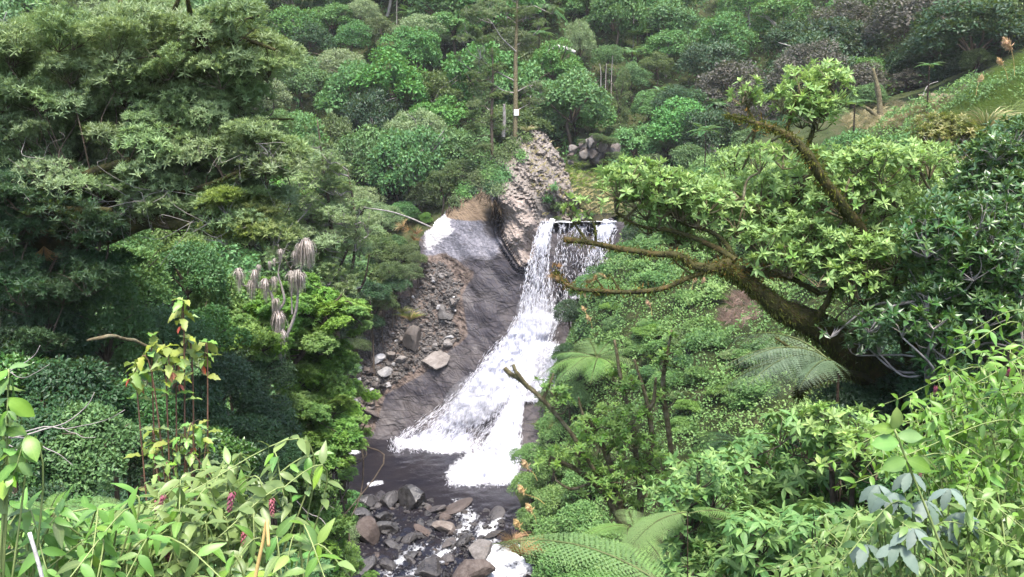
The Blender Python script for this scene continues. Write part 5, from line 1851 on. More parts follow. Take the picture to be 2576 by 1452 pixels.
# ------------------------------------------------------------------ leafy ground cover on the right-hand slope
gc = MB()
N = 190000
gx_ = 1.0 + 27 * rr.random(N)
gy_ = 14 + 50 * rr.random(N) ** .8
d_ = gy_ * 1.0
zz_ = ground(gx_, gy_)
ok = ~((gy_ > 60.3) & (gx_ < 9.5)) & (gx_ > 1.2 + np.clip(.08 * (gy_ - 46), 0, 3)) & (zz_ > ZW + .35) & ~((gx_ > 15) & (gy_ > 53))
uu_ = 1288 + FU * gx_ / (gy_ * CP - zz_ * SP)
vv_ = 726 - FU * (gy_ * SP + zz_ * CP) / (gy_ * CP - zz_ * SP)
pink = [(1790, 830), (1820, 760), (1870, 735), (1930, 745), (1910, 800), (1850, 840)]
ok &= ~in_poly(uu_, vv_, pink) & (uu_ < 2700) & (uu_ > 1270)
gx_, gy_, zz_ = gx_[ok], gy_[ok], zz_[ok]
mound = fbm(np.stack([gx_ * .9, gy_ * .9, gx_ * 0], -1), 3, 41)
pos = np.stack([gx_, gy_, zz_ + .10 + .75 * np.clip(mound + .25, 0, 1.5) + .30 * rr.random(len(gx_))], -1)
n = len(pos)
f = norm(rand_dirs(rr, n) + np.array((-.2, -.45, .1)))
tn = np.clip(.5 + .42 * fbm(np.stack([gx_ * .25, gy_ * .25, gx_ * 0], -1), 3, 55) + rr.normal(size=n) * .16, 0, 1)
gc.inst(*leaf_t(.52, 'kite'), pos, frames(f, norm(rand_dirs(rr, n) * .55 + np.array((-.2, -.35, 1.0)))), (.085 + .09 * rr.random(n)) * (.75 + gy_ / 110), tn)
tag(gc.build('ground_cover', MAT['leaf_cover'], smooth=False), 'leafy green ground cover on the slope right of the waterfall', kind='stuff')


# low mounds of other plants standing out of the cover
k = 0
while k < 46:
    u, v = 1480 + 640 * rr.random(), 640 + 520 * rr.random()
    if not in_poly(np.array([u]), np.array([v]), [(1520, 720), (1700, 660), (1900, 700), (1960, 860), (1900, 1020), (1760, 1130), (1660, 1080), (1640, 900), (1540, 840)])[0] or in_poly(np.array([u]), np.array([v]), pink)[0]:
        continue
    k += 1
    p = hit(u, v, .25, 22, 62)
    r_ = .45 + .75 * rr.random()
    kd = str(rr.choice(['bush_cover', 'bush_mid', 'bush_bright', 'bush_grey', 'olive'], p=[.55, .1, .25, .05, .05]))
    t = plant_tree(kd, p + np.array((0, 0, -.1)), r_, None, 'bush', 'low mounds on the green slope', name='low_shrub', shape=(1.2, 1.2, .6), trunk=False)
    NL.append((t, NB[kd].replace('leafy', 'low spreading').replace('soft green low', 'soft green low spreading'), u, v))


def grass_patch(name, label, m, spots, L, per, w=.012, seed=0, droop=.9):
    mb = MB()
    for i, p in enumerate(spots):
        t = blade_tuft(per, L, seed + i, w, 1.0, droop, .7, 3)
        mb.add(np.concatenate(t.v) + p, np.concatenate(t.f[(4, 0)]), tint=np.concatenate(t.att['tint']))
    return tag(mb.build(name, MAT[m], smooth=False), label, kind='stuff')


def spots(poly, n, y0, y1, seed, lift=0.0):
    r = rng(seed)
    out = []
    us_, vs_ = [p[0] for p in poly], [p[1] for p in poly]
    while len(out) < n:
        u = min(us_) + (max(us_) - min(us_)) * r.random()
        v = min(vs_) + (max(vs_) - min(vs_)) * r.random()
        if in_poly(np.array([u]), np.array([v]), poly)[0]:
            out.append(hit(u, v, lift, y0, y1))
    return out


grass_patch('pink_grass', 'pinkish withered grass patch on the right-hand slope', 'grass_pink', spots(pink, 70, 30, 60, 3), .8, 26, .012, 100)
grass_patch('dry_grass', 'dry straw-coloured grass on the flat terrace at upper right', 'grass_dry', spots([(2110, 300), (2200, 262), (2390, 255), (2400, 300), (2350, 330), (2130, 330)], 260, 44, 75, 4), .75, 24, .014, 200)
grass_patch('bank_grass', 'long green grass on the bank at the right edge', 'grass_green', spots([(2370, 300), (2420, 250), (2500, 195), (2590, 130), (2600, 380), (2450, 370)], 800, 36, 60, 5, .2), .8, 20, .014, 400)
grass_patch('clearing_grass', 'yellow-green grass clearing above the waterfall', 'grass_green', spots([(1425, 420), (1540, 405), (1580, 440), (1520, 480), (1440, 480)], 110, 60, 84, 6), .6, 30, .016, 800)
grass_patch('clearing_straw', 'straw-coloured dry grass above the waterfall lip', 'grass_dry', spots([(1430, 440), (1580, 440), (1570, 545), (1440, 540)], 210, 60, 84, 7), .55, 26, .014, 900)
pu_, pv_ = 1300 + 165 * rr.random(420), 340 + 205 * rr.random(420)
k = in_poly(pu_, pv_, [(1335, 332), (1395, 350), (1425, 430), (1450, 500), (1462, 545), (1365, 552), (1350, 490), (1320, 430), (1312, 370)])
grass_patch('peak_straw', 'dry straw and grass tufts growing on the crumbling peak', 'grass_dry', [cliff_pt(a, b, .02) for a, b in zip(pu_[k], pv_[k])][:130], .42, 12, .010, 1200)
PD = [hit(u, v, .2, 30, 60) for u, v in [(2540, 200), (2455, 240)]]

# tussocks and plumes
for u, v, s, lb in [(1033, 808, 1.5, 'straw and green tussock hanging over the upright rock pillar'), (1012, 790, 1.1, 'smaller green tussock left of the straw tussock on the fan')]:
    tussock(cliff_pt(u, v, .15), s, lb, ('grass_green', 'leaf_dead' if s > 1.2 else 'grass_dry'))
tussock(P(1327, 333, 65), 1.0, 'shaggy brown-green tussock crowning the rock peak', ('grass_dry', 'grass_green'))
tussock(P(1375, 1085, 47), 1.4, 'pale-bladed flax clump at the right edge of the lower cascade', ('grass_green', 'grass_dry'))
tussock(P(2480, 330, 36), 2.0, 'large arching green tussock with silvery blades below the grassy bank', ('grass_green', 'grass_dry'))
tussock(P(2540, 300, 38), 1.6, 'arching green tussock at the right edge below the grassy bank', ('grass_green', 'grass_green'))
tussock(P(1310, 1400, 36), 1.5, 'brown drooping tussock at the waterline by the bottom rapid', ('leaf_dead', 'grass_dry'))
tussock(P(1290, 1370, 37.5), 1.1, 'smaller brown tussock just above the bottom rapid', ('leaf_dead', 'leaf_dead'))
for i, (u, v, u2, v2, Y, l, lb) in enumerate([(2552, 190, 2545, 128, 44, 1.0, 'tall tan plume, higher of the pair above the grassy bank'), (2535, 200, 2522, 165, 44, .6, 'small tan plume, lower of the pair above the grassy bank'),
                                               (2455, 240, 2462, 208, 46, .6, 'tan plume low on the crest of the grassy bank'), (2560, 480, 2556, 425, 24, .5, 'tan plume among the leaves at the right edge'),
                                               (1478, 815, 1474, 785, 50, .55, 'tan plume beside the dark bush right of the fall'), (1490, 830, 1486, 808, 50, .6, 'lower tan plume beside the dark bush right of the fall'), (1640, 795, 1637, 772, 44, .55, 'lone tan plume in the middle of the green slope'),
                                               (1740, 730, 1744, 712, 46, .5, 'left tan plume of the two under the mossy limb'), (1762, 730, 1766, 712, 46, .45, 'right tan plume of the two under the mossy limb'),
                                               (1352, 1210, 1330, 1180, 40, .7, 'tan plume hanging over the stream edge under the upper bank'), (1372, 1270, 1320, 1243, 40, .7, 'tan plume halfway down the stream edge bank'), (1350, 1320, 1340, 1290, 39, .7, 'tan plume below the halfway plume on the bank'), (1330, 1350, 1310, 1330, 38, .7, 'lowest tan plume on the bank above the rapid')]):
    b0 = P(u, v, Y)
    t = thing('toetoe_plume', lb, 'plume', b0, 0, 'plumes of tall grass')
    plume(t, P(u2, v2, Y) - b0, l, .2 if u2 < u else 0, 3.1 if u2 < u else .3)

# ------------------------------------------------------------------ vegetation on the rock peak
pk = []
for u, v, rp, k in [(1235, 420, 26, 'bush_mid'), (1265, 390, 26, 'olive'), (1290, 362, 20, 'olive'), (1205, 450, 26, 'olive'), (1170, 480, 22, 'bush_mid'), (1260, 440, 26, 'bush_mid'), (1250, 475, 20, 'olive'), (1310, 390, 16, 'bush_cover'),
                    (1230, 470, 18, 'bush_dark'), (1190, 478, 14, 'bush_dark'), (1145, 505, 16, 'olive'), (1380, 500, 12, 'bush_mid'), (1225, 440, 18, 'bush_cover'), (1325, 345, 14, 'olive'), (1395, 470, 10, 'bush_mid'), (1402, 520, 13, 'olive')]:
    p = cliff_pt(u, v, .1)
    t = thing('ledge_plant', None, 'plant', p, 0, 'plants clinging to the rock peak')
    n = int(rp * rp * 1.5)
    a_, b_ = u + rr.normal(size=n) * rp * .5, v + rr.normal(size=n) * rp * .4
    pp = np.array([P(x, y, c - .05 - .5 * q) for x, y, c, q in zip(a_, b_, cliffY(a_, b_), rr.random(n))]) - p
    lm = MB()
    lm.inst(*leaf_t(.42, 'kite'), pp, frames(norm(rand_dirs(rr, n) + np.array((0, -.4, -.1))), norm(rand_dirs(rr, n) * .6 + np.array((0, -.7, .9)))), .10 + .14 * rr.random(n), np.clip(.5 + rr.normal(size=n) * .2, 0, 1))
    lm.build('foliage', {'bush_mid': MAT['leaf_mid'], 'bush_dark': MAT['leaf_dark'], 'olive': MAT['leaf_olive'], 'bush_cover': MAT['leaf_cover']}[k], t, False)
    pk.append((t, NB[k], u, v))
label_by_landmark(pk, [('the white notice', 1299, 283), ('the tan rock face', 1320, 560), ('the crumbling peak', 1390, 420), ('the clay scar', 1180, 510), ('the peak ridge', 1262, 400)], 'ledge plant')
# brown roots and soil hanging under the turf of the peak
hr = MB()
n = 420
t_ = rr.random(n)
ax = np.interp(t_, [0, .35, .65, 1], [1128, 1185, 1225, 1262]) + rr.normal(size=n) * 7
av = np.interp(t_, [0, .35, .65, 1], [524, 478, 490, 525]) + rr.normal(size=n) * 7
pp = np.array([P(a, b, c - .12) for a, b, c in zip(ax, av, cliffY(ax, av))])
hr.inst(*leaf_t(.14, 'kite'), pp, frames(norm(np.array((0, -.2, -1.0)) + rr.normal(size=(n, 3)) * .35), rand_dirs(rr, n)), .25 + .4 * rr.random(n), rr.random(n) * .6)
tag(hr.build('hanging_roots', MAT['roots'], smooth=False), 'brown roots and soil hanging under the turf of the rock peak', kind='stuff')
# small outcrop upstream
oc = thing('rock_outcrop', 'small grey rocky outcrop topped with scrub, behind the grassy clearing', 'rock', P(1488, 400, 75))
b0 = np.array(oc.location)
for k in range(34):
    u, v = 1490 + rr.normal() * 26, 380 + rr.normal() * 16
    v = max(v, 352 + abs(u - 1498) * .45)
    obj('rock', ROCKS['rock_dry' if k % 3 else 'rock_brown'][k % 5], oc, loc=[float(c) for c in P(u, v, 75 + rr.normal() * .4) - b0], rot=(rr.normal() * .5, rr.normal() * .5, u), scale=[(.25 + .4 * rr.random()) * q for q in (1, 1, 1.6)])
for u, v, s in [(1500, 348, .8), (1465, 358, .55), (1535, 358, .8), (1512, 352, .7), (1545, 395, .9), (1440, 400, .6)]:
    obj('scrub', CR['olive'][0], oc, loc=[float(c) for c in P(u, v, 74.6) - b0], scale=(s, s, s * .6))

# reddish dead bush and leaning dead branch by the cliff edge
rb = thing('dead_bush', 'rusty red dead bush on the edge beside the white rock', 'bush', P(1035, 600, 63.2))
b0 = np.array(rb.location)
for i, (u, v) in enumerate([(1030, 578), (1048, 590), (1015, 570), (1040, 605)]):
    obj('twigs', TUFT['leaf_dead'][i % 2], rb, loc=[float(c) for c in P(u, v, 63.1) - b0], rot=(rr.normal() * .8, rr.normal() * .8, i), scale=.85)
db = thing('dead_branch', 'long thin dead branch leaning across the bushes left of the cliff', 'branch', P(1085, 572, 62.5))
b0 = np.array(db.location)
s, rd = limb_uv([(1085, 572, 62.5, .07), (1030, 548, 62, .06), (980, 532, 61.5, .05), (915, 522, 61, .03)], b0, 16)
mb = MB()
mb.tube(s, rd, 6, .1)
mb.build('stem', MAT['bark_grey'], db)

# dead stump and log on the terrace
st = thing('dead_stump', 'dark dead stump with peeling bark and a side limb, on the dry terrace', 'stump', P(2216, 300, 56))
b0 = np.array(st.location)
for nm, pts in [('trunk', [(2216, 305, 56, .22), (2213, 260, 56, .19), (2208, 228, 56, .20), (2204, 205, 56, .13), (2196, 172, 56, .08)]), ('limb', [(2214, 302, 56, .14), (2190, 280, 55.8, .12), (2172, 268, 55.6, .09)])]:
    s, rd = limb_uv(pts, b0, 16)
    mb = MB()
    mb.tube(s, rd, 8, .3, 4)
    mb.build(nm, MAT['bark_lichen'], st)
lg = thing('fallen_log', 'dark weathered log lying at the back of the dry terrace', 'log', P(2350, 248, 60))
b0 = np.array(lg.location)
s, rd = limb_uv([(2308, 248, 60, .26), (2350, 246, 60, .30), (2392, 245, 60, .22)], b0, 12)
mb = MB()
mb.tube(s, rd, 9, .25, 6)
mb.build('stem', MAT['bark_lichen'], lg)
s, rd = limb_uv([(2322, 240, 59.7, .05), (2335, 215, 59.7, .03), (2360, 205, 59.7, .02)], b0, 10)
mb = MB()
mb.tube(s, rd, 5)
mb.build('branch', MAT['bark_grey'], lg)
# ------------------------------------------------------------------ the big left tree with narrow grey-green leaves
ROS_NARROW = [rosette_t(k, .20, (15, a), 'kite', s, var=.5) for s, k, a in ((1, 10, 85), (2, 9, 100), (3, 11, 70), (12, 8, 90))]
ROS_BROAD = [rosette_t(k, w, (25, a), 'leaf', s, var=.6) for s, k, w, a in ((4, 8, .36, 92), (5, 6, .42, 75), (6, 10, .32, 105), (13, 7, .38, 60))]
ROS_SMALL = [rosette_t(8, .42, (30, 95), 'leaf', s) for s in (7, 8)]
ROS_WHORL = [rosette_t(7, .36, (60, 108), fine_leaf(.34, .35, .1, 4, .1), s) for s in (9, 10, 11)]


def limbs_of(tree, base, specs, m, moss_m=None, moss_n=0, moss_L=.06, name='limb', wob=.14, moss_name='moss', fwd=None, thin=1.0):
    out = []
    for i, pts in enumerate(specs):
        if fwd and i:
            pts = [pts[0]] + [(a, b, c - fwd(i) * min(1, k / 2), d) for k, (a, b, c, d) in enumerate(pts[1:], 1)]
        s, rd = limb_uv(pts, base, 30)
        rd = rd * (thin if i else 1)
        s = s + .25 * rd[:, None] * fbm(s * 1.3, 3, 60 + i)[:, None]
        mb = MB()
        mb.tube(s, rd, 9, wob, 20 + i)
        o = mb.build('trunk' if i == 0 else name, MAT[m], tree)
        if moss_m and moss_n:
            mm = MB()
            ln = float(np.linalg.norm(np.diff(s, axis=0), axis=1).sum())
            mossy(mm, s, rd, int(moss_n * ln * (rd.mean() / .1) ** .7), moss_L, 70 + i)
            q = mm.build(moss_name, MAT[moss_m if i % 3 else moss_m], o, False)
            q['kind'] = 'stuff'
        out.append(s)
    return out


b0 = np.array((-11.5, 17.0, float(ground(np.array([-11.5]), np.array([17.0]))[0])))
lt = thing('spreading_tree', 'large spreading tree with narrow grey-green leaves and dark limbs, filling the upper left', 'tree', b0)
gu, gv = proj(b0)
LS = limbs_of(lt, b0, [
    [(gu, gv, 17, .55), (-40, 900, 17, .48), (-20, 720, 17, .42), (30, 600, 17, .36), (90, 470, 17.2, .30), (200, 330, 17.5, .22), (330, 220, 17.8, .16), (360, 160, 17.8, .12)],
    [(30, 610, 17, .30), (150, 610, 16.6, .26), (260, 590, 16.3, .21), (340, 562, 16.1, .17), (430, 562, 16, .13), (530, 560, 16, .09), (610, 562, 16, .06), (680, 604, 15.9, .03)],
    [(290, 585, 16.2, .14), (345, 535, 16.1, .11), (400, 545, 16, .09), (480, 540, 16, .07), (560, 540, 16, .045), (640, 520, 16, .02)],
    [(360, 165, 17.8, .11), (350, 110, 17.8, .08), (310, 60, 17.9, .06), (300, -10, 18, .04)], [(365, 150, 17.8, .09), (410, 85, 17.8, .07), (440, 20, 17.8, .04), (460, -30, 17.8, .03)],
    [(380, 90, 17.8, .06), (370, 30, 17.8, .03), (368, -20, 17.8, .02)], [(250, 290, 17.6, .12), (420, 200, 17.2, .11), (500, 110, 17, .10), (540, 55, 17, .06), (580, -10, 17, .03)],
    [(500, 105, 17, .07), (480, 50, 17, .05), (470, -20, 17, .03)], [(510, 100, 17, .07), (590, 95, 17, .05), (690, 125, 17, .025)], [(520, 85, 17, .06), (590, 60, 17, .04), (650, 40, 17, .02)],
    [(300, 360, 17.2, .11), (420, 310, 17, .08), (520, 290, 17, .05), (640, 300, 17, .03), (740, 300, 17, .015)], [(200, 560, 16.4, .10), (330, 480, 15.8, .08), (470, 480, 15.5, .05), (560, 450, 15.4, .035), (650, 405, 15.4, .015)],
    [(60, 560, 17, .2), (120, 500, 16, .13), (220, 440, 15.5, .09), (330, 400, 15.2, .05)], [(-10, 680, 17, .2), (60, 560, 16, .15), (110, 540, 15.6, .12), (200, 530, 15.3, .08), (280, 530, 15.2, .05)]],
    'bark_mossy', 'moss', 110, .05, fwd=lambda i: .7 if i in (1, 2) else (1.7 if i < 10 else .3))
cl = []
for poly, n, Y, rad, sd in [([(0, 240), (0, 110), (200, 60), (350, 40), (440, 80), (560, 30), (690, 90), (690, 190), (600, 240), (560, 280), (680, 320), (710, 400), (640, 440), (660, 520), (690, 590), (600, 610), (520, 545), (400, 520), (280, 500), (130, 470), (0, 460)], 235, (15.0, 18.6), (.40, .72), 1),
                            ([(520, 470), (640, 480), (680, 570), (640, 615), (560, 590), (480, 540)], 12, (15.4, 16.2), (.40, .6), 2), ([(320, 510), (440, 470), (540, 500), (520, 555), (400, 560)], 10, (15.2, 16), (.4, .6), 3),
                            ([(560, 330), (700, 350), (700, 430), (600, 440)], 10, (15.4, 16.5), (.35, .6), 4), ([(250, 40), (330, 10), (440, 10), (420, 80), (300, 100)], 8, (17, 18), (.4, .6), 5)]:
    cl += fill(poly, n, Y, rad, sd, b0)
PAD_GREY = pad_set('leaf_grey', ROS_NARROW, .17, 9.5, 6, seed=700)
crown_near(lt, cl, ROS_NARROW, .150, 8.2, 'leaf_grey', 'bark', LS, 260, seed=11, twig_r=.006, up=.7, inner=.45, pads=PAD_GREY)
# yellower young shoots low on the right end of the long limb
yl = fill([(540, 500), (640, 510), (690, 590), (620, 610), (540, 580)], 9, (15.0, 15.4), (.35, .5), 9, b0) + fill([(590, 415), (640, 415), (640, 460), (590, 460)], 2, (15, 15.3), (.25, .35), 10, b0) + fill([(470, 60), (620, 70), (680, 110), (560, 110)], 5, (16.4, 16.8), (.35, .5), 12, b0)
PAD_YOUNG = pad_set('leaf_young', ROS_NARROW, .19, 9, 4, seed=770)
crown_near(lt, yl, ROS_NARROW, .125, 8, 'leaf_young', 'bark_grey', LS, 0, seed=12, up=.6, pads=PAD_YOUNG)
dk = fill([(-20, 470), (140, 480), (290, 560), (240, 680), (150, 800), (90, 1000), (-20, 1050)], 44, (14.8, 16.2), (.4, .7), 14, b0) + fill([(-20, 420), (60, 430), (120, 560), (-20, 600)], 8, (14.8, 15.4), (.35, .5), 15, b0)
PAD_DARK = pad_set('leaf_dark', ROS_NARROW, .17, 8, 4, up=.2, seed=780)  # foliage under the crown: its shade put into a darker leaf colour
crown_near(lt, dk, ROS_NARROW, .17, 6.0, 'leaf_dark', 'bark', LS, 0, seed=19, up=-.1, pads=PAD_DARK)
# bare grey twigs hanging under the crown
tw = MB()
r = rng(44)
for u, v in [(230, 510), (300, 540), (260, 525), (330, 500), (180, 470), (60, 430), (420, 480), (480, 560), (500, 575), (600, 400), (560, 380), (650, 360), (110, 400), (30, 450)]:
    p0 = P(u, v, 15.0) - b0
    for k in range(5):
        q = p0 + r.normal(size=3) * np.array((.45, .2, .25)) + np.array((.1, -.1, -.18))
        md = (p0 + q) / 2 + r.normal(size=3) * .12
        tw.tube(spline([p0, md, q, q + r.normal(size=3) * .15], 10), np.linspace(.006, .002, 10), 3, cap=False)
o = tw.build('bare_twigs', MAT['bark_grey'], lt)
o['kind'] = 'stuff'
# rusty epiphyte tufts in the dark fork
for u, v, s in [(90, 560, .45), (330, 560, .28), (60, 520, .4), (110, 620, .5)]:
    obj('moss_tuft', TUFT['leaf_dead'][0], lt, loc=[float(c) for c in P(u, v, 15.6) - b0], rot=(math.pi, 0, u), scale=s)

# ------------------------------------------------------------------ slender grey tree
b0 = np.array((-5.2, 27, float(ground(np.array([-5.2]), np.array([27.0]))[0])))
gt = thing('slender_tree', 'slender sparse grey-leaved tree with thin dark stems, standing before the hillside', 'tree', b0)
gu, gv = proj(b0)
LS = limbs_of(gt, b0, [[(gu, gv, 27, .13), (850, 900, 27, .10), (842, 700, 27, .08), (832, 560, 27, .06), (815, 430, 27, .04), (798, 300, 27, .015)],
                       [(846, 800, 27, .06), (885, 680, 26.8, .05), (895, 560, 26.7, .04), (875, 430, 26.7, .015)], [(845, 760, 27, .06), (800, 660, 27.2, .05), (770, 540, 27.2, .035), (755, 430, 27.2, .015)],
                       [(842, 700, 27, .05), (870, 640, 26.8, .035), (905, 560, 26.6, .02)], [(850, 820, 27, .06), (760, 720, 26, .04), (700, 620, 26, .02)], [(846, 790, 27, .06), (910, 720, 26.8, .04), (930, 640, 26.6, .02)]], 'bark', None, name='stem')
cl = fill([(770, 300), (810, 300), (835, 370), (860, 440), (900, 500), (935, 570), (925, 680), (880, 760), (800, 750), (720, 690), (690, 600), (690, 520), (745, 460), (745, 380)], 95, (25.8, 28), (.32, .62), 21, b0, mind=.6)
PAD_THIN = pad_set('leaf_grey', ROS_NARROW, .24, 5.0, 4, flat=.9, up=1.2, seed=720)
crown_near(gt, cl, ROS_NARROW, .27, 3.3, 'leaf_grey', 'bark_grey', LS, 160, seed=13, twig_r=.010, up=.9, pads=PAD_THIN)

# ------------------------------------------------------------------ bright green bushy trees above the pool
PAD_SOFT = pad_set('leaf_soft', ROS_SMALL, .21, 10, 5, flat=.85, seed=740)
for nm, lb, bx, clp, sd in [
    ('bushy_tree', 'bright green bushy tree carrying the withered heads, upper of two above the pool', (-7.3, 23.6), [(650, 775, .62), (620, 800, .5), (690, 800, .55), (745, 752, .48), (715, 735, .4), (790, 775, .5), (760, 820, .5), (835, 760, .42), (880, 765, .38), (895, 790, .35), (850, 800, .42), (700, 850, .55), (640, 850, .6), (820, 830, .4), (600, 870, .6), (680, 900, .6), (560, 900, .6)], 31),
    ('bushy_tree', 'bright green bushy tree leaning over the pool, lower of two', (-6.6, 25.2), [(760, 900, .62), (820, 890, .6), (860, 930, .5), (790, 960, .6), (850, 990, .5), (880, 1030, .42), (900, 1060, .3), (820, 1050, .6), (870, 1110, .5), (900, 1120, .28), (820, 1150, .55), (780, 1110, .6), (740, 1010, .5), (810, 1220, .5), (790, 1280, .6), (825, 1290, .4), (720, 1110, .55), (760, 1190, .6), (730, 960, .5), (850, 1340, .5), (865, 1400, .4), (820, 1420, .6), (790, 1360, .6), (850, 1460, .5), (760, 1440, .6)], 32)]:
    b0 = np.array((bx[0], bx[1], float(ground(np.array([bx[0]]), np.array([bx[1]]))[0])))
    t = thing(nm, lb, 'tree', b0, 0, 'bushy trees above the pool')
    gu, gv = proj(b0)
    Yb = bx[1]
    sp_ = [[(gu, gv, Yb, .2), (740, 1180, Yb, .16), (730, 1020, Yb, .13), (715, 880, Yb, .10), (700, 790, Yb, .05)]] if sd == 31 else [[(gu, gv, Yb, .2), (770, 1330, Yb, .16), (775, 1180, Yb, .13), (790, 1050, Yb, .10), (800, 930, Yb, .05)]]
    sp_ += [[(722, 940, Yb, .07), (790, 850, Yb - .2, .06), (830, 780, Yb - .3, .04), (860, 740, Yb - .3, .02)], [(725, 960, Yb, .07), (660, 880, Yb - .2, .05), (630, 820, Yb - .2, .02)]] if sd == 31 else [[(785, 1100, Yb, .08), (840, 1080, Yb - .3, .06), (890, 1100, Yb - .5, .03), (915, 1120, Yb - .5, .015)], [(776, 1180, Yb, .08), (830, 1160, Yb - .3, .05), (850, 1210, Yb - .3, .03)], [(790, 1050, Yb, .08), (840, 980, Yb - .2, .05), (860, 920, Yb - .2, .02)]]
    LS = limbs_of(t, b0, sp_, 'bark', None)
    r = rng(sd)
    cl = []
    for u, v, rd in clp:
        cl.append((P(u, v, (24.6 - (v - 880) / 540 * 4.2 if sd == 32 else 24.2 - (v - 740) / 150 * 1.6) + r.normal() * .4) - b0, rd, r.normal() * .06 ))
        for k in range(2):
            cl.append((P(u + r.normal() * 40, v + r.normal() * 35, Yb + .2 + r.normal() * .5) - b0, rd * .65, r.normal() * .06))
    cl += fill([(600, 800), (690, 745), (760, 735), (895, 748), (912, 800), (850, 830), (830, 880), (700, 890), (600, 880)], 36, lambda u, v: 24.2 - (v - 740) / 150 * 1.6, (.38, .6), 33, b0, 0, .6) if sd == 31 else fill([(740, 880), (850, 890), (880, 960), (890, 1020), (870, 1060), (900, 1105), (880, 1140), (825, 1180), (830, 1300), (825, 1420), (720, 1420), (715, 1150), (700, 950)], 66, lambda u, v: 24.6 - (v - 880) / 540 * 4.2 + (890 - u) * .006, (.40, .62), 34, b0, 0, .6)
    crown_near(t, cl, ROS_SMALL, .19, 5.0, 'leaf_soft', 'bark', LS, 200, seed=sd, twig_r=.010, pads=PAD_SOFT)

# ------------------------------------------------------------------ withered heads on crooked stems
b0 = P(690, 860, 23.0)
cb_ = thing('withered_tree', 'dead tree with drooping pale withered leaf heads on crooked white stems', 'tree', b0)


def drooping_head(n, L, seed):
    r = rng(seed)
    mb = MB()
    for k in range(n):
        a = r.random() * 6.283
        q = .05 + .20 * r.random() ** 1.3
        l = L * (.2 + .85 * r.random() ** .8)
        t = np.linspace(0, 1, 7)
        x = q * np.sin(np.minimum(t * 2.2, 1) * 1.57) - q * .45 * np.clip(t - .5, 0, 1) * 2 + .05 * r.normal() * t
        z = .16 * np.sin(np.minimum(t * 3, 1) * 2.4) * (.4 + r.random()) - l * np.clip(t - .2, 0, 1) ** 1.1
        y = .06 * r.normal() * t
        p = np.stack([math.cos(a) * x - math.sin(a) * y, math.sin(a) * x + math.cos(a) * y, z], -1)
        side = np.array((-math.sin(a), math.cos(a), 0))[None] * (.012 * (1.1 - t))[:, None]
        v = np.concatenate([p - side, p + side])
        i = np.arange(6)
        mb.add(v, np.stack([i, i + 7, i + 8, i + 1], -1), tint=float(np.clip(.5 + r.normal() * .3, 0, 1)))
    return mb


HEADS = [drooping_head(110, 1.0, s).mesh('dead_leaves', MAT['thatch'], False) for s in (1, 2, 3)]
MAIN = [(700, 870, 22.3, .10), (690, 790, 22.3, .08), (680, 735, 22.3, .05), (640, 722, 22.3, .04), (612, 718, 22.3, .035), (600, 692, 22.3, .03)]
stems = [MAIN, [(690, 790, 22.3, .07), (715, 760, 22.3, .06), (708, 720, 22.3, .045), (700, 690, 22.3, .035), (706, 655, 22.3, .03), (704, 640, 22.3, .02)], [(720, 850, 22.3, .07), (745, 780, 22.3, .06), (752, 700, 22.3, .05), (765, 650, 22.3, .04), (768, 615, 22.3, .03)],
         [(650, 724, 22.3, .035), (640, 700, 22.3, .03), (645, 690, 22.3, .02)], [(665, 728, 22.3, .035), (668, 716, 22.3, .02)], [(682, 738, 22.3, .03), (690, 718, 22.3, .02)], [(735, 790, 22.3, .04), (733, 740, 22.3, .03), (733, 698, 22.3, .02)], [(706, 660, 22.3, .025), (690, 662, 22.3, .02), (676, 668, 22.3, .012)]]
for i, pts in enumerate(stems):
    s, rd = limb_uv(pts, b0, 18)
    mb = MB()
    mb.tube(s, rd * .62, 6, .15, i)
    mb.build('stem', MAT['bark_grey'], cb_)
for i, (u, v, s) in enumerate([(600, 688, .62), (642, 690, .55), (650, 672, .30), (668, 714, .62), (632, 716, .55), (690, 705, .42), (733, 695, .66), (750, 692, .66), (758, 696, .55), (706, 634, .36), (768, 615, .75), (755, 625, .60), (778, 622, .75), (745, 640, .45), (678, 662, .25), (690, 655, .22), (700, 800, .8), (708, 845, .8), (700, 900, .6), (695, 760, .45)]):
    obj('dead_leaves', HEADS[i % 3], cb_, loc=[float(c) for c in P(u, v, 22.2) - b0], rot=(0, 0, i), scale=(1.15 * s, 1.15 * s, 1.12 * s))

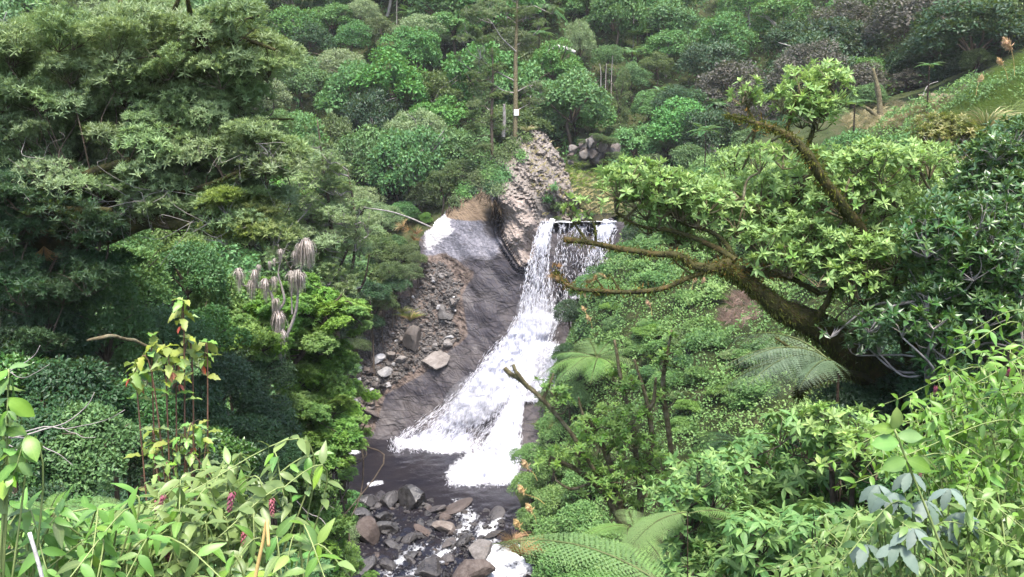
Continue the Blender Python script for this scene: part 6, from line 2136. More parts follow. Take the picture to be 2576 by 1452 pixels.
# ------------------------------------------------------------------ the mossy leaning tree on the right
b0 = np.array((7.2, 13.2, float(ground(np.array([7.2]), np.array([13.2]))[0])))
rt = thing('mossy_tree', 'mossy leaning tree with bright leaf rosettes, its bare limbs reaching over the waterfall', 'tree', b0)
gu, gv = proj(b0)
Y0 = 12.0
LS = limbs_of(rt, b0, [
    [(gu, gv, 13.2, .34), (2330, 1080, 13.1, .32), (2180, 920, 12.7, .28), (2100, 850, 12.5, .24), (2030, 808, 12.4, .19), (1950, 770, 12.2, .14), (1880, 712, 12.1, .10), (1815, 668, 12, .085)],
    [(1838, 660, 12, .09), (1790, 675, 12, .085), (1740, 668, 12, .08), (1705, 642, 12, .065), (1640, 640, 12, .055), (1560, 626, 12, .05), (1480, 610, 11.9, .045), (1418, 602, 11.9, .055)],
    [(1818, 672, 12, .06), (1740, 695, 12, .05), (1670, 725, 12, .045), (1580, 735, 11.9, .042), (1500, 730, 11.8, .038), (1440, 724, 11.8, .03), (1402, 695, 11.8, .024), (1398, 680, 11.8, .03)],
    [(2330, 1000, 13.0, .2), (2260, 780, 12.9, .17), (2190, 640, 12.5, .14), (2120, 520, 12.0, .10), (2060, 440, 11.7, .09), (2025, 380, 11.7, .082), (1970, 332, 11.9, .06), (1905, 312, 12.2, .04), (1828, 288, 12.5, .018)],
    [(1850, 655, 12, .06), (1790, 620, 12.2, .05), (1700, 585, 12.4, .04), (1610, 570, 12.4, .03), (1550, 535, 12.4, .025)], [(1850, 650, 12.1, .05), (1800, 590, 12.3, .04), (1720, 560, 12.4, .03), (1640, 500, 12.5, .02)],
    [(1950, 690, 12.1, .06), (1890, 680, 12.1, .06), (1830, 668, 12, .06)], [(2060, 740, 12.3, .05), (1990, 700, 12.2, .05), (1930, 690, 12.1, .05)], [(2100, 850, 12.4, .09), (2060, 800, 12.2, .06), (2080, 760, 12.1, .045), (2100, 700, 12.0, .03)],
    [(1975, 338, 13, .04), (1990, 290, 13, .03), (2010, 230, 13, .015)], [(1905, 314, 13, .03), (1885, 280, 13, .02), (1872, 240, 13, .01)], [(2025, 382, 13, .05), (2045, 330, 13, .04), (2060, 250, 13, .015)], [(2060, 440, 13, .05), (2090, 395, 13, .03), (2095, 380, 13, .015)],
    [(1480, 612, 11.9, .03), (1450, 570, 11.9, .02), (1428, 535, 11.9, .01)], [(1500, 614, 11.9, .026), (1496, 570, 11.9, .02), (1482, 540, 11.9, .01)], [(2150, 560, 13.2, .06), (2230, 460, 13, .04), (2320, 400, 12.8, .02)], [(2190, 640, 13.3, .06), (2060, 600, 12.6, .05), (1950, 560, 12.4, .03), (1860, 500, 12.4, .015)],
    [(1740, 690, 12, .02), (1700, 660, 12, .014), (1690, 640, 12, .008)], [(1560, 734, 11.9, .02), (1540, 700, 11.9, .014), (1530, 690, 11.9, .008)], [(1520, 730, 11.9, .018), (1500, 700, 11.9, .012), (1498, 690, 11.9, .008)], [(2200, 960, 12.6, .10), (2110, 940, 12.0, .08), (2020, 975, 11.6, .07), (2010, 1000, 11.6, .05)], [(2020, 975, 11.6, .06), (2010, 920, 11.5, .045), (1990, 880, 11.5, .03), (1950, 850, 11.5, .012)]],
    'bark_mossy', 'moss', 520, .06, thin=.8)
# rusty moss and hanging tufts on the upper side of the limbs
mm = MB()
for i, k in enumerate((0, 1, 2, 3, 6)):
    s = LS[k]
    mossy(mm, s[10:] if k == 0 else s, np.full(len(s), .07 if k in (1, 2) else .13), 700 if k == 0 else 300, .06, 400 + i, hang=-.5)
o = mm.build('rusty_moss', MAT['moss_rust'], rt, False)
o['kind'] = 'stuff'
cl = []
for poly, n, Y, rad, sd, ts in [
    ([(1960, 200), (2010, 170), (2110, 200), (2130, 260), (2080, 300), (2030, 330), (1980, 300), (1960, 250)], 16, (12.7, 13.3), (.22, .36), 1, .12), ([(1855, 215), (1910, 215), (1905, 270), (1862, 275)], 4, (12.9, 13.1), (.16, .22), 2, .12),
    ([(1400, 500), (1500, 510), (1500, 550), (1410, 545)], 6, (11.8, 12), (.12, .20), 3, .1), ([(1540, 445), (1620, 420), (1720, 470), (1800, 520), (1800, 570), (1700, 560), (1600, 530), (1545, 490)], 26, (12.1, 12.8), (.24, .42), 4, .08),
    ([(1790, 430), (1850, 400), (1960, 390), (2060, 420), (2160, 390), (2260, 380), (2350, 410), (2400, 460), (2420, 520), (2340, 560), (2200, 580), (2060, 620), (1900, 620), (1810, 560), (1780, 480)], 74, (12.2, 14.5), (.30, .52), 5, .06),
    ([(1870, 600), (2050, 600), (2200, 580), (2250, 680), (2150, 740), (2040, 720), (1930, 660)], 24, (11.7, 13.4), (.28, .46), 6, -.05), ([(2120, 640), (2300, 600), (2330, 760), (2200, 800), (2140, 760)], 22, (11.4, 13), (.28, .45), 7, -.05),
    ([(1900, 620), (2000, 640), (2030, 690), (1920, 680)], 7, (11.9, 12.2), (.2, .3), 8, -.1), ([(1600, 560), (1740, 600), (1850, 640), (1700, 630)], 8, (12.6, 13.2), (.2, .3), 10, -.05)]:
    cl += fill(poly, n, Y, rad, sd + 40, b0, ts, .7)
crown_near(rt, cl, ROS_BROAD, .120, 3.4, 'leaf_rosette', 'bark_lichen', LS, 290, seed=15, twig_r=.009, up=.8)
# little dry growths on the bare limbs
for u, v, s in [(1395, 690, .16), (1400, 672, .12), (1480, 712, .14), (1500, 705, .12), (1475, 735, .10), (1520, 690, .1)]:
    obj('moss_tuft', TUFT['leaf_dead'][1], rt, loc=[float(c) for c in P(u, v, 11.8) - b0], rot=(u * .7, .4, u), scale=s)

# ------------------------------------------------------------------ glossy dark tree at the right edge
b0 = np.array((9.0, 12.0, float(ground(np.array([9.0]), np.array([12.0]))[0])))
dt = thing('glossy_tree', 'dense dark glossy-leaved tree at the right edge behind the mossy tree', 'tree', b0)
gu, gv = proj(b0)
LS = limbs_of(dt, b0, [[(gu, gv, 12, .22), (2600, 1050, 12, .18), (2560, 880, 12, .15), (2500, 720, 12, .11), (2460, 580, 12, .05)], [(2580, 960, 12, .1), (2480, 860, 11.6, .08), (2400, 800, 11.3, .05), (2300, 760, 11, .02)], [(2560, 880, 12, .1), (2440, 900, 11.4, .07), (2360, 930, 11, .04), (2330, 960, 10.8, .02)], [(2530, 800, 12, .09), (2400, 700, 11.5, .06), (2330, 660, 11.2, .03)]], 'bark', 'moss', 120, .05)
cl = []
for poly, n, Y, rad, sd in [([(2330, 560), (2420, 480), (2600, 470), (2600, 860), (2480, 860), (2380, 800), (2300, 740), (2290, 640)], 70, (10.6, 12.6), (.30, .5), 61), ([(2230, 780), (2330, 760), (2400, 820), (2420, 940), (2350, 960), (2280, 880)], 18, (10.2, 11.4), (.22, .36), 62), ([(2430, 380), (2600, 330), (2600, 480), (2450, 480)], 16, (11.8, 13), (.3, .45), 63), ([(2080, 830), (2200, 800), (2250, 880), (2150, 900)], 6, (11, 11.8), (.2, .3), 64)]:
    cl += fill(poly, n, Y, rad, sd, b0, .0, .7)
crown_near(dt, cl, ROS_BROAD, .125, 4.2, 'leaf_gloss', 'bark_grey', LS, 280, seed=16, twig_r=.008)

# brown-yellow scrub under the grassy bank
b0 = np.array((11.8, 21.0, float(ground(np.array([11.8]), np.array([21.0]))[0])))
ys = thing('yellowish_scrub', 'straggly scrub with yellowish leaves and bare stems under the grassy bank', 'bush', b0)
cl = fill([(2320, 330), (2420, 320), (2470, 360), (2480, 430), (2400, 450), (2340, 400)], 22, (20, 22), (.35, .6), 66, b0)
LS = limbs_of(ys, b0, [[(*proj(b0), 21, .08), (2430, 450, 21, .05), (2400, 360, 21, .02)], [(2430, 460, 20.8, .03), (2450, 390, 20.6, .02), (2500, 370, 20.4, .012), (2590, 350, 20.2, .008)], [(2350, 380, 20.4, .02), (2390, 400, 20.2, .016), (2410, 450, 20, .01)], [(2470, 400, 20.3, .02), (2540, 430, 20, .015), (2590, 480, 19.8, .01)]], 'bark_pale', None, name='stem')
crown_near(ys, cl, ROS_SMALL, .13, 4.5, 'leaf_straw', 'bark_grey', LS, 120, seed=17, twig_r=.008)

# ------------------------------------------------------------------ small mossy tree in the lower middle
b0 = np.array((2.1, 14.2, float(ground(np.array([2.1]), np.array([14.2]))[0])))
sm = thing('small_mossy_tree', 'small many-stemmed tree with shaggy mossy stems and bright leaves, below the side cascade', 'tree', b0)
gu, gv = proj(b0)
LS = limbs_of(sm, b0, [
    [(gu, gv, 14.2, .12), (1600, 1420, 14.1, .09), (1560, 1310, 14, .065), (1520, 1240, 14, .055), (1455, 1185, 13.9, .045), (1385, 1150, 13.8, .02)], [(1575, 1340, 14, .06), (1540, 1180, 14, .05), (1500, 1090, 14, .04), (1480, 1050, 14, .02)],
    [(1600, 1400, 14, .06), (1612, 1270, 14.2, .055), (1600, 1150, 14.2, .05), (1590, 1060, 14.2, .045), (1562, 950, 14.2, .035), (1546, 855, 14.2, .02)], [(1640, 1430, 14.4, .06), (1668, 1320, 14.5, .055), (1695, 1220, 14.6, .05), (1682, 1080, 14.6, .045), (1668, 960, 14.6, .04), (1690, 830, 14.6, .015)],
    [(1540, 1260, 13.8, .04), (1450, 1110, 13.6, .036), (1390, 1030, 13.5, .034), (1345, 985, 13.5, .036), (1300, 950, 13.5, .034), (1282, 940, 13.5, .04), (1270, 925, 13.5, .03)], [(1612, 1270, 14.2, .05), (1640, 1120, 14.3, .045), (1625, 1010, 14.3, .035), (1595, 905, 14.3, .018)], [(1330, 975, 13.5, .04), (1300, 940, 13.4, .035), (1290, 918, 13.4, .03)], [(1365, 1005, 13.5, .03), (1385, 960, 13.5, .02), (1392, 940, 13.5, .012)],
    [(1590, 1060, 14.2, .04), (1640, 1020, 14.1, .035), (1650, 950, 14.1, .02)], [(1500, 1210, 14, .035), (1440, 1230, 13.8, .025), (1400, 1210, 13.8, .015)], [(1480, 1080, 14, .035), (1462, 1030, 14, .02), (1455, 1000, 14, .012)]],
    'bark_lichen', 'moss', 420, .035)
cl = fill([(1370, 1150), (1430, 1070), (1510, 1040), (1600, 1040), (1660, 1070), (1690, 1150), (1650, 1260), (1560, 1260), (1480, 1250), (1400, 1200)], 40, (13.4, 14.8), (.18, .32), 71, b0, .22, .7) + fill([(1540, 920), (1590, 930), (1600, 1010), (1550, 1010)], 7, (14, 14.4), (.12, .2), 72, b0, .1) + fill([(1650, 900), (1700, 880), (1700, 1020), (1640, 1030)], 9, (14.4, 14.7), (.12, .2), 73, b0, .05) + fill([(1350, 950), (1420, 980), (1430, 1020), (1370, 1000)], 5, (13.3, 13.6), (.12, .18), 74, b0, .1) + [(P(1690, 845, 14.6) - b0, .08, .1)]
crown_near(sm, cl, ROS_SMALL, .115, 3.1, 'leaf_soft', 'bark_lichen', LS, 280, seed=18, twig_r=.006)

# ------------------------------------------------------------------ tree ferns of the near slopes
p_ = hit(1500, 900, 1.6, 20, 60)
tree_fern(p_, 150 / FU * np.linalg.norm(p_), 'bright green tree fern spreading beside the side cascade', 'mid', 15, elev=(-12, 28))
tree_fern(P(2110, 930, 11.3), 1.55, 'big grey-green fern with long feathery fronds under the mossy trunk', 'grey', 9, elev=(0, 26), az=(-62, -88, -104, -122, -75, -140, -40, -95, -112), tr=.4)
tree_fern(P(1860, 1110, 14), 1.0, 'pale tree fern half hidden below the big grey-green fern', 'mid', 9, elev=(-10, 20), az=(-60, -90, -120, -150, -30, 180, 100, 60, 20))
tree_fern(P(1590, 1330, 11.5), .8, 'dark green fern growing under the small mossy tree', 'near', 9, elev=(-15, 20), tr=.4)
tree_fern(P(1730, 1290, 5.6), .58, 'yellow-green fern arching from the shrubs in the lower middle', 'near', 4, elev=(-14, 2), az=(-112, -126, -100, 60), tr=.08)
tree_fern(P(1680, 1490, 4.4), 1.0, 'large soft green fern along the bottom edge', 'near', 4, elev=(4, 14), az=(-96, -66, -124, -38), tr=.4)
tree_fern(P(290, 1330, 6.5), .5, 'dark green fern behind the left foreground shrub', 'near', 10, elev=(0, 30), tr=.4)
tree_fern(P(0, 1370, 6.2), .45, 'dark fern at the lower left edge', 'near', 9, elev=(0, 30), tr=.4)
tree_fern(P(120, 1290, 6.8), .4, 'small fern with a brown withered frond at lower left', 'near', 5, elev=(0, 30), dead=2)

label_by_landmark(NL, NEAR_LAND, 'bush')
# ------------------------------------------------------------------ foreground plants, leaf by leaf
def leaf_set(name, m, specs):
    out = []
    for kw in specs:
        tint = kw.pop('tint', .5)
        v, f = fine_leaf(**kw)
        out.append(MB().add(v, f, tint=tint + .10 * (v[:, 0] == 0)).mesh(name, MAT[m], True))
    return out


LF_SOFT = leaf_set('leaf', 'leaf_fore', [dict(w=.35, curl=c, fold=.14, seg=6, wavy=.12, peak=.33, seed=k, tint=t) for k, (c, t) in enumerate([(.25, .35), (.4, .5), (.15, .65), (.5, .25), (.3, .8)])])
LF_YEL = leaf_set('leaf', 'leaf_yellow', [dict(w=.46, curl=c, fold=.2, seg=8, wavy=.3, lobes=.16, peak=.5, seed=k, tint=t) for k, (c, t) in enumerate([(.3, .3), (.45, .5), (.2, .15)])])
LF_SAP = leaf_set('leaf', 'leaf_fore', [dict(w=.46, curl=c, fold=.2, seg=8, wavy=.3, lobes=.16, peak=.5, seed=k, tint=t) for k, (c, t) in enumerate([(.3, .7), (.45, .9)])])
LF_RED = leaf_set('leaf', 'leaf_red', [dict(w=.34, curl=c, fold=.25, seg=5, peak=.45, tint=t) for c, t in ((.3, .3), (.5, .7))])
LF_OVAL = leaf_set('leaf', 'leaf_fore', [dict(w=.55, curl=c, fold=.08, seg=6, wavy=.15, peak=.5, seed=k, tint=t) for k, (c, t) in enumerate([(.15, .7), (.3, .85), (.4, .5)])])
LF_GLOSS = leaf_set('leaf', 'leaf_gloss', [dict(w=.40, curl=c, fold=.1, seg=6, wavy=.12, peak=.45, seed=k, tint=t) for k, (c, t) in enumerate([(.3, .5), (.45, .7), (.2, .9)])])
L_('leaf_silver', (.055, .090, .062), (.095, .135, .105), (.15, .195, .165), trans=.15, rough=.55, spec=.3)
LF_PALM = leaf_set('leaf', 'leaf_silver', [dict(w=.40, curl=c, fold=.08, seg=12, wavy=.10, lobes=.07, peak=.55, seed=k, tint=t) for k, (c, t) in enumerate([(.35, .5), (.5, .35), (.25, .7)])])
fb = MB()
r_ = rng(3)
nf = 40
zz = -np.linspace(0, 1, nf)
a_ = np.arange(nf) * 2.4
fb.inst(*leaf_t(.6, 'leaf'), np.stack([.04 * np.cos(a_), .04 * np.sin(a_), zz], -1), frames(norm(np.stack([np.cos(a_), np.sin(a_), -1.0 + 0 * a_], -1)), np.stack([np.cos(a_), np.sin(a_), 1 + 0 * a_], -1)), .30 * (1 - .5 * np.abs(zz)), np.clip(.5 + r_.normal(size=nf) * .25, 0, 1))
FLOWER = fb.mesh('flower', MAT['flower'], False)


def stem_plant(t, base, tips, leaves, L, pairs, m_stem, seed, srad=.006, start=.25, droop=.25, cap=300, bend=.15, upc=.5, flower=0, tipleaf=None, whorl=2, size_up=.6, stem_name='stem', bare=None, arch=.12):
    """arching stems with leaves in opposite pairs; every leaf is an object until the cap, the rest are joined"""
    r = rng(seed)
    todo = []
    for si, tip in enumerate(tips):
        tip = np.asarray(tip, float) - base
        bs = np.array((r.normal() * .06, r.normal() * .06, 0)) + tip * np.array((.12, .12, 0))
        ln = np.linalg.norm(tip - bs)
        md = bs * .5 + tip * .5 + np.array((r.normal() * bend * .4, r.normal() * bend * .4, bend)) * ln
        md[:2] = md[:2] * .75 + bs[:2] * .25
        sw = np.array((r.normal() - .25, r.normal() * .6 - .5, -.35)) * arch
        s = spline([bs, md, tip - sw * .25, tip + sw], 26)
        mb = MB()
        mb.tube(s, np.linspace(srad, srad * .35, 26), 6)
        st = mb.build(stem_name, MAT[m_stem], t)
        T = norm(np.gradient(s, axis=0))
        ph = r.random() * 3
        for k in range(pairs):
            q = start + (1 - start) * (k + .3) / pairs
            i = min(25, int(q * 25))
            for w in range(whorl):
                a = ph + k * 1.57 + w * 6.283 / whorl + r.normal() * .2
                x = norm(np.cross(T[i], np.array((.3, 0, 1.0))))
                y = np.cross(T[i], x)
                d = math.cos(a) * x + math.sin(a) * y
                f = norm(d + T[i] * .35 + np.array((0, 0, upc * .3 - droop * (.5 + r.random()))))
                nn = norm(np.array((0, -.25, 1.0)) + T[i] * .3 + r.normal(size=3) * .25)
                todo.append((s[i], frames(f[None], nn[None])[0], L * (1 - size_up * (q - .3) * .7) * (.75 + .45 * r.random()), 0))
        tl = tipleaf or leaves
        for w in range(3 if tipleaf is None else 4):
            a = r.random() * 6.28
            f = norm(T[-1] * .9 + np.array((math.cos(a), math.sin(a), .2)) * .6)
            todo.append((s[-1], frames(f[None], norm(r.normal(size=3) * .4 + np.array((0, -.4, .8)))[None])[0], L * (.5 if tipleaf is None else .48) * (.7 + .5 * r.random()), 0 if tipleaf is None else 1))
        if flower and si % flower == 0:
            obj('flower', FLOWER, t, loc=[float(c) for c in s[-4] + np.array((0, -.06, .01))], rot=(r.normal() * .3, r.normal() * .3, 0), scale=L * (.6 + .3 * r.random()))
    order = r.permutation(len(todo))
    rest = MB()
    for c, k in enumerate(order):
        p, M_, sc, tp = todo[k]
        ms = (tipleaf if tp else leaves)
        me = ms[int(r.integers(len(ms)))]
        if c < cap:
            obj('leaf', me, t, M=m4(p, M_, sc))
        else:
            n_ = len(me.vertices)
            v = np.empty(n_ * 3)
            me.vertices.foreach_get('co', v)
            f = np.array([q.vertices[:] for q in me.polygons])
            rest.inst(v.reshape(-1, 3), f, p[None], M_[None], np.array([sc]), np.array([.3 + .5 * r.random()]))
    if rest.n:
        o = rest.build('leaves', me.materials[0], t)
        o['kind'] = 'stuff'


def tips_in(poly, n, Y, seed, mind=40):
    r = rng(seed)
    out, uv = [], []
    us_, vs_ = [p[0] for p in poly], [p[1] for p in poly]
    k = 0
    while len(out) < n and k < n * 80:
        k += 1
        u = min(us_) + (max(us_) - min(us_)) * r.random()
        v = min(vs_) + (max(vs_) - min(vs_)) * r.random()
        if in_poly(np.array([u]), np.array([v]), poly)[0] and all(math.hypot(u - a, v - b) > mind for a, b in uv):
            uv.append((u, v))
            out.append(P(u, v, Y[0] + (Y[1] - Y[0]) * r.random()))
    return out


def gbase(x, y):
    return np.array((x, y, float(ground(np.array([x]), np.array([y]))[0])))


# flowering shrub at lower left
b0 = gbase(-1.05, 2.7)
t = thing('flowering_shrub', 'bright green shrub with pointed paired leaves and hanging purple flowers, lower left', 'shrub', b0)
tp = tips_in([(330, 1330), (430, 1240), (560, 1205), (600, 1270), (660, 1330), (640, 1450), (300, 1450), (250, 1360)], 70, (2.4, 3.1), 1, 26)
tp += [P(u, v, Y) for u, v, Y in [(715, 1150, 2.8), (690, 1180, 2.75), (780, 1215, 2.7), (745, 1195, 2.8), (600, 1180, 2.9), (560, 1215, 2.8), (640, 1240, 2.6), (690, 1270, 2.6), (520, 1270, 2.6)]]
stem_plant(t, b0, tp, LF_SOFT, .076, 8, 'stem', 101, .0045, .45, .35, 290, .12, flower=4, size_up=.3, arch=.16)
b0 = gbase(-1.55, 2.3)
t = thing('flowering_shrub', 'low leafy flowering shrub with bronze-edged leaves in the lower left corner', 'shrub', b0)
tp = tips_in([(0, 1340), (120, 1320), (220, 1320), (330, 1340), (360, 1420), (200, 1450), (0, 1450)], 44, (2.1, 2.6), 2, 26) + [P(30, 1318, 2.2), P(330, 1290, 2.3), P(400, 1400, 2.2)]
stem_plant(t, b0, tp, LF_SOFT, .072, 8, 'stem', 102, .0045, .4, .35, 280, .12, flower=14, size_up=.3, arch=.16)
b0 = gbase(-.55, 2.2)
t = thing('flowering_shrub', 'few large-leaved shoots of a flowering shrub right of the dry stem', 'shrub', b0)
stem_plant(t, b0, [P(770, 1375, 2.1), P(745, 1395, 2.15), P(800, 1420, 2.1), P(700, 1400, 2.2), P(640, 1400, 2.3), P(600, 1440, 2.2)], LF_SOFT, .085, 5, 'stem', 103, .004, .4, .3, 200, .1, flower=0)

# sapling with lobed yellow-green leaves and red tips
b0 = gbase(-1.35, 3.3)
t = thing('sapling', 'upright sapling with lobed yellow-green leaves and red tips, standing before the dark bush', 'tree', b0)
tp = [P(461, 815, 3.4), P(385, 900, 3.35), P(372, 950, 3.3), P(478, 905, 3.45), P(520, 915, 3.5), P(420, 930, 3.3), P(445, 960, 3.35), P(500, 1120, 3.3), P(390, 1130, 3.3), P(345, 970, 3.35)]
stem_plant(t, b0, tp, LF_YEL[:2] + LF_SAP, .07, 9, 'stem_red', 104, .005, .45, .22, 290, .03, tipleaf=LF_RED, size_up=.1, whorl=2, arch=.02)
tp = tips_in([(370, 1150), (460, 1100), (540, 1130), (520, 1210), (400, 1220)], 9, (3.15, 3.4), 6, 36)
stem_plant(t, b0, tp, LF_SAP, .066, 4, 'stem_red', 105, .004, .6, .3, 120, .06, stem_name='side_stem', arch=.05)

# oval leaves at the left edge
b0 = gbase(-1.5, 2.1)
t = thing('broadleaf_shrub', 'shoot with a few large oval yellow-green leaves at the left edge', 'shrub', b0)
tp = [P(20, 1010, 2.0), P(-20, 1060, 2.0), P(10, 1120, 2.05), P(60, 1170, 2.0), P(20, 1200, 2.0), P(80, 1185, 2.05), P(0, 1260, 2.0)]
stem_plant(t, b0, tp, LF_OVAL, .068, 3, 'stem', 106, .004, .74, .45, 120, .02, size_up=.2, arch=.03)
# bare white twigs
for base, lims_, lb in [((20, 1105, 6.0), [[(-20, 1060, 6, .012), (20, 1100, 6, .011), (100, 1085, 6, .009), (170, 1060, 6, .008), (220, 1020, 6, .006), (240, 985, 6, .003)], [(20, 1100, 6, .010), (90, 1080, 5.9, .008), (180, 1075, 5.9, .006), (260, 1060, 5.9, .004), (310, 1035, 5.9, .002)],
                                          [(40, 1100, 6, .010), (100, 1110, 5.9, .008), (140, 1140, 5.9, .006), (180, 1175, 5.9, .003)], [(150, 1068, 6, .005), (190, 1095, 6, .004), (240, 1100, 6, .002)], [(-10, 1100, 6, .01), (30, 1120, 6, .008), (60, 1150, 6, .004)]], 'bare whitish branching twigs spread before the dark bush at left'),
                        ((0, 900, 7.0), [[(-30, 960, 7, .009), (30, 930, 7, .007), (80, 900, 7, .005), (100, 870, 7, .002)], [(20, 935, 7, .006), (60, 950, 7, .004), (120, 920, 7, .002)]], 'small bare grey twigs at the left edge above the whitish ones'),
                        ((790, 1300, 12.0), [[(830, 1330, 12, .012), (800, 1300, 12, .01), (770, 1290, 12, .008), (745, 1262, 12, .004)], [(800, 1300, 12, .009), (815, 1275, 12, .006), (840, 1280, 12, .003)], [(770, 1290, 12, .007), (780, 1310, 12, .005), (800, 1325, 12, .003)]], 'bare pale twig by the stream edge at the foot of the bushy tree'),
                        ((270, 850, 9.0), [[(430, 900, 9.6, .012), (350, 862, 9.3, .018), (285, 846, 9, .02), (250, 852, 8.9, .021), (218, 858, 8.9, .012)]], 'short yellowish mossy broken branch in the dark bush at left')]:
    b0 = P(*base)
    t = thing('bare_twig', lb, 'twig', b0)
    for pts in lims_:
        s, rd = limb_uv(pts, b0, 18)
        rd = rd * (1 if 'mossy' in lb else .6)
        s = s + .012 * fbm(s * 9, 2, 5)[:, None]
        mb = MB()
        mb.tube(s, rd, 5)
        mb.build('twig', MAT['bark_lichen' if 'mossy' in lb else 'bark_grey'], t)
# dry stem
b0 = P(628, 1560, 1.9)
t = thing('dry_stalk', 'single dry straw-coloured stalk with a bent tip, standing at the lower left', 'stalk', b0)
s, rd = limb_uv([(625, 1560, 1.9, .005), (645, 1440, 1.9, .0045), (660, 1370, 1.9, .004), (671, 1312, 1.9, .003), (673, 1330, 1.89, .0022), (676, 1375, 1.88, .0015)], b0, 30)
mb = MB()
mb.tube(s, rd, 6)
mb.build('stalk', MAT['stem_dry'], t)
s, rd = limb_uv([(130, 1560, 1.7, .003), (100, 1430, 1.7, .003), (74, 1340, 1.7, .002)], b0, 12)
b1 = b0 + s[0]
t = thing('dry_stalk', 'thin pale stalk among the leaves in the lower left corner', 'stalk', b1)
mb = MB()
mb.tube(s - s[0], rd, 5)
mb.build('stalk', MAT['bark_pale'], t)

# flowering shrub at right
b0 = gbase(2.35, 3.6)
t = thing('flowering_shrub', 'tall flowering shrub with purple tassels filling the lower right edge', 'shrub', b0)
tp = tips_in([(2220, 1130), (2330, 1010), (2420, 950), (2560, 880), (2620, 900), (2620, 1200), (2450, 1230), (2300, 1180)], 80, (3.2, 4.6), 11, 28) + [P(2390, 950, 3.8), P(2570, 820, 3.6), P(2540, 850, 3.6)]
stem_plant(t, b0, tp, LF_SOFT, .066, 13, 'stem', 111, .004, .45, .45, 300, .16, flower=5, size_up=.25, arch=.2)
b0 = gbase(1.7, 3.0)
t = thing('flowering_shrub', 'leafy lower half of the flowering growth below the silvery leaves', 'shrub', b0)
tp = tips_in([(2080, 1330), (2200, 1290), (2330, 1300), (2450, 1260), (2600, 1250), (2600, 1450), (2080, 1450)], 70, (2.7, 4.0), 12, 28)
stem_plant(t, b0, tp, LF_SOFT[:2] + LF_GLOSS[:1], .064, 12, 'stem', 112, .004, .45, .45, 290, .16, size_up=.25, arch=.2)
# silvery large palmate leaves
b0 = gbase(1.6, 3.1)
t = thing('palmate_shrub', 'shrub with large silvery toothed leaves spread like fingers, lower right', 'shrub', b0)
r = rng(77)
for k, (u, v) in enumerate([(2290, 1190), (2330, 1260), (2250, 1240), (2390, 1230), (2210, 1220), (2300, 1330), (2360, 1320), (2180, 1370), (2420, 1290), (2260, 1370)]):
    c = P(u, v, 2.65 + .25 * r.random()) - b0
    mb = MB()
    mb.tube(spline([(c[0] * .3, c[1] * .3, 0), c * .6 + np.array((0, 0, .1)), c], 10), np.linspace(.006, .003, 10), 5)
    mb.build('stem', MAT['stem'], t)
    for w in range(5):
        a = r.random() * .4 + w * 1.2566
        f = norm(np.array((math.cos(a), math.sin(a) * .8 - .3, -.35 - .3 * r.random())))
        M_ = frames(f[None], norm(np.array((0, -.3, 1.0)) + r.normal(size=3) * .15)[None])[0]
        obj('leaf', LF_PALM[int(r.integers(3))], t, M=m4(c, M_, .075 + .03 * r.random()))
b0 = P(2390, 1440, 2.7)
t = thing('climbing_shoot', 'long yellow-green shoot with heart-shaped leaves rising before the silvery shrub', 'plant', b0)
s, rd = limb_uv([(2395, 1450, 2.7, .004), (2350, 1330, 2.7, .004), (2290, 1180, 2.7, .003), (2250, 1080, 2.7, .002)], b0, 20)
mb = MB()
mb.tube(s, rd, 5)
mb.build('stem', MAT['stem'], t)
for k, (i, a, L) in enumerate([(17, 2.6, .10), (18, .6, .08), (14, .2, .09), (14, 2.9, .09), (19, 1.6, .08), (19, 2.4, .07)]):
    f = norm(np.array((math.cos(a), -.3, math.sin(a) - .5)))
    obj('leaf', LF_OVAL[k % 3], t, M=m4(s[i], frames(f[None], np.array([(0, -.9, .4)]))[0], L))

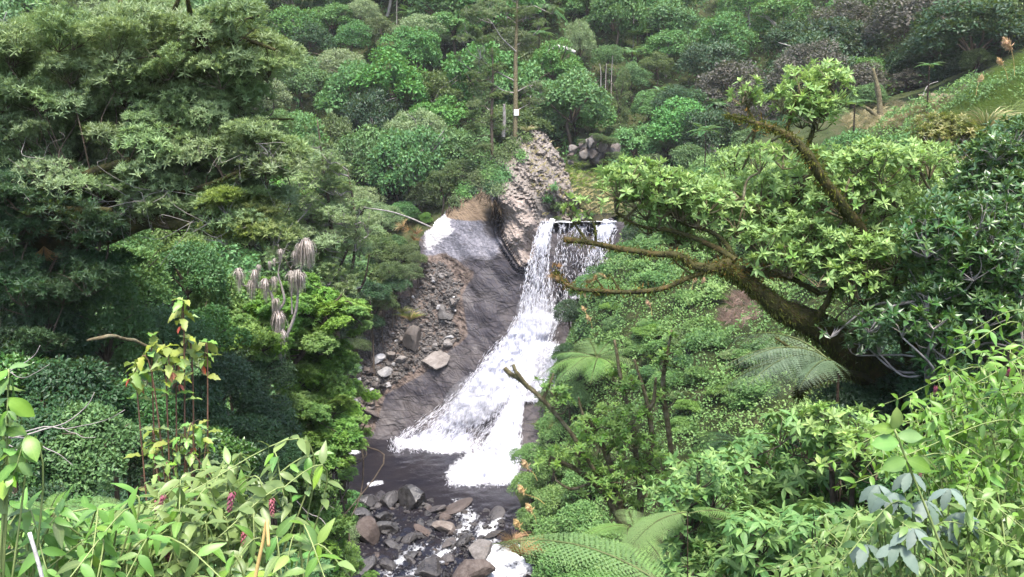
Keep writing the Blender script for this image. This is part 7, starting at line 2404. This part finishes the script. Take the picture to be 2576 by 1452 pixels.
# shrubs of the lower middle and right with whorled leaves
for nm, lb, bx, poly, n, Y, rad, sz, m, sd, ros, dens in [
    ('whorled_shrub', 'glossy shrub with whorls of drooping leaves below the mossy trunk', (3.4, 7.6), [(1780, 1180), (1900, 1080), (2050, 1050), (2180, 1180), (2150, 1330), (1950, 1380), (1800, 1330)], 44, (7.0, 8.6), (.22, .36), .125, 'leaf_cover', 201, 'ROS_WHORL', 2.6),
    ('whorled_shrub', 'round-leaved shrub with yellowish young leaves under the big grey-green fern', (2.9, 7.2), [(2050, 1060), (2130, 1030), (2210, 1070), (2230, 1150), (2190, 1200), (2090, 1180)], 14, (6.6, 7.4), (.16, .26), .10, 'leaf_rosette', 202, 'ROS_SMALL', 2.6),
    ('whorled_shrub', 'pale-flecked shrub with small oval leaves beside the bright arching fern', (1.7, 6.6), [(1680, 1240), (1760, 1180), (1830, 1280), (1830, 1450), (1700, 1450), (1690, 1350)], 26, (6.0, 7.4), (.18, .30), .09, 'leaf_cover', 203, 'ROS_SMALL', 2.8),
    ('whorled_shrub', 'dense green shrub along the bottom edge right of the arching fern', (2.2, 5.2), [(1830, 1360), (1980, 1320), (2120, 1330), (2150, 1460), (1830, 1460)], 28, (4.6, 5.8), (.16, .28), .105, 'leaf_cover', 204, 'ROS_WHORL', 2.6)]:
    b0 = gbase(*bx)
    t = thing(nm, lb, 'shrub', b0, 0)
    gu, gv = proj(b0)
    cl = fill(poly, n, Y, rad, sd, b0, 0, .7)
    cu, cv = np.mean([p[0] for p in poly]), np.mean([p[1] for p in poly])
    LS = limbs_of(t, b0, [[(gu, gv, bx[1], .05), (cu * .5 + gu * .5, cv * .5 + gv * .5, bx[1], .035), (cu, cv, bx[1], .015)], [(gu + 10, gv, bx[1], .04), (poly[0][0] * .6 + cu * .4, poly[0][1] * .4 + cv * .6, bx[1], .02)], [(gu - 10, gv, bx[1], .04), (poly[3][0] * .6 + cu * .4, poly[3][1] * .6 + cv * .4, bx[1], .02)]], 'bark', None)
    crown_near(t, cl, {'ROS_WHORL': ROS_WHORL, 'ROS_SMALL': ROS_SMALL}[ros], sz, dens, m, 'bark', LS, 200, seed=sd, twig_r=.005, up=.7)

# ------------------------------------------------------------------ air
m, nt, out = mat('haze')
pv_ = nd(nt, 'VolumePrincipled', Density=.0002, Anisotropy=.0)
pv_.inputs['Color'].default_value = (.93, .94, 1.0, 1)
nt.links.new(pv_.outputs[0], out.inputs['Volume'])
hz = MB().add(*box((0, 102, 56), (130, 122, 77.5))).build('haze', m, None, False)
tag(hz, kind='stuff')
